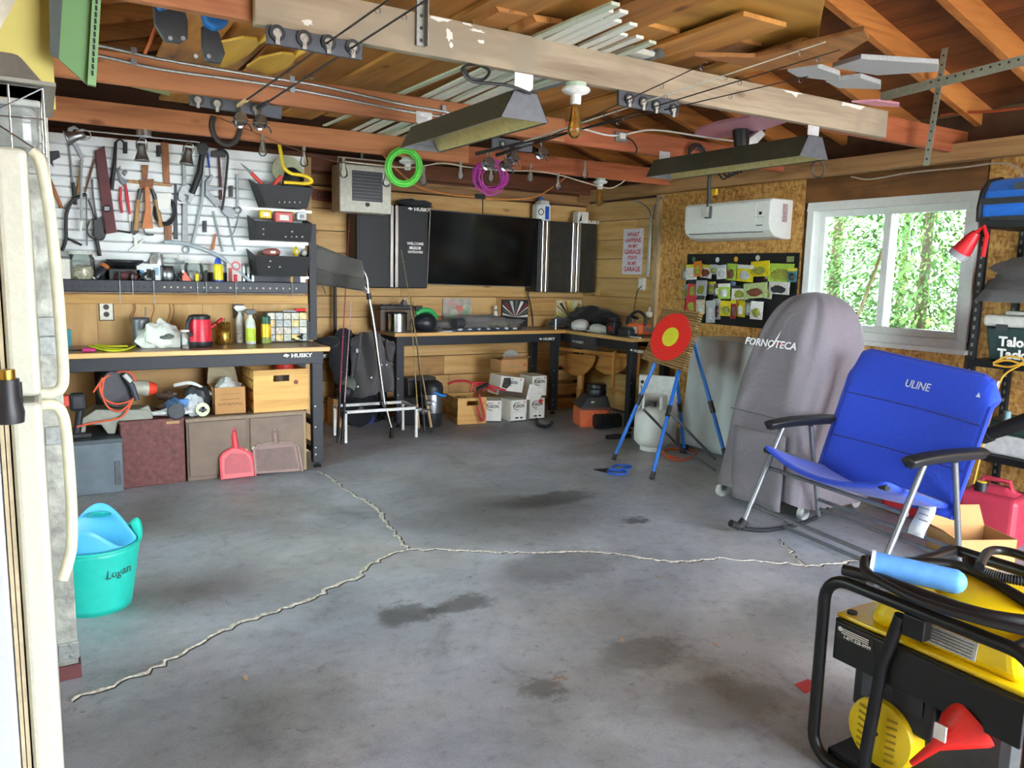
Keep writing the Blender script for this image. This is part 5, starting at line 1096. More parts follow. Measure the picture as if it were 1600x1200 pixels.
for i, (x, lab) in enumerate(((278, 'black spring clamp lying on the tray left of the orange knife'), (222, 'black handled cutter lying in front of the printed carton'))):
    simple('spring_clamp', lab, 'clamp', on(x, 5.765), lambda t: (MB().tube([(-.03, 0, .012), (.0, 0, .05), (.03, .0, .075)], .010, 8).build('jaw', BLACK, t), MB().tube([(.03, 0, .012), (.0, 0, .05), (-.015, 0, .075)], .009, 8).build('jaw', pm('#34373b', .5), t)))
def lube(t):
    MB().lathe([(.03, 0), (.033, .01), (.033, .13), (.026, .145)], 22).build('bottle', pm('#f0dc2a', .35), t); MB().lathe([(.0335, .0), (.0335, .035)], 22, None, False).build('blue_band', pm('#2648b8', .4), t); MB().lathe([(.022, .145), (.024, .15), (.018, .178), (.008, .19)], 16).build('cap', pm('#2648b8', .4), t)
simple('lubricant_can', 'yellow spray can with blue cap standing on the tray', 'can', on(341, 5.775), lube)
simple('card_pack', 'white card printed with a red ring standing on the tray', 'card', on(366, 5.86), lambda t: (MB().box((-.05, -.004, 0), (.05, .004, .175)).build('card', pm('#e9e2de', .6, 0, .08, 30), t), MB().lathe([(.022, 0), (.033, 0), (.033, .002), (.022, .002)], 20, Matrix.Translation((.012, -.005, .135)) @ Matrix.Rotation(math.pi/2, 4, 'X'), False).build('ring_print', REDP, t), MB().box((-.04, -.006, .02), (-.015, -.004, .12)).build('print_block', pm('#a8483c', .5, 0, .4, 60), t)))
for i, x in enumerate((381, 388, 395)):
    simple('metal_file', ['metal file standing on the tray left of the bottom bin, leftmost', 'metal file standing on the tray left of the bottom bin, middle', 'metal file standing on the tray left of the bottom bin, nearest the bin'][i], 'file', on(x, 5.87), lambda t: (MB().box((-.008, -.003, 0), (.008, .003, .13)).build('blade', pm('#8a928e', .4, .7), t), MB().box((-.004, -.002, .13), (.004, .002, .16)).build('tang', DKSTEEL, t)), 0, 'files on the tray')
SD = [(187,'black','k',.055,.15),(207,'dark','d',.045,.1),(240,'large black','k',.07,.16),(308,'clear yellow','y',.05,.13),(322,'ribbed black','k',.075,.09),(368,'red','r',.05,.12),(456,'wooden','l',.06,.12)]
for x, nm, mt, hl, sl in SD:
    t = thing('screwdriver', f'{nm} handled screwdriver dropped through the tray front edge', 'screwdriver', (P(x, 440, Y=ty0-.012).x, ty0-.012, tz1-sl), 0, 'screwdrivers in the tray edge')
    MB().lathe([(.008, sl), (.013, sl+.008), (.011, sl+hl*.5), (.014, sl+hl*.85), (.009, sl+hl)], 12).build('handle', MATS[mt], t); MB().cyl((0, 0, 0), (0, 0, sl), .003, n=8).build('shaft', STEEL, t); MB().lathe([(.011, sl-.004), (.011, sl)], 10).build('collar', DKSTEEL, t)
# ---- black bins on the slat wall
BIN = pm('#17181b', .5, .3)
def bin_(label, x0, x1, yt, yb, x0b, x1b, content, holes):
    Yf = 5.68; a, b = P(x0, yt, Y=Yf), P(x1, yt, Y=Yf); zb = P(x0b, yb, Y=Yf).z; a.z = b.z = (a.z+b.z)/2
    c, d = P(x0b, yb, Y=Yf+.03), P(x1b, yb, Y=Yf+.03)
    t = thing('parts_bin', label, 'bin', ((a.x+b.x)/2, 5.8, zb), 0, 'black bins on the slat wall'); Yb = YP-.014
    f_ = MB().hexa([(c.x, Yf+.03, zb), (d.x, Yf+.03, zb), (d.x, Yf+.034, zb), (c.x, Yf+.034, zb), (a.x, Yf, a.z), (b.x, Yf, a.z), (b.x, Yf+.004, a.z), (a.x, Yf+.004, a.z)]).bw('bin_front', BIN, t)
    MB().hexa([(c.x, Yf+.03, zb), (d.x, Yf+.03, zb), (d.x, Yb, zb), (c.x, Yb, zb), (c.x, Yf+.03, zb+.004), (d.x, Yf+.03, zb+.004), (d.x, Yb, zb+.004), (c.x, Yb, zb+.004)]).bw('bin_floor', BIN, t)
    for p, q in ((a, c), (b, d)):
        MB().prism([(p.x, Yf, p.z), (q.x, Yf+.03, zb), (q.x, Yb, zb), (p.x, Yb, p.z+.05)], (.004, 0, 0)).bw('bin_side', BIN, t)
    for (hx, hy) in holes: q = P(hx, hy, Y=Yf+.012); MB().cbox((q.x, q.y-.004, q.z), (.009, .012, .009)).bw('hole', pm('#b9bcb8', .5), t)
    MB().box((a.x-.06, YP-.017, zb-.02), (b.x+.06, YP-.0125, zb+.0)).bw('rail', pm('#d2d4cf', .4, .3), t)
    content(Vector(((a.x+b.x)/2, 5.79, zb+.005)), a.z)
    return t
def c1(o, zt):
    t = thing('bolt_cutter', 'red handled cutter sticking up from the top black bin', 'cutter', o+Vector((-.15, 0, .0)))
    MB().tube([P(392, 270, Y=5.75), P(418, 296, Y=5.75)], .014, 10).bw('handle', pm('#d8403c', .4), t); MB().tube([P(440, 275, Y=5.75), P(420, 298, Y=5.75)], .015, 10).bw('handle', pm('#d8403c', .4), t); MB().tube([P(376, 255, Y=5.75), P(392, 270, Y=5.75)], [.003, .012], 8).bw('blade', STEEL, t)
    t = thing('bent_pipe', 'bright yellow bent pipe rising from the top black bin', 'pipe', o+Vector((.1, 0, .0)))
    MB().tube(spline([P(x, y, Y=5.72) for x, y in ((436,224),(440,245),(444,262),(455,271),(468,273),(482,277),(487,284),(478,287),(460,286),(444,285))], 6), .013, 12).bw('pipe', pm('#f2cf1a', .35), t)
    t = thing('cutting_disc', 'pale grey cutting disc standing in the top black bin', 'disc', o+Vector((.0, .06, .0)))
    q = P(450, 268, Y=5.85); R_ = Matrix.Translation(q) @ Matrix.Rotation(math.radians(80), 4, 'X')
    MB().lathe([(.012, 0), (.115, 0), (.115, .004), (.012, .004)], 36, R_, False).bw('disc', pm('#b3b79a', .5, 0, .1, 30), t); MB().lathe([(.009, -.002), (.02, -.002), (.02, .006), (.009, .006)], 20, R_, False).bw('hub', CHROME, t)
    t = thing('drill_case', 'black tool casing standing at the right in the top bin', 'tool', o+Vector((.1, 0, .0))); MB().blob((.0, .05, .16), (.085, .04, .13), 16, .12, seed=2).build('casing', BLACK, t)
def c2(o, zt):
    for nm, lab, ct, px, py, c, s in (('tape_measure', 'yellow tape measure in the middle black bin', 'tape measure', 414, 335, '#e8c81e', (.04, .03, .03)), ('wire_spool', 'red spool in the middle black bin', 'spool', 442, 340, '#c8484a', (.065, .035, .04)), ('yellow_level', 'small yellow level across the middle black bin', 'level', 443, 333, '#e0cf2a', (.075, .012, .012)), ('steel_part', 'shiny metal bracket at the right in the middle bin', 'bracket', 470, 338, '#c6c9cb', (.035, .03, .03))):
        q = P(px, py, Y=5.78); t = thing(nm, lab, ct, (q.x, 5.78, q.z-s[2])); MB().box((-s[0], -s[1], 0), (s[0], s[1], s[2]*2)).build('body', pm(c, .4, .2 if 'steel' in nm else 0), t, bevel=.01, seg=3); MB().box((-s[0]*.5, -s[1]-.003, s[2]*.5), (s[0]*.5, -s[1], s[2]*1.4)).build('face', pm('#e6e1d8' if c != '#c6c9cb' else '#888b8d', .5), t)
def c3(o, zt):
    for nm, lab, ct, px, py, c, s in (('red_sander', 'grey and red tool lump in the bottom black bin', 'tool', 425, 394, '#a05a55', (.06, .03, .03)), ('yellow_tape', 'yellow tape roll in the bottom black bin', 'tape', 462, 393, '#e3c825', (.022, .03, .035)), ('metal_clip', 'bright metal clip at the right of the bottom bin', 'clip', 475, 395, '#c9cccd', (.02, .025, .025))):
        q = P(px, py, Y=5.78); t = thing(nm, lab, ct, (q.x, 5.78, q.z-s[2])); MB().blob((0, 0, s[2]), (s[0], s[1], s[2]), 14, .15, seed=px).build('body', pm(c, .4), t); MB().cbox((0, -s[1], s[2]), (s[0]*.6, .006, s[2]*.6)).build('label', pm('#d9d5ca', .5), t)
bin_('topmost of three black bins, the one with the yellow pipe', 400, 489, 290, 321, 415, 479, c1, [(436+8*k, 316) for k in range(5)])
bin_('middle of three black bins on the slat wall', 398, 487, 347, 374, 400, 485, c2, [(411,366),(411,358),(446,370),(455,370),(463,370),(472,370),(456,362)])
bin_('lowest of three black bins, just above the tray', 397, 485, 400, 431, 403, 478, c3, [(422,408),(437,417),(420,417)])

# ---- items on the left bench
BZ = .877
def onb(px, py): return P(px, py, Z=BZ)
p = S(166, 486, -.012); ol = thing('wall_outlet', 'white double wall outlet on the plywood above the left bench', 'outlet', (p.x, YP, p.z-.06))
MB().box((-.04, -.006, 0), (.04, 0, .125)).build('cover_plate', pm('#e2ddcf', .5), ol, bevel=.002)
for z in (.038, .087): MB().cyl((0, -.006, z), (0, -.009, z), .018, n=18).build('socket', pm('#2c2825', .5), ol)
MB().box((-.046, -.002, -.006), (.046, .0, .131)).build('rim', pm('#4a3b2d', .7), ol)
t = thing('wall_outlet', 'dark brown outlet plate behind the white spray bottle', 'outlet', (S(372, 485, -.012).x, YP, S(372, 497, -.012).z)); MB().box((-.04, -.006, 0), (.04, 0, .11)).build('cover_plate', pm('#5b4536', .5), t, bevel=.002); MB().cyl((0, -.006, .055), (0, -.009, .055), .018).build('socket', BLACK, t)
simple('metal_tumbler', 'dark ribbed metal can standing at the back of the left bench', 'can', onb(221, 541), lambda t: (MB().lathe([(.052, 0)]+[(.055+.002*(k % 2), .01+.02*k) for k in range(9)]+[(.057, .19)], 24, None, False).build('can', pm('#6e7073', .4, .5), t, solid=.003), MB().cyl((0,0,0), (0,0,.004), .052, n=24).build('can_base', DKSTEEL, t), MB().tube([(.03, 0, .05), (.035, .0, .26)], .004, 6).build('stick', DKSTEEL, t)))
simple('plastic_bag', 'crumpled white plastic bag on the left bench', 'bag', onb(255, 543), lambda t: (MB().blob((0, .02, .06), (.13, .07, .10), 26, .28, seed=8, flat=0).build('bag', pm('#dfe3dc', .45, 0, .06, 10, .4), t), MB().blob((.02, -.02, .075), (.05, .05, .02), 12, .2, seed=5).build('opening', pm('#6f7672', .6), t)))
jar('slim clear jar between plastic bag and red lantern', onb(290, 545), .03, .125, pm('#d8d8d2', .5), None)
def lantern(t):
    MB().lathe([(.075, 0), (.078, .005), (.078, .035)], 28).build('base', pm('#22242a', .45), t); MB().lathe([(.076, .036), (.072, .17), (.068, .185)], 28).build('body', pm('#e01f3d', .35), t)
    MB().lathe([(.07, .185), (.07, .205), (.05, .215)], 28).build('lid', pm('#22242a', .45), t); MB().tube(spline([(-.06, -.045, .20), (-.085, -.055, .16), (-.08, -.055, .1), (-.06, -.052, .08)], 5), .014, 10).build('handle', pm('#22242a', .45), t)
simple('electric_kettle', 'red and black round container with dark lid on the left bench', 'container', onb(313, 541), lantern)
simple('paint_tin', 'gold and black tin holding a red handled brush', 'tin', onb(349, 537), lambda t: (MB().lathe([(.05, 0), (.052, .003), (.052, .15)], 24, None, False).build('tin', pm('#a8863c', .3, .8, .6, 25), t, solid=.002), MB().lathe([(.0525, .0), (.0525, .05)], 24, None, False).build('label', BLACK, t), MB().tube([(-.09, -.01, .11), (-.03, 0, .15), (.0, 0, .18)], [.012, .016, .01], 10).build('brush_handle', REDP, t), MB().tube([(.01, 0, .1), (.02, .01, .18)], .008, 8).build('stick', WL, t)))
def sprayer(c, lab_c, trig, hgt, wd):
    def f(t):
        MB().lathe([(wd*.95, 0), (wd, .01), (wd, hgt*.5), (wd*.8, hgt*.68), (.014, hgt*.78), (.014, hgt*.84)], 22).build('bottle', c, t); MB().lathe([(wd*1.01, hgt*.08), (wd*1.01, hgt*.46)], 22, None, False).build('label', lab_c, t)
        MB().prism([(-.02, -.012, hgt*.84), (.035, -.012, hgt*.86), (.045, -.012, hgt*.93), (.03, -.012, hgt), (-.03, -.012, hgt), (-.045, -.012, hgt*.95)], (0, .024, 0)).build('spray_head', trig, t, bevel=.004); MB().tube([(.03, 0, hgt*.88), (.045, 0, hgt*.78), (.04, 0, hgt*.70)], .005, 8).build('trigger', trig, t)
    return f
simple('spray_bottle', 'white spray bottle with dark printing on the left bench', 'spray bottle', onb(376, 535), sprayer(pm('#e4e6e2', .4), pm('#cfd0cc', .5, 0, .5, 70), pm('#ecedea', .4), .265, .032))
simple('spray_bottle', 'spray bottle with lime green label and black trigger head', 'spray bottle', onb(392, 537), sprayer(pm('#c9cfc6', .3), pm('#b9cf3c', .4), pm('#2a2c30', .4), .245, .036))
simple('aerosol_can', 'yellow aerosol can with dark green cap on the left bench', 'can', onb(416, 536), lambda t: (MB().lathe([(.034, 0), (.036, .006), (.036, .13), (.03, .145)], 22).build('can', pm('#e2b428', .35, .3), t), MB().lathe([(.036, .0), (.0365, .045)], 22, None, False).build('label', pm('#7d8a3c', .4), t), MB().lathe([(.033, .14), (.033, .19), (.028, .195)], 22).build('cap', pm('#1f5a45', .4), t)))
og = thing('drawer_organizer', 'small parts organizer with rows of clear drawers on the left bench', 'organizer', (P(447, 530, Y=5.80).x, 5.82, BZ))
MB().box((-.15, -.05, 0), (.15, .06, .22)).build('housing', pm('#4a4d4c', .5), og, bevel=.004)
rnd = random.Random(12)
for i in range(5):
    for j in range(4):
        d = MB().box((-.145+i*.058+.002, -.062, .006+j*.053+.002), (-.145+(i+1)*.058-.002, -.05, .006+(j+1)*.053-.002)).build('drawer', pm(rnd.choice(['#9aa08f', '#7f8a80', '#a79f8c', '#8d9694', '#b5b39a', '#c9a94a']), .3, 0, .5, 70), og, bevel=.002, seg=1)
        MB().cbox((-.145+(i+.5)*.058, -.065, .006+j*.053+.012), (.014, .008, .006)).build('pull', pm('#c6c8c2', .4), d)
simple('folding_saw', 'red handled saw lying on top of the drawer organizer', 'saw', (P(452, 480, Y=5.80).x, 5.80, BZ+.222), lambda t: (MB().box((-.05, -.01, 0), (.05, .01, .008)).build('blade', DKSTEEL, t), MB().tube([(.04, 0, .012), (.12, 0, .014)], .012, 8).build('handle', pm('#e23a42', .4), t)))
simple('rubber_strap', 'black bundled strap lying before the drawer organizer', 'strap', onb(462, 534), lambda t: [MB().tube([(.045*math.cos(k*.4+q), .02*math.sin(k*.4), .012+.018*q+.01*math.sin(k*.8)) for k in range(16)], .009, 8, closed=True).build('loop', RUBBER, t) for q in range(3)])
simple('caulking_tube', 'pale red cone leaning in the corner of the left bench', 'cone', onb(473, 530), lambda t: MB().lathe([(.018, 0), (.014, .1), (.004, .2)], 12).build('cone', pm('#cf6a5c', .5), t))
ys = thing('tie_strap', 'yellow strap lying in loops on the left bench', 'strap', onb(170, 545))
for pts in ([(140,540),(165,543),(190,546),(212,540),(228,532)], [(140,541),(160,546),(180,548),(200,545),(210,540)], [(150,539),(175,541),(200,541)]): MB().tube(spline([P(x, y, Z=BZ+.008) for x, y in pts]), .007, 8).bw('strap_run', pm('#d8de2c', .5), ys)
simple('screwdriver', 'pink handled screwdriver lying near the left end of the bench', 'screwdriver', onb(135, 550), lambda t: (MB().tube([(-.02, 0, .012), (.05, -.01, .012)], .013, 10).build('handle', pm('#c0397c', .4), t), MB().tube([(-.15, .02, .012), (-.02, 0, .012)], .005, 8).build('shaft', BLACK, t)))
simple('small_carton', 'teal carton behind the refrigerator handle on the left bench', 'carton', onb(104, 540), lambda t: (MB().box((-.03, -.03, 0), (.03, .03, .105)).build('carton', pm('#2f8ba0', .5), t, bevel=.002), MB().box((-.055, -.05, 0), (-.01, -.031, .05)).build('side_pack', pm('#6fc0cf', .5), t)))
for i, (x, y) in enumerate(((205,490),(208,480),(237,478),(262,490),(268,485))):
    pts = [S(x+dx, 468+dy, -.008) for dx, dy in ((0, 0), (4, 14), (-2+i, 28), (2-i*2, 44))]
    MB().tube(spline(pts), .0022, 5).bw('split_line', pm('#8a4a28', .7), pw)
# ================================================================ UNDER THE LEFT BENCH
def fl_(px, py): return P(px, py, Z=0)
BY0, BY1 = 5.40, 5.86
def pbox(name, label, cat, x0, x1, yt, mat, parts=None, y0=BY0, z0=0, y1=BY1):
    a, b = P(x0, 700, Y=y0).x, P(x1, 700, Y=y0).x; zt = P((x0+x1)/2, yt, Y=y0).z
    t = thing(name, label, cat, ((a+b)/2, (y0+y1)/2, z0)); w = (b-a)/2; h = zt-z0; d = (y1-y0)/2
    MB().box((-w, -d, 0), (w, d, h)).build('body', mat, t, bevel=.005)
    if parts: parts(t, w, d, h)
    return t, zt
GRS = pm('#64717a', .5, .2, .15, 12); MAR = pm('#6d3f3c', .6, 0, .35, 30, .2); BRW = pm('#7d6a5c', .6, 0, .12, 10)
_, zgs = pbox('steel_box', 'grey steel box on the floor under the left end of the bench', 'box', 85, 191, 690, GRS, lambda t, w, d, h: (MB().box((-w-.005, -d-.005, h-.02), (w+.005, d, h+.006)).build('lid', pm('#4a545b', .5, .2), t, bevel=.003), MB().box((w-.045, -d-.012, .05), (w-.015, -d, .2)).build('hinge', DKSTEEL, t)), y0=5.33, y1=5.8)
_, zmr = pbox('wooden_chest', 'worn maroon painted chest under the bench', 'chest', 189, 289, 657, MAR, lambda t, w, d, h: (MB().box((-w-.003, -d-.004, h-.012), (w+.003, d, h+.004)).build('lid', MAR, t), MB().box((.08, -d-.006, h-.03), (.16, -d-.001, h-.012)).build('latch', pm('#b08a5a', .5), t)))
def cabp(t, w, d, h):
    for s in (-1, 1): MB().box((s*w/2-w/2+.012, -d-.014, .03), (s*w/2+w/2-.012, -d, h-.022)).build('door', BRW, t, bevel=.004)
    MB().box((-w-.004, -d-.016, h-.016), (w+.004, d, h+.004)).build('top', pm('#8d7b68', .6), t); MB().box((w-.02, -d-.012, 0), (w+.004, -d+.01, h)).build('edge_strip', wood('#a88f6c', '#83694a', 2), t)
    for k in range(2): MB().cyl((-.02+.05*k, -d-.014, .18+.01*k), (-.02+.05*k, -d-.026, .18+.01*k), .012).build('knob', pm('#b9b4a8', .4, .5), t)
_, zbr = pbox('low_cabinet', 'brown two door low cabinet on the floor under the bench', 'cabinet', 292, 477, 649, BRW, cabp)
zbr += .006; zmr += .006; zgs += .008
def onz(px, Z, Y=5.5): return Vector((P(px, 640, Y=Y).x, Y, Z))
# crate
def crate(label, loc, rz, W, D, H, hole=True, tilt=0):
    t = thing('wooden_crate', label, 'crate', loc, rz); CR_ = wood('#dfae64', '#c58d45', 0, 5., .6)
    for s in (-1, 1):
        y = s*(D/2-.006)
        if hole:
            hx, hz, hw, hh = 0, H*.79, .055, .022
            for lo, hi in (((-W/2, y-.006, 0), (W/2, y+.006, hz-hh)), ((-W/2, y-.006, hz+hh), (W/2, y+.006, H)), ((-W/2, y-.006, hz-hh), (hx-hw, y+.006, hz+hh)), ((hx+hw, y-.006, hz-hh), (W/2, y+.006, hz+hh))): MB().box(lo, hi).build('end_panel', CR_, t)
    n = 4
    for i in range(n):
        z0, z1 = H*i/n+.006, H*(i+1)/n-.006
        for s in (-1, 1): MB().box((s*(W/2-.006)-.006, -D/2+.012, z0), (s*(W/2-.006)+.006, D/2-.012, z1)).build('slat', CR_, t, bevel=.002, seg=1)
        MB().box((-W/2+.012, -D/2+D*i/n+.008, 0), (W/2-.012, -D/2+D*(i+1)/n-.008, .01)).build('bottom_slat', CR_, t)
    return t
a, b = P(398, 640, Y=5.42).x, P(484, 640, Y=5.42).x
c1_ = crate('honey coloured slatted wooden crate on the brown cabinet', ((a+b)/2, 5.62, zbr), .0, b-a, .36, P(440, 578, Y=5.42).z-zbr)
MB().cyl((.1, -.181, .2), (.1, -.185, .2), .016).build('round_stamp', pm('#8a4a38', .6), c1_)
simple('red_lid_tub', 'red lidded tub showing above the honey coloured crate', 'tub', Vector(c1_.location)+Vector((.08, .05, .012)), lambda t: (MB().lathe([(.06, 0), (.065, .26)], 20).build('tub', pm('#c9c6be', .5), t), MB().lathe([(.07, .26), (.07, .30)], 20).build('lid', pm('#d8332c', .4), t)))
a, b = P(335, 640, Y=5.45).x, P(385, 640, Y=5.45).x; hb = P(360, 605, Y=5.45).z-zbr
cbx = thing('cardboard_box', 'small open cardboard box on the brown cabinet left of the crate', 'box', ((a+b)/2, 5.57, zbr))
w = (b-a)/2
for lo, hi in (((-w, -.12, 0), (w, .12, .005)), ((-w, -.12, 0), (-w+.005, .12, hb)), ((w-.005, -.12, 0), (w, .12, hb)), ((-w, -.12, 0), (w, -.115, hb)), ((-w, .115, 0), (w, .12, hb))): MB().box(lo, hi).build('wall_panel', CARD, cbx)
MB().hexa([(-w, .12, hb), (w, .12, hb), (w, .125, hb), (-w, .125, hb), (-w+.02, .16, hb+.13), (w-.02, .16, hb+.13), (w-.02, .165, hb+.13), (-w+.02, .165, hb+.13)]).build('flap', pm('#a89c7e', .7), cbx)
text('WarbyBounds', .028, pm('#6b4a2c', .7), cbx, cbx.matrix_basis @ frame((0, -.1205, .07), (-1, 0, 0), (0, -1, 0)), ext=.0003)
for z in (.10, .105, .14): MB().box((-w*.6, -.1212, z), (w*.6, -.12, z+.002)).build('print_line', pm('#7d5834', .7), cbx)
simple('bubble_wrap', 'clump of clear plastic wrap in the small open box', 'wrap', Vector(cbx.location)+Vector((0, 0, hb*.5)), lambda t: MB().blob((0, 0, hb*.3), (w*.8, .09, hb*.45), 16, .35, seed=14).build('wrap', pm('#cfd3d2', .25, 0, .3, 50), t))
# mitre saw with orange cord
ms = thing('mitre_saw', 'grey mitre saw with dark blade guard on the maroon and grey boxes', 'saw', onz(190, zmr, 5.52))
GY = pm('#8e9186', .5, .3)
MB().prism([P(x, y, Y=5.45) for x, y in ((122,658),(150,640),(230,640),(240,652),(236,660),(184,662),(180,678),(168,678),(158,664),(135,664),(133,680),(122,678))], (0, .2, 0)).bw('base', GY, ms, bevel=.006)
R_ = Matrix.Translation(P(184, 606, Y=5.52)) @ Matrix.Rotation(math.radians(90), 4, 'X') @ Matrix.Rotation(math.radians(15), 4, 'Y')
MB().lathe([(.0, -.02), (.12, -.02), (.125, 0), (.12, .02), (0, .02)], 32, R_).bw('blade_guard', pm('#3b3d42', .4, .4), ms)
MB().lathe([(.09, -.024), (.098, -.024), (.098, -.02), (.09, -.02)], 32, R_, False).bw('guard_ring', STEEL, ms)
MB().tube([P(196, 590, Y=5.47), P(206, 602, Y=5.47), P(214, 625, Y=5.47)], [.014, .018, .016], 12).bw('handle', pm('#3a3f4c', .45), ms); MB().tube([P(194, 585, Y=5.465), P(205, 596, Y=5.465)], .017, 12).bw('handle_cap', pm('#c3c4c0', .5), ms)
MB().prism([P(x, y, Y=5.46) for x, y in ((215,640),(232,633),(240,650),(222,655))], (0, .05, 0)).bw('fence', GY, ms, bevel=.004)
MB().tube([P(205, 605, Y=5.55), P(232, 607, Y=5.55)], .05, 20).bw('motor', pm('#b8b9a8', .5), ms); MB().tube([P(232, 607, Y=5.55), P(245, 607, Y=5.55)], [.052, .03], 20).bw('motor_cap', pm('#e8452c', .4), ms)
oc = thing('cord_tangle', 'orange extension cord looped over the mitre saw', 'cord', onz(185, zmr, 5.44))
for pts in ([(146,613),(155,600),(165,590),(172,586)], [(160,590),(156,605),(162,622),(180,631),(200,628),(209,622)], [(163,590),(160,615),(168,635),(185,643),(198,636),(207,625)], [(205,632),(192,650),(175,656),(150,660),(120,667)], [(183,582),(196,580),(206,585),(213,596)]): MB().tube(spline([P(x, y, Y=5.42) for x, y in pts]), .006, 8).bw('cord_run', pm('#e5623f', .5), oc)
simple('cordless_drill', 'black and red cordless tool behind the refrigerator handle under the bench', 'drill', onz(112, zgs, 5.44), lambda t: (MB().box((-.10, -.03, .20), (-.01, .03, .27)).build('battery', pm('#d24b3c', .4), t, bevel=.008), MB().box((-.01, -.035, .17), (.08, .035, .28)).build('body', pm('#22262e', .45), t, bevel=.02), MB().tube([(.02, 0, .02), (.05, 0, .2)], .022, 12).build('grip', pm('#22262e', .45), t), MB().box((-.03, -.04, 0), (.1, .05, .03)).build('foot', BLACK, t, bevel=.008)))
for i, (nm, lab, ct, px, Z, s, c, dy) in enumerate((('leather_glove', 'brown leather glove slumped on the maroon chest', 'glove', 268, zmr, (.09, .05, .04), '#6e5346', 0), ('sanding_block', 'dark brown block leaning behind the brown glove', 'block', 262, zmr+.08, (.07, .03, .03), '#59473d', .1), ('blue_sander', 'round blue and grey sander on the maroon chest', 'sander', 272, zmr, (.055, .055, .06), '#3b5a80', -.08), ('white_rag', 'crumpled white paper rag before the blue sander', 'rag', 270, zmr, (.12, .05, .03), '#dfe4e6', -.1), ('dark_bundle', 'dark bundle of cables right of the blue sander', 'bundle', 310, zbr, (.09, .09, .10), '#32363b', .0), ('clear_bag', 'clear plastic bag on the brown cabinet beside the tape roll', 'bag', 303, zbr, (.06, .04, .07), '#b9c0c4', -.08))):
    q = onz(px, Z, 5.56+dy); t = thing(nm, lab, ct, q); MB().blob((0, 0, s[2]), s, 20, .25, seed=30+i, flat=.0).build('body', pm(c, .5, 0, .2, 25, .2), t)
    if nm == 'blue_sander': MB().lathe([(.05, .05), (.055, .06), (.05, .075)], 18, Matrix.Translation((0, -.03, .02)) @ Matrix.Rotation(1.2, 4, 'X')).build('pad', pm('#4a4d52', .5), t); MB().cbox((.06, 0, .09), (.06, .04, .045)).build('dust_port', pm('#3f79c0', .4), t, bevel=.006)
    if nm == 'dark_bundle': MB().tube(spline([(-.15, 0, .2), (-.05, -.02, .215), (.02, -.03, .18), (.08, -.04, .13)]), .012, 8).build('white_lead', pm('#d9dbd8', .5), t)
tr2 = thing('tape_roll', 'pale green tape roll standing on the brown cabinet', 'tape', onz(316, zbr, 5.44)); MB().lathe([(.02, -.02), (.045, -.02), (.045, .02), (.02, .02), (.02, -.02)], 24, Matrix.Translation((0, 0, .046)) @ Matrix.Rotation(1.35, 4, 'X'), False).build('roll', pm('#cfd8b4', .5), tr2); MB().cbox((0, -.022, .046), (.05, .004, .014)).build('core_bar', BLACK, tr2)
# dustpans leaning on the brown cabinet
def dustpan(label, outline, pan, hnd, mat, hm):
    cY0, cY1 = 5.34, 5.383
    pts = [P(x, y, Y=cY0) for x, y in outline]; zlo = min(p.z for p in pts); zhi = max(p.z for p in pts)
    t = thing('dustpan', label, 'dustpan', (sum(p.x for p in pts)/len(pts), 5.34, 0))
    lean = lambda p, d=0: Vector((p.x, cY0+(cY1-cY0)*(p.z-zlo)/(zhi-zlo)-.0-d, max(.004, p.z-zlo+.004)))
    MB().prism([lean(p) for p in pts], (0, .006, 0)).bw('pan', mat, t, bevel=.003)
    MB().tube([lean(P(x, y, Y=cY0), .008) for x, y in outline], .007, 8).bw('rim', hm, t)
    MB().tube([lean(P(x, y, Y=cY0), .004) for x, y in hnd], .021, 10).bw('handle', mat, t)
    hx = lean(P(hnd[-1][0], hnd[-1][1]+4, Y=cY0), .026); MB().cyl(hx, hx+Vector((0, -.003, 0)), .005).bw('hang_hole', BLACK, t)
    ins = [P(x, y, Y=cY0) for x, y in pan]; MB().prism([lean(p, .002) for p in ins], (0, .003, 0)).bw('recess', pm('#b02a38', .45) if mat is PR else pm('#6f5650', .55), t)
    return t
PR = pm('#d8323e', .4, 0, .06); PB = pm('#8d7069', .55, 0, .08)
dustpan('red dustpan leaning on the brown cabinet', [(346,746),(345,714),(350,706),(366,697),(376,697),(394,706),(398,716),(399,740)], [(352,738),(352,716),(362,706),(384,706),(392,716),(393,734)], [(370,698),(368,680),(368,668)], PR, pm('#e85560', .4))
dustpan('brown dustpan with short slotted handle leaning beside the red one', [(399,742),(398,706),(404,698),(430,694),(460,694),(467,700),(472,737)], [(404,738),(402,706),(460,700),(467,733)], [(433,695),(432,680),(431,673)], PB, pm('#a58d86', .5))

# ================================================================ BETWEEN THE BENCHES
# white steel stool frame
sf = thing('stool_frame', 'bare white square tube stool frame on the floor', 'frame', fl_(595, 688))
SWH = pm('#d7d9d7', .45, .2)
A_, B_ = fl_(540, 692), fl_(650, 683); top = PD(540, 642, A_).z; dv = Vector((B_.y-A_.y, A_.x-B_.x, 0)).normalized()*-.33
for p in (A_, B_, A_+dv, B_+dv): MB().bar(p, p+Vector((0, 0, top)), .024, .024).bw('leg', SWH, sf, bevel=.003)
zt_v = Vector((0, 0, top-.012))
for p, q in ((A_, B_), (A_+dv, B_+dv), (A_, A_+dv), (B_, B_+dv)): MB().bar(p+zt_v, q+zt_v, .024, .024).bw('top_rail', SWH, sf, bevel=.003)
for p in (A_, B_): MB().cbox(p+zt_v+Vector((0, -.013, 0)), (.018, .004, .018)).bw('end_plug', BLACK, sf)
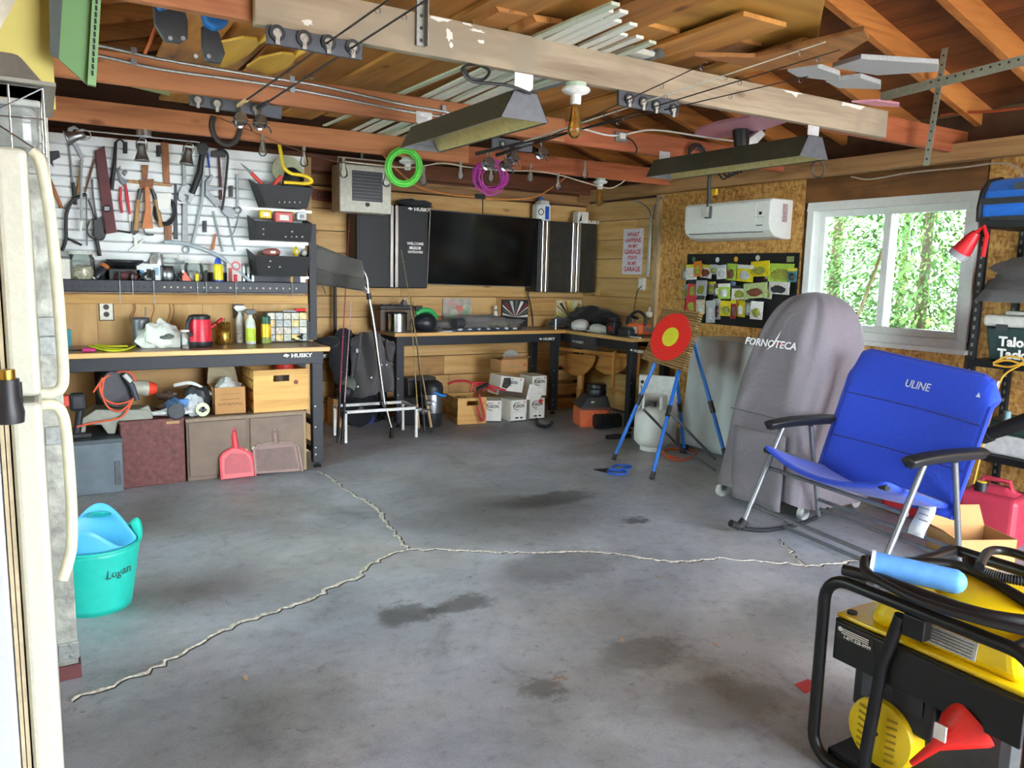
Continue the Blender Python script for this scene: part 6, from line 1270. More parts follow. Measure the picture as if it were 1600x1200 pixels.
# chrome folding frame with grey canvas seat on top
cf = thing('camp_cot', 'folded camp seat of chrome tubes with grey canvas hanging at its top', 'camp seat', fl_(612, 684))
Yc = 6.15
foot = fl_(612, 684); K = lambda x, y, d=0: PD(x, y, (foot.x, foot.y-.0+d))
MB().tube([foot+Vector((0,0,.0)), K(612, 668)], [.022, .014], 12).bw('rubber_tip', RUBBER, cf); MB().tube([K(612, 670), K(600, 625)], .009, 10).bw('lower_tube', CHROME, cf)
MB().tube(spline([K(601, 632), K(594, 580), K(583, 500), K(576, 462), K(572, 432), K(560, 410)], 6), .013, 12).bw('main_tube', CHROME, cf); MB().tube(spline([K(598, 625), K(588, 545), K(579, 480), K(574, 456), K(566, 442), K(556, 430)], 6), .009, 10).bw('second_tube', CHROME, cf); MB().tube(spline([K(577, 466), K(570, 455), K(556, 446)], 5), .009, 10).bw('third_tube', CHROME, cf)
MB().tube([K(576, 458), K(577, 468)], .02, 12).bw('clamp', BLACK, cf); MB().tube([K(596, 628), K(602, 640)], .022, 10).bw('joint', BLACK, cf)
CAN = cloth('#6b6a66', 5., .6)
c0 = K(520, 415)
def canv(u, v):
    px = 478+u*86; yt = 378+u*30-12*math.sin(u*3)*0; ybm = 440+u*12; y = yt+(ybm-yt)*v
    q = K(px, y); return q+Vector((0, -.05*math.sin(v*math.pi)-.03*math.sin(u*7+v*3), 0))
MB().grid(canv, 18, 10).bw('canvas', CAN, cf, solid=.012); MB().grid(lambda u, v: canv(u, .62+.4*v)+Vector((0, -.05-.02*math.sin(u*9), -.005)), 16, 5).bw('canvas_fold', cloth('#5b5a55', 5., .6), cf, solid=.012)
MB().tube(spline([K(503, 447), K(506, 452), K(509, 460)], 4), .003, 6).bw('draw_cord', BLACK, cf)
# grey coat hanging
ct = thing('rain_coat', 'dark grey waterproof coat hanging between the two benches', 'coat', P(585, 620, Y=6.75))
def coatf(u, v):
    xl = 562-6*v-10*v*v; xr = 600+20*min(1, v*2.2)-22*max(0, v-.55); px = xl+(xr-xl)*u; yt = 522-8*math.sin(u*3.1)+8*u; y = yt+(622-yt)*v-12*u*v
    q = P(px, y, Y=6.62); return q+Vector((0, .05*math.sin(u*9+v*2)+.03*math.sin(u*17-v*5)-.05*math.sin(u*math.pi), 0))
MB().grid(coatf, 24, 20).bw('coat_body', cloth('#615f60', 6., .6), ct, solid=.015)
MB().grid(lambda u, v: P(604+u*16, 530+v*32+u*8, Y=6.58)+Vector((0, .03*math.sin(u*6+v*4), 0)), 6, 10).bw('sleeve', cloth('#5a585a', 6., .6), ct, solid=.02); MB().grid(lambda u, v: P(548+u*16, 530+v*60-u*10, Y=6.65)+Vector((0, .02*math.sin(u*6+v*6), 0)), 6, 10).bw('sleeve', cloth('#55545a', 6., .6), ct, solid=.02)
for x, y in ((596,570),(604,570),(580,590),(559,604)): q = P(x, y, Y=6.52); MB().cyl(q, q+Vector((0, -.006, 0)), .008).bw('snap_button', STEEL, ct)
MB().cbox(P(558, 548, Y=6.56), (.02, .006, .035)).bw('zip_tab', pm('#cfd2d4', .5), ct)
# dark backpack and gear hung behind
bp_ = thing('backpack', 'black backpack hung on a rail right of the left bench', 'backpack', P(537, 600, Y=6.8)); MB().blob(P(537, 560, Y=6.75), (.12, .07, .28), 22, .14, seed=21).bw('pack', cloth('#26292f', 8., .4), bp_); MB().blob(P(513, 534, Y=6.7), (.10, .05, .05), 16, .2, seed=22).bw('cap', cloth('#1f2125', 8., .3), bp_)
MB().bar(P(505, 556, Y=6.85), P(556, 555, Y=6.85), .02, .03).bw('hanging_rail', pm('#b9bab6', .4, .5), bp_)
simple('bike_helmet', 'dull green and black helmet hung below the backpack', 'helmet', P(549, 612, Y=6.7), lambda t: (MB().blob((0, 0, .06), (.11, .09, .09), 20, .06, seed=23).build('shell', pm('#6b7468', .5), t), MB().blob((-.05, -.01, .0), (.10, .085, .09), 18, .1, seed=24).build('visor', pm('#22252b', .5), t)))
whs = []
for i, (x, y, r, lab) in enumerate(((556,632,.085,'left black spool of cable on the floor behind the stool frame'), (571,632,.075,'right black spool of cable on the floor behind the stool frame'))):
    t = thing('cable_reel', lab, 'reel', (P(x, y, Y=6.75).x, 6.72+.1*i, 0)); R_ = Matrix.Translation((0, 0, .16)) @ Matrix.Rotation(1.5, 4, 'X') @ Matrix.Rotation(.3, 4, 'Y')
    for s in (-1, 1): MB().lathe([(.03, .035*s), (.16, .035*s), (.16, .045*s), (.03, .045*s)], 28, R_, False).build('flange', BLACK, t)
    MB().lathe([(.05, -.035), (.12, -.03), (.12, .03), (.05, .035)], 28, R_).build('cable_pack', pm('#2c2d30', .6), t); MB().lathe([(.0, .05), (.03, .05), (.03, .06), (0, .06)], 16, R_).build('hub', pm('#8d9092', .4, .5), t)
simple('cable_pile', 'tangle of black cables on the floor under the stool frame', 'cables', fl_(580, 662)+Vector((0, .15, 0)), lambda t: [MB().tube([(.16*math.cos(k*.45)*(1+.2*math.sin(k+q)), .10*math.sin(k*.45+q*.4), .012+.018*q+.008*math.sin(k*2)) for k in range(14)], .007, 7, closed=True).build('loop', RUBBER, t) for q in range(4)])
simple('blue_pouch', 'small navy pouch among the cables under the stool frame', 'pouch', fl_(578, 664)+Vector((0, .05, 0)), lambda t: MB().blob((0, 0, .05), (.06, .04, .06), 14, .15, seed=31, flat=0).build('pouch', cloth('#24357a', 8., .3), t))
simple('black_case', 'black instrument case standing under the left end of the back bench', 'case', Vector((2.95, 6.62, 0)), lambda t: (MB().box((-.13, -.05, 0), (.13, .08, .26)).build('case', pm('#191a1c', .6), t, bevel=.012), MB().cbox((.08, -.052, .07), (.05, .004, .03)).build('label', pm('#d9dbd8', .5), t)))
simple('storage_tote', 'dark grey plastic tote under the back bench beside the cooler keg', 'tote', Vector((3.08, 6.86, 0)), lambda t: (MB().box((-.12, -.08, 0), (.16, .08, .38)).build('tote', pm('#4a4d52', .5), t, bevel=.01), MB().box((-.13, -.09, .38), (.17, .09, .41)).build('lid', pm('#3c3f44', .5), t, bevel=.006)))
simple('cardboard_box', 'plain cardboard box on the floor right of the long bench leg', 'box', Vector((2.32, 6.82, 0)), lambda t: (MB().box((-.10, -.08, 0), (.10, .1, .26)).build('carton', CARD, t, bevel=.003), MB().box((-.101, -.081, .245), (.101, .1, .262)).build('tape', pm('#a57b48', .6), t)))
for i, (x0, y0, x1, y1) in enumerate(((610,575,632,648), (612,590,630,620))):
    pass
tag(MB().bar(P(609, 560, Y=6.6), P(629, 625, Y=6.72), .022, .03).bw('wooden_batten', wood('#a89a7c', '#857658', 2)), 'grey wooden slat leaning behind the grey coat', 'slat')
# rods standing
def rod(name, label, a, b, grip, bm, reel=None, r=.005, foot=BLACK):
    t = thing(name, label, 'fishing rod', (a.x, a.y, 0)); d = b-a
    MB().tube([a+d*.0, a+d*.03], .011, 8).bw('butt_cap', foot, t); MB().tube([a+d*.03, a+d*grip], .012, 10).bw('grip', bm[1], t); MB().tube([a+d*grip, b], [r, r*.4], 8).bw('blank', bm[0], t)
    for k in range(5): c = a+d*(grip+(1-grip)*(.12+.2*k)); MB().tube([c+Vector((.008*math.cos(q*.9), -.012+.008*math.sin(q*.9), 0)) for q in range(7)], .0012, 5, closed=True).bw('line_guide', STEEL, t)
    if reel:
        c = a+d*(grip*reel); f_ = c+Vector((-.01, -.04, 0)); MB().tube([c, f_], .006, 8).bw('reel_foot', DKSTEEL, t); MB().cyl(f_+Vector((-.022, -.01, 0)), f_+Vector((.022, -.01, 0)), .026, n=16).bw('reel_spool', pm('#a9acaf', .3, .9), t); MB().tube([f_+Vector((.02, -.01, 0)), f_+Vector((.045, -.03, .015)), f_+Vector((.05, -.05, .0))], .004, 6).bw('reel_handle', BLACK, t)
    return t
CORK = pm('#c7a77c', .8, 0, .2, 60); PINK = pm('#b03a54', .35)
fa = fl_(527, 692); rod('fishing_rod', 'red fishing rod leaning upright between the benches', fa, PD(546, 340, fa+Vector((.15, .3, 0))), .22, (PINK, BLACK), None, .006)
fa = fl_(534, 694); rod('fishing_rod', 'grey and pink rod crossing the red one at the bottom', fa, PD(549, 470, fa), .3, (pm('#c9a3b2', .4), BLACK), None, .005)
pb0 = P(525, 650, Y=6.9); tag(MB().tube([Vector((pb0.x, 6.9, 0)), P(523, 445, Y=6.95)], .016, 10).bw('black_pole', BLACK), 'black pole standing against the pine wall behind the red rod', 'pole')
for i, (x, y, tx, ty, lab, bm) in enumerate(((655,676,640,455,'leftmost of three slim rods leaning before the back bench', (pm('#b9a25c', .4), CORK)), (664,676,645,470,'middle of three slim rods leaning before the back bench', (BLACK, BLACK)), (675,676,627,390,'rightmost and longest of three slim rods before the back bench', (pm('#a89a70', .4), CORK)))):
    fa = fl_(x, y); rod('fishing_rod', lab, fa, PD(tx, ty, fa+Vector((.0, .25, 0))), .2, bm, .85)

# ================================================================ UNDER THE BACK BENCH
kg = thing('cooler_keg', 'silver and black beverage cooler keg with blue handle', 'cooler', (3.07, 6.42, 0))
kg.location = P(680, 667, Z=0)+Vector((0, .08, 0)); kg.matrix_basis = Matrix.Translation(kg.location)
MB().lathe([(.09, 0), (.098, .01), (.10, .13)], 28).build('base', pm('#26282b', .45), kg); MB().lathe([(.10, .13), (.102, .14), (.102, .29), (.10, .30)], 28).build('steel_band', STEEL, kg); MB().lathe([(.104, .30), (.104, .36), (.09, .40), (.05, .425), (0, .43)], 28).build('lid', pm('#26282b', .45), kg)
MB().tube(spline([(-.03, -.10, .33), (.03, -.115, .30), (.09, -.09, .285), (.11, -.03, .285)], 5), .014, 10).build('handle', pm('#1f87d8', .4), kg)
c2_ = crate('small slatted crate holding red jumper cables under the back bench', P(740, 662, Z=0)+Vector((-.0, .16, 0)), -.12, .29, .33, .25)
jc = thing('jumper_cables', 'red jumper cables heaped in the small crate', 'cables', Vector(c2_.location)+Vector((0, 0, .2)))
RC = pm('#c5303c', .45)
for pts in ([(700,600),(712,596),(730,596),(748,603),(756,612)], [(735,612),(740,600),(752,598),(770,604),(790,610)], [(742,614),(750,604),(762,606),(775,612)], [(748,615),(752,630),(757,650),(752,657),(745,635)]): MB().tube(spline([P(x, y, Y=6.36-(.04 if pts[0][0] == 748 else 0)) for x, y in pts]), .011, 8).bw('cable_run', RC, jc)
MB().tube([P(745, 609, Y=6.31), P(763, 600, Y=6.31)], .017, 10).bw('clamp', BLACK, jc)
CW = pm('#e6e4dc', .6, 0, .05, 20); CBK2 = pm('#2e2b29', .6)
def fusion(label, loc, rz, W=.17, D=.24, H=.21, dot=False, tilt=0, side=False, lab=True):
    t = thing('wine_kit_box', label, 'box', loc, rz, 'white fusion boxes'); t.rotation_euler = (0, tilt, rz); t.matrix_basis = Matrix.LocRotScale(Vector(loc), t.rotation_euler, None)
    MB().box((-W/2, -D/2, 0), (W/2, D/2, H)).build('carton', CW, t, bevel=.003); y = -D/2-.0008
    text('FUSION', .043, CBK2, t, t.matrix_basis @ frame((0, y, H*.72), (1, 0, 0), (0, -1, 0)), ext=.0004, sx=.8, bold=.0012)
    MB().tube([(.045*math.cos(math.radians(a))-.015, y, H*.72+.035*math.sin(math.radians(a))) for a in range(60, 300, 15)], .003, 6).build('logo_arc', CBK2, t)
    MB().prism([(W*.36+.012*math.cos(k*.628)*(1 if k % 2 else .45), y, H*.9+.012*math.sin(k*.628)*(1 if k % 2 else .45)) for k in range(10)], (0, .0006, 0)).build('leaf_mark', pm('#c2343c', .5), t)
    if lab:
        MB().box((-W*.3, y-.001, .015), (W*.34, y, .085)).build('shipping_label', pm('#f2f1ec', .6), t); MB().box((-W*.22, y-.002, .03), (-W*.02, y-.001, .045)).build('label_print', CBK2, t); MB().box((W*.08, y-.002, .03), (W*.26, y-.001, .045)).build('label_print', CBK2, t)
    MB().box((-W/2-.0005, -D/2-.0006, 0), (W/2+.0005, -D/2+.01, .012)).build('base_band', CBK2, t)
    if dot: MB().cyl((W*.2, y, H*.86), (W*.2, y-.001, H*.86), .022, n=20).build('red_dot', pm('#e0262c', .5), t)
    return t
by = 6.30
bx_ = lambda px: P(px, 655, Y=by).x
b1_ = fusion('white printed box at the left of the bottom row, turned aside', (bx_(785), by+.2, 0), -.5, lab=False)
b2_ = fusion('white printed box in the middle of the bottom row', (bx_(813), by+.14, 0), -.06)
b3_ = fusion('white printed box with red dot at the right of the bottom row', (bx_(843), by+.16, 0), -.03, dot=True)
b4_ = fusion('large printed box tilted on top of the bottom row', (bx_(808)-.05, by+.17, .245), .0, .26, .22, .19, tilt=.16, lab=False)
MB().prism([(-.11, -.1115, .08), (-.10, -.1115, .17), (-.03, -.1115, .18), (-.01, -.1115, .12), (-.05, -.1115, .07)], (0, .001, 0)).build('photo_print', pm('#3d3632', .6, 0, .8, 40), b4_); MB().box((-.13, -.1115, .0), (.13, -.1105, .05)).build('brown_band', pm('#4a3b34', .6), b4_)
b5_ = fusion('white printed box standing at the right of the upper row', (bx_(845)+.02, by+.19, .218), .0, lab=False)
simple('paper_cone', 'blank white curled card leaning on the printed boxes', 'card', Vector((bx_(838)-.03, by-.005, .215)), lambda t: MB().prism([(-.10, 0, .0), (-.06, 0, .15), (.02, 0, .13), (.10, 0, .085), (.10, 0, .05), (.06, 0, .0), (.0, 0, -.008)], (0, .003, 0)).build('card', pm('#efece4', .6), t))
bb_ = thing('cardboard_box', 'brown shipping box on top of the printed boxes', 'box', (bx_(812), by+.22, .475), .05); MB().box((-.16, -.1, 0), (.15, .1, .12)).build('carton', CARD, bb_, bevel=.003)
text('ermoca', .045, pm('#8d8378', .7), bb_, bb_.matrix_basis @ frame((-.02, -.1008, .055), (1, 0, 0), (0, -1, 0)), ext=.0003); MB().prism([(.1, -.101, .04), (.14, -.101, .06), (.1, -.101, .08)], (0, -.001, 0)).build('arrow_print', pm('#c5534c', .6), bb_)
MB().hexa([(-.16, -.1, .12), (.15, -.1, .12), (.15, -.095, .12), (-.16, -.095, .12), (-.18, -.16, .15), (.15, -.16, .15), (.15, -.155, .155), (-.18, -.155, .155)]).build('flap', CARD, bb_)
simple('plastic_wrap', 'clear wrap crumpled on the brown shipping box', 'wrap', Vector((bx_(812)+.03, by+.24, .6)), lambda t: MB().blob((0, 0, .03), (.08, .05, .04), 14, .3, seed=41, flat=0).build('wrap', pm('#b3b5b3', .3), t))
tag(MB().tube(spline([P(x, y, Z=.025) for x, y in ((838,655),(840,662),(850,666),(858,665),(863,660))]), .016, 10).bw('vacuum_hose', RUBBER), 'short black hose end lying before the back bench leg', 'hose')
# ---- drop leaf table parts under the right bench
dt = thing('drop_leaf_table', 'orange wood drop leaf table stored under the right bench', 'table', (4.78, 6.35, 0))
OW = wood('#d09350', '#ab6c2f', 1, 5., .4, knots=False); OWz = wood('#d09350', '#ab6c2f', 2, 5., .4, knots=False)
def tX(x, y, X=4.72): return P(x, y, X=X)
def half(x0, x1, yt, yb, X, nm):
    pts = [tX(x0, yt, X), tX(x1, yt+4, X)]+[tX((x0+x1)/2+(x1-x0)/2*math.cos(a), yt+2+(yb-yt)*math.sin(a), X) for a in [math.pi*k/14 for k in range(1, 14)]]
    MB().prism(pts, (.02, 0, 0)).bw(nm, OW, dt, bevel=.004)
half(872, 929, 551, 585, 4.70, 'drop_leaf'); half(922, 984, 552, 584, 4.78, 'drop_leaf')
MB().bar(tX(873, 545), tX(980, 556), .025, .035).bw('table_rail', OW, dt)
l0, l1 = tX(906, 628, 4.76), tX(911, 582, 4.76)
MB().lathe([(.03, 0), (.035, .1), (.04, .2), (.036, .24), (.042, .25), (.042, .26), (.036, .27), (.036, .60)], 18, Matrix.Translation((4.76, l0.y, 0))).bw('turned_leg', OWz, dt)
MB().bar(tX(960, 548, 4.66), tX(957, 615, 4.66), .028, .025, (1, 0, 0)).bw('upright_batten', OWz, dt); MB().bar(tX(954, 607, 4.66), tX(974, 613, 4.66), .025, .025).bw('foot_batten', OW, dt); MB().bar(tX(998, 553, 4.68), tX(995, 585, 4.68), .025, .025, (1, 0, 0)).bw('upright_batten', OWz, dt)
sd_ = thing('wooden_crate', 'rough plank crate standing behind the bench leg in the corner', 'crate', (4.75, 6.75, 0))
for k in range(4): MB().box((4.58, 6.68, .02+.15*k), (4.95, 6.70, .13+.15*k)).bw('slat', wood('#c99c62', '#a2743e', 0), sd_)
for x in (4.6, 4.93): MB().box((x-.02, 6.70, 0), (x+.02, 6.73, .62)).bw('upright', wood('#c99c62', '#a2743e', 2), sd_)
# shop vacuum
vc = thing('shop_vacuum', 'orange and black shop vacuum on the floor before the right bench', 'vacuum', P(922, 668, Z=0)+Vector((.06, .08, 0)), -.35)
MB().box((-.14, -.12, .0), (.15, .14, .19)).build('tank', pm('#e0683c', .45), vc, bevel=.025, seg=3); MB().hexa([(-.15, -.13, .19), (.16, -.13, .19), (.16, .15, .19), (-.15, .15, .19), (-.06, -.1, .30), (.13, -.1, .30), (.13, .12, .30), (-.06, .12, .30)]).build('lid', pm('#2b2d2f', .45), vc, bevel=.015, seg=3)
MB().lathe([(.09, .29), (.095, .33), (.085, .36), (.095, .37), (.09, .40), (.05, .41)], 24, Matrix.Translation((.05, .0, 0))).build('motor_head', pm('#202224', .4), vc); MB().cyl((-.02, -.135, .24), (-.02, -.128, .25), .018).build('dial', pm('#b9bb9c', .4), vc); MB().cbox((.02, -.125, .185), (.3, .03, .025)).build('latch_rail', pm('#6e4a40', .5), vc)
MB().tube([(-.01, -.17, .075), (.24, -.14, .075)], .065, 18).build('hose_canister', pm('#1f2123', .45), vc)
for k in range(7): MB().lathe([(.066, 0), (.071, .004), (.066, .008)], 18, Matrix.Translation((.0+.035*k, -.169+.0042*k, .075)) @ Matrix.Rotation(math.pi/2, 4, 'Y'), False).build('canister_rib', pm('#17181a', .5), vc)
tag(MB().tube([P(948, 683, Z=.03), P(962, 682, Z=.03), P(985, 681, Z=.03)], [.02, .024, .02], 12).bw('nozzle', RUBBER), 'short black vacuum nozzle on the floor left of the easel', 'nozzle')

# ================================================================ ON THE BACK AND RIGHT BENCHES
KZ = .867
def onk(px, Y): return Vector((P(px, 510, Y=Y).x, Y, KZ))
def oven(t):
    MB().box((-.16, -.12, 0), (.17, .12, .20)).build('housing', pm('#5e473a', .5), t, bevel=.008); MB().box((-.165, -.125, .2), (.175, .125, .235)).build('top', BLACK, t, bevel=.006); MB().cyl((-.10, -.121, .14), (-.10, -.126, .14), .02).build('knob', DKSTEEL, t)
    for k in range(3): MB().cyl((-.10+.08*k, -.05, .235), (-.10+.08*k, -.05, .245), .03).build('burner_knob', pm('#3b3d40', .4), t)
simple('camp_stove', 'brown and black camp stove at the left end of the back bench', 'stove', onk(612, 6.80), oven)
simple('steel_pot', 'shiny steel canister standing before the camp stove', 'canister', onk(621, 6.60), lambda t: (MB().lathe([(.085, 0), (.085, .165)], 28).build('canister', CHROME, t), MB().lathe([(.089, .165), (.089, .175), (.06, .18)], 28).build('lid', BLACK, t), MB().lathe([(.12, -.001), (.125, .008), (.0, .006)], 28).build('plate', STEEL, t)))
simple('small_bottle', 'small grey bottle on the camp stove', 'bottle', onk(631, 6.80)+Vector((0, 0, .236)), lambda t: (MB().lathe([(.035, 0), (.03, .03), (.012, .045)], 14).build('bottle', pm('#8f9394', .3, .5), t), MB().cyl((0, 0, .045), (0, 0, .06), .012).build('cap', WHITE, t)))
simple('bike_helmet', 'black helmet with green trim on the back bench', 'helmet', onk(664, 6.60), lambda t: (MB().blob((0, 0, .08), (.115, .10, .095), 26, .02, flat=0).build('shell', pm('#24262a', .4), t), MB().tube(spline([(-.08, .02, .16), (-.02, .01, .195), (.06, .01, .185), (.12, .02, .12)], 6), .025, 10).build('green_trim', pm('#2faa5a', .4), t), MB().blob((-.02, -.085, .13), (.035, .02, .012), 10, 0).build('vent', BLACK, t), MB().box((-.08, .03, .18), (-.01, .06, .235)).build('mount', BLACK, t, bevel=.005)))
wd = thing('fishing_waders', 'grey waders heaped along the back bench', 'waders', onk(745, 6.72))
WAD = cloth('#6d6a69', 7., .7)
MB().blob((-.02, 0, .055), (.50, .13, .075), 34, .22, seed=51, flat=0.003).build('legs', WAD, wd); MB().blob((.16, -.05, .05), (.26, .10, .06), 28, .25, seed=52, flat=0.003).build('torso', cloth('#77736a', 7., .7), wd)
simple('camera_lens', 'black ribbed boot end poking from the grey waders', 'boot', onk(716, 6.56)+Vector((0, 0, .045)), lambda t: [MB().lathe([(.045, -.06+.025*k), (.05, -.05+.025*k), (.045, -.04+.025*k)], 20, Matrix.Translation((0, 0, .03)) @ Matrix.Rotation(.35, 4, 'Z') @ Matrix.Rotation(math.pi/2, 4, 'Y'), True).build('ring', pm('#35363a', .4), t) for k in range(5)])
scf = thing('patterned_scarf', 'navy and white patterned cloth along the back bench edge', 'scarf', onk(760, 6.53)); MB().blob((0, 0, .014), (.42, .05, .02), 26, .15, seed=53, flat=0.002).build('cloth', cloth('#252c40', 6., .4), scf)
for k in range(7): MB().blob((-.3+.1*k, -.035, .022), (.025, .02, .010), 10, .3, seed=60+k).build('white_patch', cloth('#d8dada', 6., .3), scf)
simple('paper_sheet', 'white folded paper at the back bench edge beside the helmet', 'paper', onk(696, 6.53), lambda t: MB().hexa([(-.08, -.03, 0), (.08, -.02, 0), (.08, .04, 0), (-.08, .03, 0), (-.08, -.03, .004), (.08, -.02, .012), (.08, .04, .012), (-.08, .03, .004)]).build('sheet', pm('#e2dfd8', .6), t))
simple('spice_bottle', 'small white bottle between two paintings', 'bottle', onk(774, 6.93), lambda t: (MB().lathe([(.03, 0), (.03, .10), (.018, .15), (.014, .19), (.018, .20), (.018, .22)], 16).build('bottle', pm('#e6e4dc', .4), t), MB().lathe([(.0185, .17), (.0185, .18)], 14).build('band', BLACK, t)))
def painting(label, x0, x1, y0, y1, cols, style):
    Yp = YB-.03; a, b = P(x0, y0, Y=Yp), P(x1, y1, Y=Yp); w, h = (b.x-a.x), (a.z-KZ)
    t = thing('painting', label, 'painting', ((a.x+b.x)/2, Yp-.012, KZ)); MB().box((-w/2, -.004, 0), (w/2, .018, h)).build('canvas', pm(cols[0], .6, 0, .25, 14), t); r = random.Random(x0)
    cx, cz = 0, h*.35
    for k in range(11):
        if style == 'rays':
            a0 = math.pi*(k/11); a1 = a0+.16; R1 = min(w, h)*.62; pp = []
            for q in (a0, a1): pp.append((max(-w/2+.003, min(w/2-.003, cx+R1*1.4*math.cos(q))), -.0055, max(.004, min(h-.004, cz+R1*math.sin(q)))))
            MB().prism([(cx, -.0055, cz)]+pp, (0, .001, 0)).build('brush_ray', pm(cols[1+k % (len(cols)-1)], .5), t)
        else: MB().blob((r.uniform(-w*.33, w*.33), -.004, r.uniform(h*.3, h*.85)), (w*.13, .003, h*.10), 10, .25, seed=k).build('brush_dab', pm(cols[1+k % (len(cols)-1)], .6), t)
painting('pastel pink and green painting at the left of three on the back bench', 691, 735, 466, 515, ['#b0a89c', '#d07a70', '#b9bfa6', '#8fae8a', '#c99a92'], 'dabs')
painting('black and white streaked painting, middle of three on the back bench', 784, 823, 468, 515, ['#232425', '#e0e0dc', '#5a5c58', '#b9bab4', '#7c1f26'], 'rays')
painting('yellow and orange streaked painting nearest the corner', 869, 906, 469, 515, ['#cfc8a0', '#e2cf2e', '#c9772b', '#2c2a22', '#8f6a2c', '#d8d4c4'], 'rays')
simple('black_bag', 'large slumped black bag on the bench in the corner', 'bag', Vector((4.95, 6.55, KZ)), lambda t: (MB().blob((-.02, 0, .09), (.17, .34, .14), 28, .2, seed=71, flat=0).build('bag', cloth('#1c1c1e', 7., .6), t), MB().tube(spline([(-.18, .1, .03), (-.22, .2, .06), (-.16, .28, .03)]), .012, 8).build('strap', BLACK, t)))
def onq(px, X): return Vector((X, P(px, 520, X=X).y, KZ))
simple('baseball_cap', 'white and grey cap lying on the right bench', 'cap', onq(905, 4.66), lambda t: (MB().blob((0, 0, .045), (.09, .09, .065), 20, .15, seed=73, flat=0).build('crown', cloth('#d8d8d6', 8., .5), t), MB().blob((-.04, -.08, .02), (.06, .05, .012), 14, .08, flat=0.001).build('brim', cloth('#c3c3c2', 8., .4), t)))
simple('white_shoe', 'white shoe on the right bench between the cap and the black boxes', 'shoe', onq(934, 4.72), lambda t: (MB().blob((0, 0, .035), (.06, .12, .045), 20, .1, seed=74, flat=0).build('upper', pm('#e2e2e0', .5), t), MB().box((-.06, -.12, 0), (.06, .12, .015)).build('sole', WHITE, t, bevel=.006)))
simple('battery_charger', 'upright black charger block on the right bench', 'charger', onq(959, 4.70), lambda t: (MB().box((-.05, -.06, 0), (.05, .06, .12)).build('block', pm('#26272a', .45), t, bevel=.01), MB().box((-.053, -.045, .03), (-.05, .02, .08)).build('label', pm('#8d2a30', .5), t), MB().box((-.04, -.05, .12), (.04, .05, .15)).build('battery', BLACK, t, bevel=.008)))
simple('black_tool_case', 'low black box on the right bench before the chainsaw', 'case', onq(981, 4.70), lambda t: (MB().box((-.06, -.08, 0), (.06, .08, .07)).build('box', pm('#2c3036', .45), t, bevel=.012), MB().box((-.05, -.06, .07), (.05, .06, .085)).build('lid', pm('#3c4148', .4), t, bevel=.006)))
simple('chainsaw', 'orange and black chainsaw at the end of the right bench', 'chainsaw', onq(1000, 4.80), lambda t: (MB().box((-.08, -.08, .02), (.08, .10, .12)).build('engine', pm('#e2683a', .4), t, bevel=.02, seg=3), MB().tube(spline([(-.02, .10, .08), (-.02, .12, .18), (-.02, .02, .23), (-.02, -.08, .19), (-.02, -.09, .1)], 6), .014, 10).build('front_handle', BLACK, t), MB().tube(spline([(.03, .1, .06), (.03, .22, .1), (.03, .2, .17), (.03, .08, .16)], 6), .016, 10).build('rear_handle', BLACK, t), MB().box((-.085, -.05, .03), (-.08, .04, .09)).build('cover', pm('#c9c6bc', .5), t, bevel=.003), MB().box((-.03, -.36, .05), (-.024, -.08, .1)).build('guide_bar', STEEL, t)))
simple('small_knife', 'small pale scraper at the front edge of the right bench', 'scraper', onq(992, 4.62), lambda t: (MB().box((-.012, -.08, 0), (.012, .06, .012)).build('handle', pm('#dcdad2', .4), t, bevel=.004), MB().box((-.01, .06, .004), (.01, .11, .006)).build('blade', STEEL, t)))
simple('spray_nozzle', 'chrome tap fitting on the back bench before the yellow painting', 'fitting', onk(868, 6.62), lambda t: (MB().cyl((0, 0, 0), (0, 0, .10), .012).build('stem', CHROME, t), MB().cyl((-.06, 0, .02), (.12, 0, .02), .009).build('arm', CHROME, t)))
simple('grey_cloth', 'dark grey cloth lump on the corner of the back bench', 'cloth', onk(880, 6.75), lambda t: MB().blob((0, 0, .045), (.16, .12, .06), 20, .25, seed=77, flat=0).build('cloth', cloth('#4b4b4d', 7., .6), t))
# ================================================================ CEILING
J1Y, J2Y, J3Y = JY[0], JY[1], JY[2]; JT = JZ+JH
# conduits on the second joist
for k, px in enumerate(([(-20,45),(148,70),(250,92),(400,118),(500,134),(620,161),(705,176)], [(-20,62),(148,86),(250,108),(400,129),(500,147),(620,171),(700,184)])):
    t = thing('armored_cable', ['upper armoured cable stapled along the second ceiling joist', 'lower armoured cable stapled along the second ceiling joist'][k], 'cable', P(300, 110, Y=J2Y), 0, 'armoured cables on the joist')
    MB().tube(spline([P(x, y, Y=J2Y-.009) for x, y in px], 5), .008, 8).bw('sheath', GALV, t)
    for x, y in ((209,75+18*k),(457,120+16*k),(694,165+13*k)): q = P(x, y+4, Y=J2Y-.018); MB().cbox(q, (.025, .006, .03)).bw('staple', STEEL, t)
tag(MB().tube(spline([P(x, y, Y=J2Y+.03) for x, y in ((905,200),(960,212),(1020,203),(1100,214),(1160,222))], 6), .006, 8).bw('white_cable', WHITE), 'white cable stapled along the right half of the second joist', 'cable')
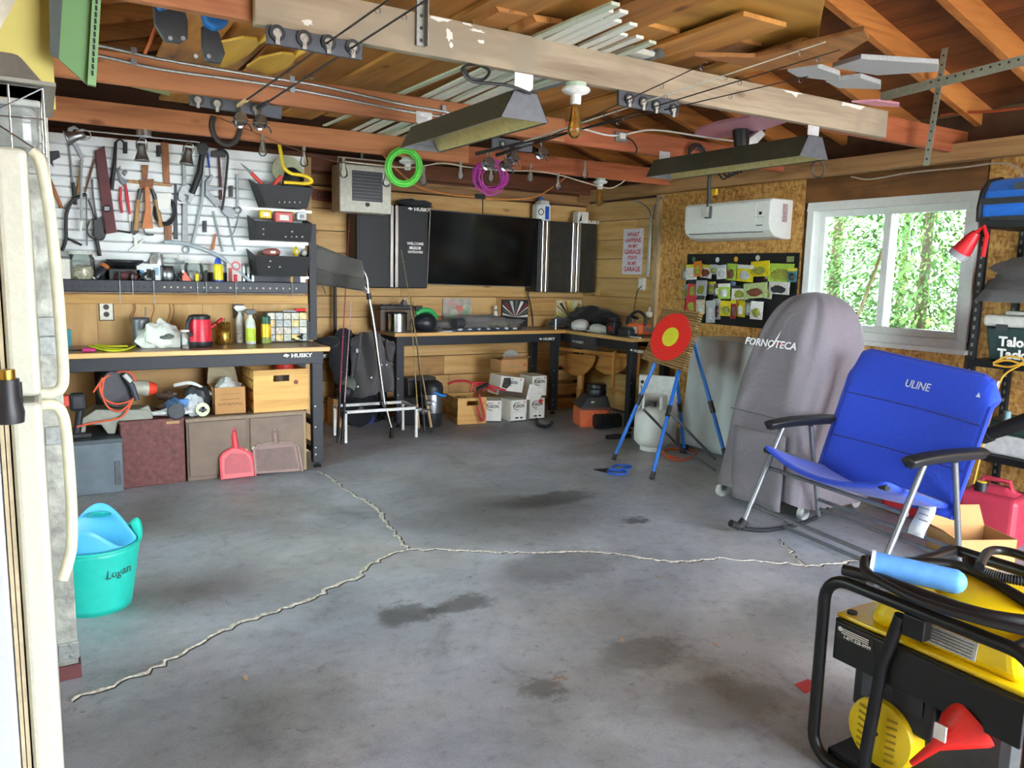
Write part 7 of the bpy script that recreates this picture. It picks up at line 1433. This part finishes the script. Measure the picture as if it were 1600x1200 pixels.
# rod racks
RK = pm('#4d5058', .5, .2)
def rack(label, quad, Y, holes, r):
    q = [P(x, y, Y=Y) for x, y in quad]; t = thing('rod_rack', label, 'rack', (sum(p.x for p in q)/4, Y, min(p.z for p in q)))
    MB().prism(q, (0, .018, 0)).bw('rack_plate', RK, t, bevel=.003)
    for x, y in holes:
        c = P(x, y, Y=Y-.002); R_ = Matrix.Translation(c) @ Matrix.Rotation(math.pi/2, 4, 'X')
        MB().lathe([(r*.55, .0), (r, .0), (r, .006), (r*.55, .006)], 20, R_, False).bw('grip_ring', BLACK, t); MB().lathe([(0, .001), (r*.6, .001), (r*.6, .004), (0, .004)], 16, R_).bw('foam_disc', pm('#a9a39a', .8, 0, .3, 80), t); MB().cbox(c+Vector((0, -.006, -r*.9)), (r*.5, .006, r*.9)).bw('slot_foam', pm('#a9a39a', .8, 0, .3, 80), t)
    return t
rack('grey four hole rod rack on the weathered grey joist, upper left', [(417,67),(566,94),(567,68),(417,38)], J1Y-.02, [(433,52),(475,60),(513,67),(551,74)], .028)
rack('grey rod rack hanging below the second joist at the left', [(296,164),(440,186),(442,164),(296,142)], J2Y+.06, [(309,156),(339,162),(400,170)], .03)
rack('grey rod rack on the right half of the weathered joist', [(967,164),(1060,181),(1062,158),(967,140)], J1Y-.02, [(983,155),(1005,160),(1025,165),(1052,171)], .026)
rack('black rod rack under the second joist above the purple coil', [(770,232),(832,238),(832,222),(770,214)], J2Y+.06, [(785,225),(805,228)], .02)
def crod(label, b, m, tip, blank, grip, reel=True):
    a = P(b[0], b[1], Y=J2Y+.04); c = P(m[0], m[1], Y=J1Y-.045); d = c-a; e = a+d*tip; t = thing('fishing_rod', label, 'fishing rod', a); a0 = a-d*.08
    MB().tube([a0, a0+d*.02], .013, 8).bw('butt_cap', BLACK, t); MB().tube([a0, a+d*.12], .011, 10).bw('grip', grip, t); MB().tube([a+d*.12, e], [.005, .002], 8).bw('blank', blank, t)
    for k in range(6): g = a+d*(.3+.22*k*tip/1.4); MB().tube([g+Vector((.009*math.cos(q*.9), .002, -.010+.009*math.sin(q*.9))) for q in range(7)], .0014, 5, closed=True).bw('line_guide', DKSTEEL, t)
    if reel:
        f_ = a+Vector((.0, -.01, -.075)); MB().tube([a, f_], .007, 8).bw('reel_stem', CHROME, t); MB().lathe([(.018, -.03), (.034, -.028), (.034, -.02), (.025, -.015), (.025, .015), (.034, .02), (.03, .03)], 20, Matrix.Translation(f_) @ Matrix.Rotation(1.3, 4, 'X')).bw('spool', pm('#8e8a8c', .25, .9), t)
        MB().tube(spline([f_+Vector((-.04, 0, 0)), f_+Vector((-.035, -.045, -.01)), f_+Vector((.03, -.05, -.01)), f_+Vector((.042, 0, 0))], 5), .003, 6).bw('bail', CHROME, t); MB().tube([f_, f_+Vector((.05, .01, -.02)), f_+Vector((.06, .01, -.045))], .005, 8).bw('crank', BLACK, t)
    return t
crod('cork gripped rod in the upper left rack, left one', (374,164), (513,66), 2.2, pm('#2a2320', .4), CORK)
crod('black rod in the upper left rack, right one', (405,168), (551,74), 2.2, BLACK, BLACK)
crod('white rod in the right rack', (800,228), (1005,160), 1.75, WHITE, BLACK)
crod('long black rod in the right rack, nearest the joist', (790,238), (1025,166), 1.7, BLACK, BLACK)
crod('slim dark rod in the right rack with its tip lowest', (845,220), (983,155), 1.5, pm('#3a2c24', .4), pm('#2a2b2e', .5))
crod('black rod in the right rack with shining reel', (762,236), (1045,170), 1.5, BLACK, BLACK)
# perforated steel hanger on grey joist
sp = thing('steel_strap', 'perforated galvanised strap fixed to the weathered joist', 'strap', P(656, 70, Y=J1Y-.01))
a, b = P(650, 71, Y=J1Y-.006), P(664, 71, Y=J1Y-.006); MB().box((a.x, J1Y-.012, a.z), (b.x, J1Y-.004, a.z+.75)).bw('strap', GALV, sp); MB().box((b.x-.004, J1Y-.04, a.z), (b.x, J1Y-.004, a.z+.75)).bw('flange', GALV, sp)
for k in range(8): MB().cyl(((a.x+b.x)/2, J1Y-.0135, a.z+.02+.045*k), ((a.x+b.x)/2, J1Y-.012, a.z+.02+.045*k), .007).bw('hole', pm('#3a3b3a', .6), sp)
# ---- radiant heaters
HD = pm('#4a4d42', .45, .3); GOLD = pm('#cfc48a', .35, .5)
def radiant(label, n0, n1, f0, ya, yb, brack):
    c = P(n1[0], n1[1], Y=ya); x1 = c.x; x0 = x1-.237; z0, h = c.z, .115; yb = P(f0[0], f0[1], X=x0).y
    t = thing('radiant_heater', label, 'heater', ((x0+x1)/2, (ya+yb)/2, z0)); xm = (x0+x1)/2; tw = (x1-x0)*.24
    MB().hexa([(x0, ya, z0), (xm-tw, ya, z0+h), (xm-tw+.003, ya, z0+h), (x0+.003, ya, z0), (x0, yb, z0), (xm-tw, yb, z0+h), (xm-tw+.003, yb, z0+h), (x0+.003, yb, z0)]).bw('hood_side', HD, t)
    MB().hexa([(x1, ya, z0), (xm+tw, ya, z0+h), (xm+tw-.003, ya, z0+h), (x1-.003, ya, z0), (x1, yb, z0), (xm+tw, yb, z0+h), (xm+tw-.003, yb, z0+h), (x1-.003, yb, z0)]).bw('hood_side', HD, t)
    MB().box((xm-tw, ya, z0+h-.003), (xm+tw, yb, z0+h)).bw('hood_top', HD, t)
    for y in (ya, yb-.003): MB().prism([(x0, y, z0), (x1, y, z0), (xm+tw, y, z0+h), (xm-tw, y, z0+h)], (0, .003, 0)).bw('end_plate', pm('#5e6066', .45, .2), t)
    for s in (-1, 1): MB().hexa([(xm+s*(x1-x0)*.46, ya+.01, z0+.004), (xm+s*tw*.8, ya+.01, z0+h*.8), (xm+s*tw*.8, ya+.01, z0+h*.82), (xm+s*(x1-x0)*.44, ya+.01, z0+.004)]+[(xm+s*(x1-x0)*.46, yb-.01, z0+.004), (xm+s*tw*.8, yb-.01, z0+h*.8), (xm+s*tw*.8, yb-.01, z0+h*.82), (xm+s*(x1-x0)*.44, yb-.01, z0+.004)]).bw('reflector', GOLD, t)
    MB().tube([(xm, ya+.03, z0+.045), (xm, yb-.03, z0+.045)], .008, 8).bw('element', pm('#b9b49c', .3), t)
    for y, zt in ((ya+.02, JZ), (yb-.04, JZ)):
        MB().prism([(xm-.045, y, zt), (xm+.045, y, zt), (xm+.045, y, zt-.055), (xm, y, zt-.095), (xm-.045, y, zt-.055)], (0, -.004, 0)).bw('bracket', pm('#d3d5d6', .4, .3), t)
        MB().hexa([(xm-.06, y-.002, z0+h*.2), (xm+.06, y-.002, z0+h*.2), (xm+.06, y+.002, z0+h*.2), (xm-.06, y+.002, z0+h*.2), (xm-.03, y-.008, zt-.07), (xm+.03, y-.008, zt-.07), (xm+.03, y-.004, zt-.07), (xm-.03, y-.004, zt-.07)]).bw('hanger_plate', pm('#5e6066', .45, .2), t)
        MB().cyl((xm+.01, y-.012, zt-.085), (xm+.01, y-.004, zt-.085), .012).bw('hanger_bolt', BLACK, t)
    return t, xm, z0
h1, hx1, hz1 = radiant('dark radiant heater with gold reflector between the first two joists, left one', (770,200), (857,193), (625,242), J1Y-.0, J2Y+.02, 1)
for k in range(2): MB().hexa([(hx1-.001-.105+.025, J1Y+.06+.075*k, hz1+.045), (hx1-.001-.105+.025, J1Y+.12+.075*k, hz1+.045), (hx1-.104+.025, J1Y+.12+.075*k, hz1+.045), (hx1-.104+.025, J1Y+.06+.075*k, hz1+.045)]+[(hx1-.058+.0, J1Y+.06+.075*k, hz1+.1), (hx1-.058, J1Y+.12+.075*k, hz1+.1), (hx1-.057, J1Y+.12+.075*k, hz1+.1), (hx1-.057, J1Y+.06+.075*k, hz1+.1)]).bw('rating_sticker', pm('#d9dcc8', .5), h1)
h2, hx2, hz2 = radiant('dark radiant heater between the first two joists, right one near the window', (1205,256), (1294,250), (1009,281), J1Y-.0, J2Y+.02, 1)
tag(MB().tube(spline([Vector((hx1+.01, J1Y-.02, JZ-.085)), P(800,135,Y=J1Y-.03), P(765,130,Y=J1Y-.03), P(735,126,Y=J1Y-.03), P(722,108,Y=J1Y-.03), P(740,100,Y=J1Y+.02), P(764,110,Y=J1Y+.02), P(755,124,Y=J1Y), P(735,122,Y=J1Y-.01), P(724,105,Y=J1Y)], 7), .006, 8).bw('heater_cord', BLACK), 'black cord coiled under the weathered joist beside the left heater', 'cord')
cdl = thing('cable_bundle', 'black cable bundle with yellow plug hanging above the air conditioner', 'cable', P(1120, 285, X=4.85))
for k in range(5): MB().tube(spline([P(1112+3*k, 246, X=4.85), P(1118+6*k, 262, X=4.85), P(1130+7*k, 280-3*k, X=4.84), P(1140+4*k, 268, X=4.84), P(1128+5*k, 255, X=4.85)], 6), .007, 8).bw('cable_loop', BLACK, cdl)
MB().tube([P(1110, 250, X=4.2), P(1108, 285, X=4.2), P(1108, 318, X=4.2)], .012, 8).bw('cable_drop', BLACK, cdl); MB().cbox(P(1117, 300, X=4.83), (.03, .05, .055)).bw('yellow_plug', pm('#e6b92c', .5), cdl, bevel=.006)
tag(MB().tube([P(1278+10*math.cos(k*.4), 264+13*math.sin(k*.4), Y=J1Y-.01) for k in range(16)], .004, 6, closed=True).bw('key_ring', BLACK), 'thin black ring hanging under the right heater end', 'ring')
tag(MB().tube(spline([P(x, y, Y=J2Y-.0) for x, y in ((1076,240),(1080,228),(1092,226),(1102,238),(1096,252),(1082,250),(1078,238),(1090,230),(1099,240))], 6), .009, 8).bw('cable_coil', BLACK), 'black cable coil hung on the second joist right of the junction box', 'coil')
jb = thing('junction_box', 'metal junction box with white plug on the second joist', 'outlet', P(970, 222, Y=J2Y+.04)); q = P(970, 214, Y=J2Y+.04)
MB().cbox(q, (.10, .03, .065)).bw('metal_box', GALV, jb, bevel=.005); MB().cbox(q+Vector((.0, -.02, .003)), (.045, .012, .035)).bw('plug', WHITE, jb); MB().tube(spline([q+Vector((.03, -.02, .0)), P(988,220,Y=J2Y), P(995,232,Y=J2Y), P(992,242,Y=J2Y+.02)], 5), .005, 8).bw('lead', BLACK, jb)
# ---- lamp holders and string lights
AMB = glass('#e8c46a', .12); CLR = glass('#f2f2ee', .10)
def lampholder(label, px, py, Y, bulb):
    c = P(px, py, Y=Y); c.z = JZ; t = thing('lamp_holder', label, 'lamp', c, 0, 'porcelain lamp holders')
    MB().cyl((0, 0, 0), (0, 0, -.022), .045, n=20).build('junction_plate', pm('#b9cdb8', .5), t); MB().lathe([(.06, -.022), (.064, -.032), (.055, -.04), (.024, -.05), (.024, -.085), (.02, -.09)], 24).build('porcelain_holder', pm('#efefec', .3), t)
    if bulb:
        MB().lathe([(.014, -.09), (.018, -.105), (.022, -.14), (.032, -.19), (.03, -.215), (.012, -.232), (0, -.234)], 20).build('bulb', AMB, t); MB().tube([(-.01, 0, -.12), (-.006, 0, -.19), (0, 0, -.12), (.006, 0, -.19), (.01, 0, -.12)], .0015, 5).build('filament', pm('#d8a840', .4, .6), t)
lampholder('porcelain lamp holder with amber bulb under the weathered joist', 900, 140, J1Y+.022, True)
lampholder('small porcelain lamp holder with amber bulb near the corner', 938, 277, J3Y+.06, True)
lampholder('empty porcelain lamp holder seen through the green hose coil', 637, 243, J3Y+.022, False)
sl_ = thing('string_lights', 'string of clear pear bulbs hung along the third joist', 'string lights', P(700, 270, Y=J3Y-.1))
SY = J3Y-.06
MB().tube(spline([P(x, y, Y=SY) for x, y in ((536,252),(580,257),(640,262),(690,255),(730,261),(780,266),(840,268),(880,275),(910,284),(950,294),(968,288),(976,282))], 5), .005, 6).bw('cord', pm('#c9b9a6', .6), sl_); MB().tube(spline([P(x, y, Y=SY) for x, y in ((345,185),(410,212),(480,240),(535,255))], 5), .003, 6).bw('cord', pm('#6d4a38', .6), sl_)
for (x, y) in ((410,218),(475,235),(537,253),(604,268),(662,266),(720,258),(767,262),(829,262),(872,276),(914,258)):
    c = P(x, y, Y=SY-.005); b_ = MB().lathe([(.012, .0), (.014, -.02), (.02, -.05), (.028, -.075), (.026, -.095), (.012, -.108), (0, -.11)], 18, Matrix.Translation(c)).bw('bulb', CLR, sl_); MB().cyl(c+Vector((0, 0, .03)), c, .011, n=12).bw('socket', pm('#8d8478', .5), b_); MB().tube([c+Vector((0, 0, -.01)), c+Vector((.006, 0, -.07)), c+Vector((-.004, 0, -.04))], .0015, 5).bw('filament', pm('#c9b8a0', .4), b_)
gh = thing('green_hose', 'bright green air hose coil hanging from the third joist', 'hose', P(631, 293, Y=J3Y-.12))
for k in range(3): MB().tube([P(631+(27-3*k+.5)*math.cos(q*.2094), 261+(29-3*k+.5)*math.sin(q*.2094), Y=J3Y-.10-.022*(k % 2)) for q in range(30)], .012, 10, closed=True).bw('hose_loop', pm('#5fd24c', .4), gh)
pc = thing('purple_cord', 'tangled purple cord coil hanging under the third joist', 'cord', P(766, 300, Y=J3Y-.12)); rnd = random.Random(3)
for k in range(9): cx_, cy_, rx_, ry_, ph = 766+rnd.uniform(-4, 4), 275+rnd.uniform(-4, 4), rnd.uniform(16, 26), rnd.uniform(18, 29), rnd.uniform(0, 6); MB().tube([P(cx_+rx_*math.cos(q*.3142+.2*math.sin(q+ph)), cy_+ry_*math.sin(q*.3142), Y=J3Y-.1-.012*k) for q in range(20)], .0045, 6, closed=True).bw('cord_loop', pm('#b0379c', .45), pc)
tag(MB().tube(spline([P(x, y, Y=J3Y-.012) for x, y in ((334,182),(331,196),(335,212),(345,223),(357,226),(367,221),(373,210),(375,200))], 5), .018, 8).bw('horseshoe', pm('#4d4a47', .6, .6)), 'dark iron horseshoe nailed to the third joist', 'horseshoe')
tag(MB().tube(spline([P(x, y, Y=6.55) for x, y in ((590,232),(615,260),(650,290),(690,302),(740,308),(800,312),(840,306),(870,288),(885,276)) ], 6), .009, 8).bw('extension_cable', pm('#d08a48', .6)), 'tan orange cord sagging in front of the back wall above the television', 'cord')
pbx = thing('plug_block', 'small black plug block above the television', 'plug', P(750, 312, Y=6.55)); q = P(750, 307, Y=6.54); MB().cbox(q, (.10, .03, .045)).bw('block', BLACK, pbx, bevel=.005); MB().tube([q+Vector((.03, 0, -.02)), P(754, 333, Y=6.8)], .005, 8).bw('lead', BLACK, pbx)
# ---- white wall heater
wh = thing('fan_heater', 'cream electric fan heater hung high in the left back corner', 'heater', P(566, 328, Y=6.5)); a, b = P(531, 330, Y=6.5), P(612, 262, Y=6.5); CRM = pm('#d9d9c8', .45)
MB().box((a.x, 6.5, a.z), (b.x, 6.72, b.z)).bw('casing', CRM, wh, bevel=.012); g0, g1 = P(551, 313, Y=6.49), P(598, 270, Y=6.49)
MB().box((g0.x, 6.492, g0.z), (g1.x, 6.502, g1.z)).bw('grille_back', pm('#2a2d33', .4), wh)
for k in range(9): z = g0.z+(g1.z-g0.z)*(k+.5)/9; MB().box((g0.x, 6.484, z-.003), (g1.x, 6.49, z+.003)).bw('grille_bar', DKSTEEL, wh)
q = P(574, 320, Y=6.495); MB().cyl(q, q+Vector((0, -.02, 0)), .016).bw('thermostat_knob', BLACK, wh)
MB().tube([Vector((a.x+.02, 6.6, b.z)), Vector((a.x+.02, 6.6, b.z+.06)), Vector((b.x-.02, 6.6, b.z+.06)), Vector((b.x-.02, 6.6, b.z))], .007, 8).bw('hanging_bracket', pm('#c9c3b4', .5), wh); MB().bar(((a.x+b.x)/2, 6.6, b.z+.06), ((a.x+b.x)/2, 6.6, 2.42), .02, .006).bw('hanger_strip', GALV, wh)
# ---- stored lumber above the joists
LUM = wood('#c48b45', '#9a642a', 1, 4., .55); LUM2 = wood('#b57a3a', '#85531f', 1, 4., .55, stain='#9d6a31')
names = ['golden plank','brown plank','wide golden plank','narrow brown plank','knotty plank','dark stained plank','pale plank','broad plank','thin plank','short plank','worn plank']
rnd = random.Random(4); x = .55
for i in range(11):
    w_ = rnd.uniform(.19, .3); y0, y1 = rnd.uniform(2.0, 2.75), rnd.uniform(4.6, 5.9); z = JT+.05+.022*(i % 2)
    o = MB().box((-w_/2, -(y1-y0)/2, 0), (w_/2, (y1-y0)/2, .02)).build('plank', LUM if i % 3 else LUM2, None, bevel=.002, seg=1); o.location = (x+w_/2, (y0+y1)/2, z); o.rotation_euler = (0, 0, rnd.uniform(-.03, .03))
    tag(o, f'{names[i]} stored flat on the joists, {ORD[i]} from the left', 'plank', 'planks stored on the joists'); x += w_+rnd.uniform(-.02, .03)
TRW = pm('#e2e4da', .45, 0, .05); TRG = pm('#c3cdb8', .5, 0, .06)
nm_ = [(507,197,962,4),(532,214,952,14),(538,219,975,16),(545,223,940,26),(556,215,965,30),(563,222,990,36),(570,227,930,45),(577,229,975,52),(583,222,1000,56),(590,230,1020,64)]
for i, (ax, ay, bx_, by_) in enumerate(nm_):
    zz = JT+.004; a = P(ax, ay, Z=JT+.002); b = P(bx_, by_, Z=zz+.01); xa = a.x
    o = MB().hexa([(a.x-.014, a.y, JT+.001), (a.x+.014, a.y, JT+.001), (a.x+.014, a.y, JT+.009), (a.x-.014, a.y, JT+.009), (b.x-.02, b.y, zz), (b.x+.02, b.y, zz), (b.x+.02, b.y, zz+.012), (b.x-.02, b.y, zz+.012)]).bw('trim_strip', TRW if i % 3 else TRG)
    tag(o, f'long white trim strip lying across the joists, {ORD[i]} from the left', 'trim', 'white trim strips on the joists')
gs_ = thing('corner_flashing', 'grey folded metal flashing beside the white trim strips', 'flashing', P(1020, 85, Z=JT+.02)); a, b = P(1000, 50, Z=JT+.12), P(1042, 88, Z=JT+.01)
MB().prism([a, P(1012, 48, Z=JT+.13), b, P(1025, 92, Z=JT+.01)], Vector((-.12, 1.3, 0))).bw('flashing', pm('#8d979c', .4, .4), gs_); MB().prism([P(990, 70, Z=JT+.05), P(1024, 82, Z=JT+.03), P(1022, 88, Z=JT+.02), P(985, 80, Z=JT+.03)], Vector((-.08, 1.0, 0))).bw('white_channel', TRW, gs_)
def slab(name, label, cat, px, z, th, mat, dz=0):
    q = [P(x, y, Z=z+(dz if i in (0, 1) else 0)) for i, (x, y) in enumerate(px)]
    return tag(MB().prism(q, (0, 0, th)).bw(name, mat, bevel=.003), label, cat)
slab('plywood_sheet', 'large golden plywood sheet lying above the weathered joist', 'plywood', [(1030,93),(1272,92),(1296,-40),(1330,-220),(960,-160)], JT+.09, .014, wood('#b98a3e', '#96692a', 0, 2., .5, knots=False))
slab('brown_board', 'brown board slanting out from under the plywood sheet', 'board', [(1085,88),(1200,112),(1300,98),(1358,62),(1350,48),(1180,90)], JT+.012, .02, wood('#a8703a', '#7d4d22', 0, 4.))
FOAM = pm('#a9abac', .7, 0, .12, 90)
for i, (lab, px) in enumerate((('grey foam board with silver edge left of the others above the joist end', [(1245,120),(1312,128),(1312,118),(1278,106),(1230,112)]), ('grey foam board in the middle of the stack above the joist end', [(1310,138),(1376,140),(1376,132),(1345,122),(1290,128)]), ('grey foam board lying highest above the joist end', [(1300,106),(1370,118),(1466,112),(1466,100),(1345,92)]))): slab('foam_board', lab, 'foam board', px, JT+.012+.028*i, .024, FOAM)
PK_ = pm('#cf8fa2', .5)
slab('pink_board', 'pink foam board lying over the second joist', 'foam board', [(1085,212),(1100,216),(1160,214),(1228,192),(1222,186),(1170,184),(1120,194),(1090,204)], JT+.03, .02, PK_)
slab('pink_paddle', 'pink rounded board end above the white trim strips', 'foam board', [(965,-5),(968,12),(985,23),(1005,20),(1020,6),(1020,-10)], JT+.18, .02, PK_)
slab('pink_strip', 'thin pink board edge beyond the weathered joist end', 'foam board', [(1330,160),(1370,166),(1405,168),(1405,163),(1370,158)], JT+.012, .012, PK_)
# paddles
PDL = wood('#d9ab45', '#b9862c', 1, 4., .45, knots=False)
for lab, bl, hn in (('yellow wooden paddle on the joists, left of the two', [(340,68),(380,60),(402,62),(404,72),(392,84),(372,98),(345,106)], [(402,66),(440,45),(480,20)]), ('yellow wooden paddle on the joists, right of the two', [(385,105),(405,92),(440,84),(458,86),(462,92),(455,104),(420,118)], [(458,88),(475,78),(540,40)])):
    t = thing('paddle', lab, 'paddle', P(bl[0][0], bl[0][1], Z=JT+.012), 0, 'wooden paddles on the joists'); MB().prism([P(x, y, Z=JT+.004) for x, y in bl], (0, 0, .012)).bw('blade', PDL, t, bevel=.003); MB().tube([P(x, y, Z=JT+.02) for x, y in hn], .014, 10).bw('shaft', PDL, t)
# rubber boots above the second joist
for lab, fl1, cu in (('black rubber ski boot with blue cuff hanging over the joist, left one', [(238,10),(285,10),(292,35),(292,62),(280,70),(256,67),(240,40)], [(234,-10),(270,-10),(264,16),(246,22)]), ('black rubber ski boot with blue cuff hanging over the joist, right one', [(313,42),(340,52),(350,86),(343,102),(320,98),(314,80)], [(308,10),(348,20),(353,44),(332,53),(316,42)])):
    t = thing('ski_boot', lab, 'boot', P(fl1[3][0], 70, Y=3.3), 0, 'rubber ski boots over the joist'); MB().prism([P(x, y, Y=3.35) for x, y in fl1], (0, -.03, 0)).bw('sole_flap', pm('#3d4044', .6), t, bevel=.008, seg=3); MB().prism([P(x, y, Y=3.34) for x, y in cu], (0, -.07, 0)).bw('cuff', pm('#2f7fd0', .45), t, bevel=.015, seg=3)
    for dx in (0, 1):
        q = P(fl1[4][0]-8+14*dx if dx else fl1[4][0]-14, fl1[4][1]-10, Y=3.319); MB().cyl(q, q+Vector((0, -.004, 0)), .008).bw('eyelet', STEEL, t)
tag(MB().tube(spline([P(x, y, Y=J2Y-.13) for x, y in ((278,-15),(268,8),(250,28),(240,50),(232,72),(226,84))], 6), .007, 8).bw('extension_cable', pm('#c76a3c', .5)), 'orange cord hanging down in front of the ski boots', 'cord')
slab('green_ruler_box', 'flat pale green box lying on the third joist', 'box', [(182,131),(265,150),(268,140),(190,122)], JT+.01, .03, pm('#9bb07c', .5))
# snow boot between the joists
sb_ = thing('snow_boot', 'black and white boot lying above the right heater', 'boot', P(1170, 232, Y=3.9)); MB().tube([P(1160, 236, Y=3.9), P(1157, 205, Y=3.9), P(1160, 192, Y=3.9)], [.05, .055, .045], 16).bw('shaft', pm('#1d1e20', .45), sb_); MB().prism([P(x, y, Y=3.85) for x, y in ((1168,235),(1172,215),(1190,202),(1197,210),(1180,228))], (0, .06, 0)).bw('white_panel', pm('#dcdcda', .5), sb_, bevel=.006); MB().prism([P(x, y, Y=3.9) for x, y in ((1160,192),(1195,188),(1198,205),(1175,212))], (0, .07, 0)).bw('toe', pm('#1d1e20', .45), sb_, bevel=.01)
# ---- angle irons upper right
PG = pm('#a9b3a2', .45, .4, .12, 40)
st = thing('angle_iron', 'upright perforated angle iron hanging from the rafters at the upper right', 'angle iron', P(1447, 258, X=4.52)); a, b = P(1447, 258, X=4.52), P(1487, 10, X=4.5); MB().bar(a, b, .036, .004, (1, 0, .0)).bw('flange', PG, st); MB().bar(a+Vector((.018, .016, 0)), b+Vector((.018, .016, 0)), .004, .036, (1, 0, 0)).bw('flange', PG, st)
for k in range(16): c = a.lerp(b, .04+.06*k); MB().cyl(c+Vector((-.003, 0, 0)), c+Vector((-.0055, 0, 0)), .006, n=8).bw('hole', pm('#33342f', .6), st)
s2 = thing('angle_iron', 'long horizontal perforated angle iron crossing the upright one', 'angle iron', P(1380, 150, X=4.2)); a, b = P(1376, 152, X=4.2), P(1680, 74, X=4.2); MB().bar(a, b, .004, .05).bw('flange', PG, s2); MB().bar(a+Vector((.022, 0, .025)), b+Vector((.022, 0, .025)), .05, .004).bw('flange', PG, s2)
for k in range(14): c = a.lerp(b, .3+.045*k); MB().cyl(c+Vector((-.002, 0, .01)), c+Vector((-.004, 0, .01)), .006, n=8).bw('hole', pm('#33342f', .6), s2)
tag(MB().tube(spline([P(x, y, X=5.0) for x, y in ((1470,180),(1500,176),(1550,174),(1620,166))], 5), .008, 8).bw('red_rope', pm('#b5532f', .6)), 'reddish rope stretched along the eaves at the upper right', 'rope')
tag(MB().tube(spline([P(x, y, X=XR-.06) for x, y in ((1330,276),(1360,280),(1420,270),(1500,262),(1560,255),(1590,262),(1598,280))], 6), .006, 8).bw('white_cable', pm('#b8a898', .6)), 'pale cable sagging under the plate beam above the window', 'cable')
# numbered wooden shims and painted block
for tx_, px, lab in (('21', [(772,5),(822,18),(824,25),(780,18)], 'orange wood wedge numbered 21, left of two above the weathered joist'), ('10', [(832,22),(878,30),(880,37),(838,34)], 'orange wood wedge numbered 10, right of two beside the trim strips')):
    q = [P(x, y, Y=J1Y-.12) for x, y in px]; t = thing('wooden_shim', lab, 'shim', q[3]); MB().prism(q, (0, .2, 0)).bw('shim', wood('#c98a4a', '#a5682c', 0), t)
    c = sum(q, Vector())/4; text(tx_, .026, BLACK, t, frame(c+Vector((0, -.001, 0)), (1, 0, -.15), (0, -1, 0)), ext=.0003)
q = [P(x, y, Y=YB-.03) for x, y in ((480,293),(527,300),(527,318),(480,311))]; t = thing('painted_block', 'reddish board with black ring marks beside the fan heater', 'board', q[3]); MB().prism(q, (0, .008, 0)).bw('board', pm('#8a4a38', .7), t)
text('000', .09, BLACK, t, frame(sum(q, Vector())/4+Vector((.02, -.001, 0)), (1, 0, 0), (0, -1, 0)), ext=.0004)
# litter on the floor
for i, (x, y, lab) in enumerate(((1032,903,'tiny dry leaf on the floor below the long crack'), (972,1001,'tiny pale leaf scrap on the floor left of the oil stain'), (875,1063,'curled dry leaf on the floor near the bottom centre'), (1118,1008,'small pale chip on the floor toward the generator'), (384,1060,'small wood chip on the floor below the diagonal crack'))):
    c = P(x, y, Z=.002); r_ = random.Random(i); t = thing('dry_leaf', lab, 'leaf', c, r_.uniform(0, 6), 'litter on the floor'); MB().prism([(-.018, 0, 0), (-.004, -.008, .002), (.018, -.002, .006), (.004, .010, .003)], (0, 0, .0015)).build('blade', pm('#b59a80', .8), t); MB().tube([(-.018, 0, .002), (-.03, .003, .004)], .001, 5).build('stalk', pm('#8d7460', .8), t)
tag(MB().prism([P(x, y, Z=.002) for x, y in ((1242,1070),(1262,1062),(1284,1072),(1258,1084))], (0, 0, .003)).bw('red_tag', pm('#b5383c', .6)), 'flat red scrap on the floor behind the generator frame', 'scrap')
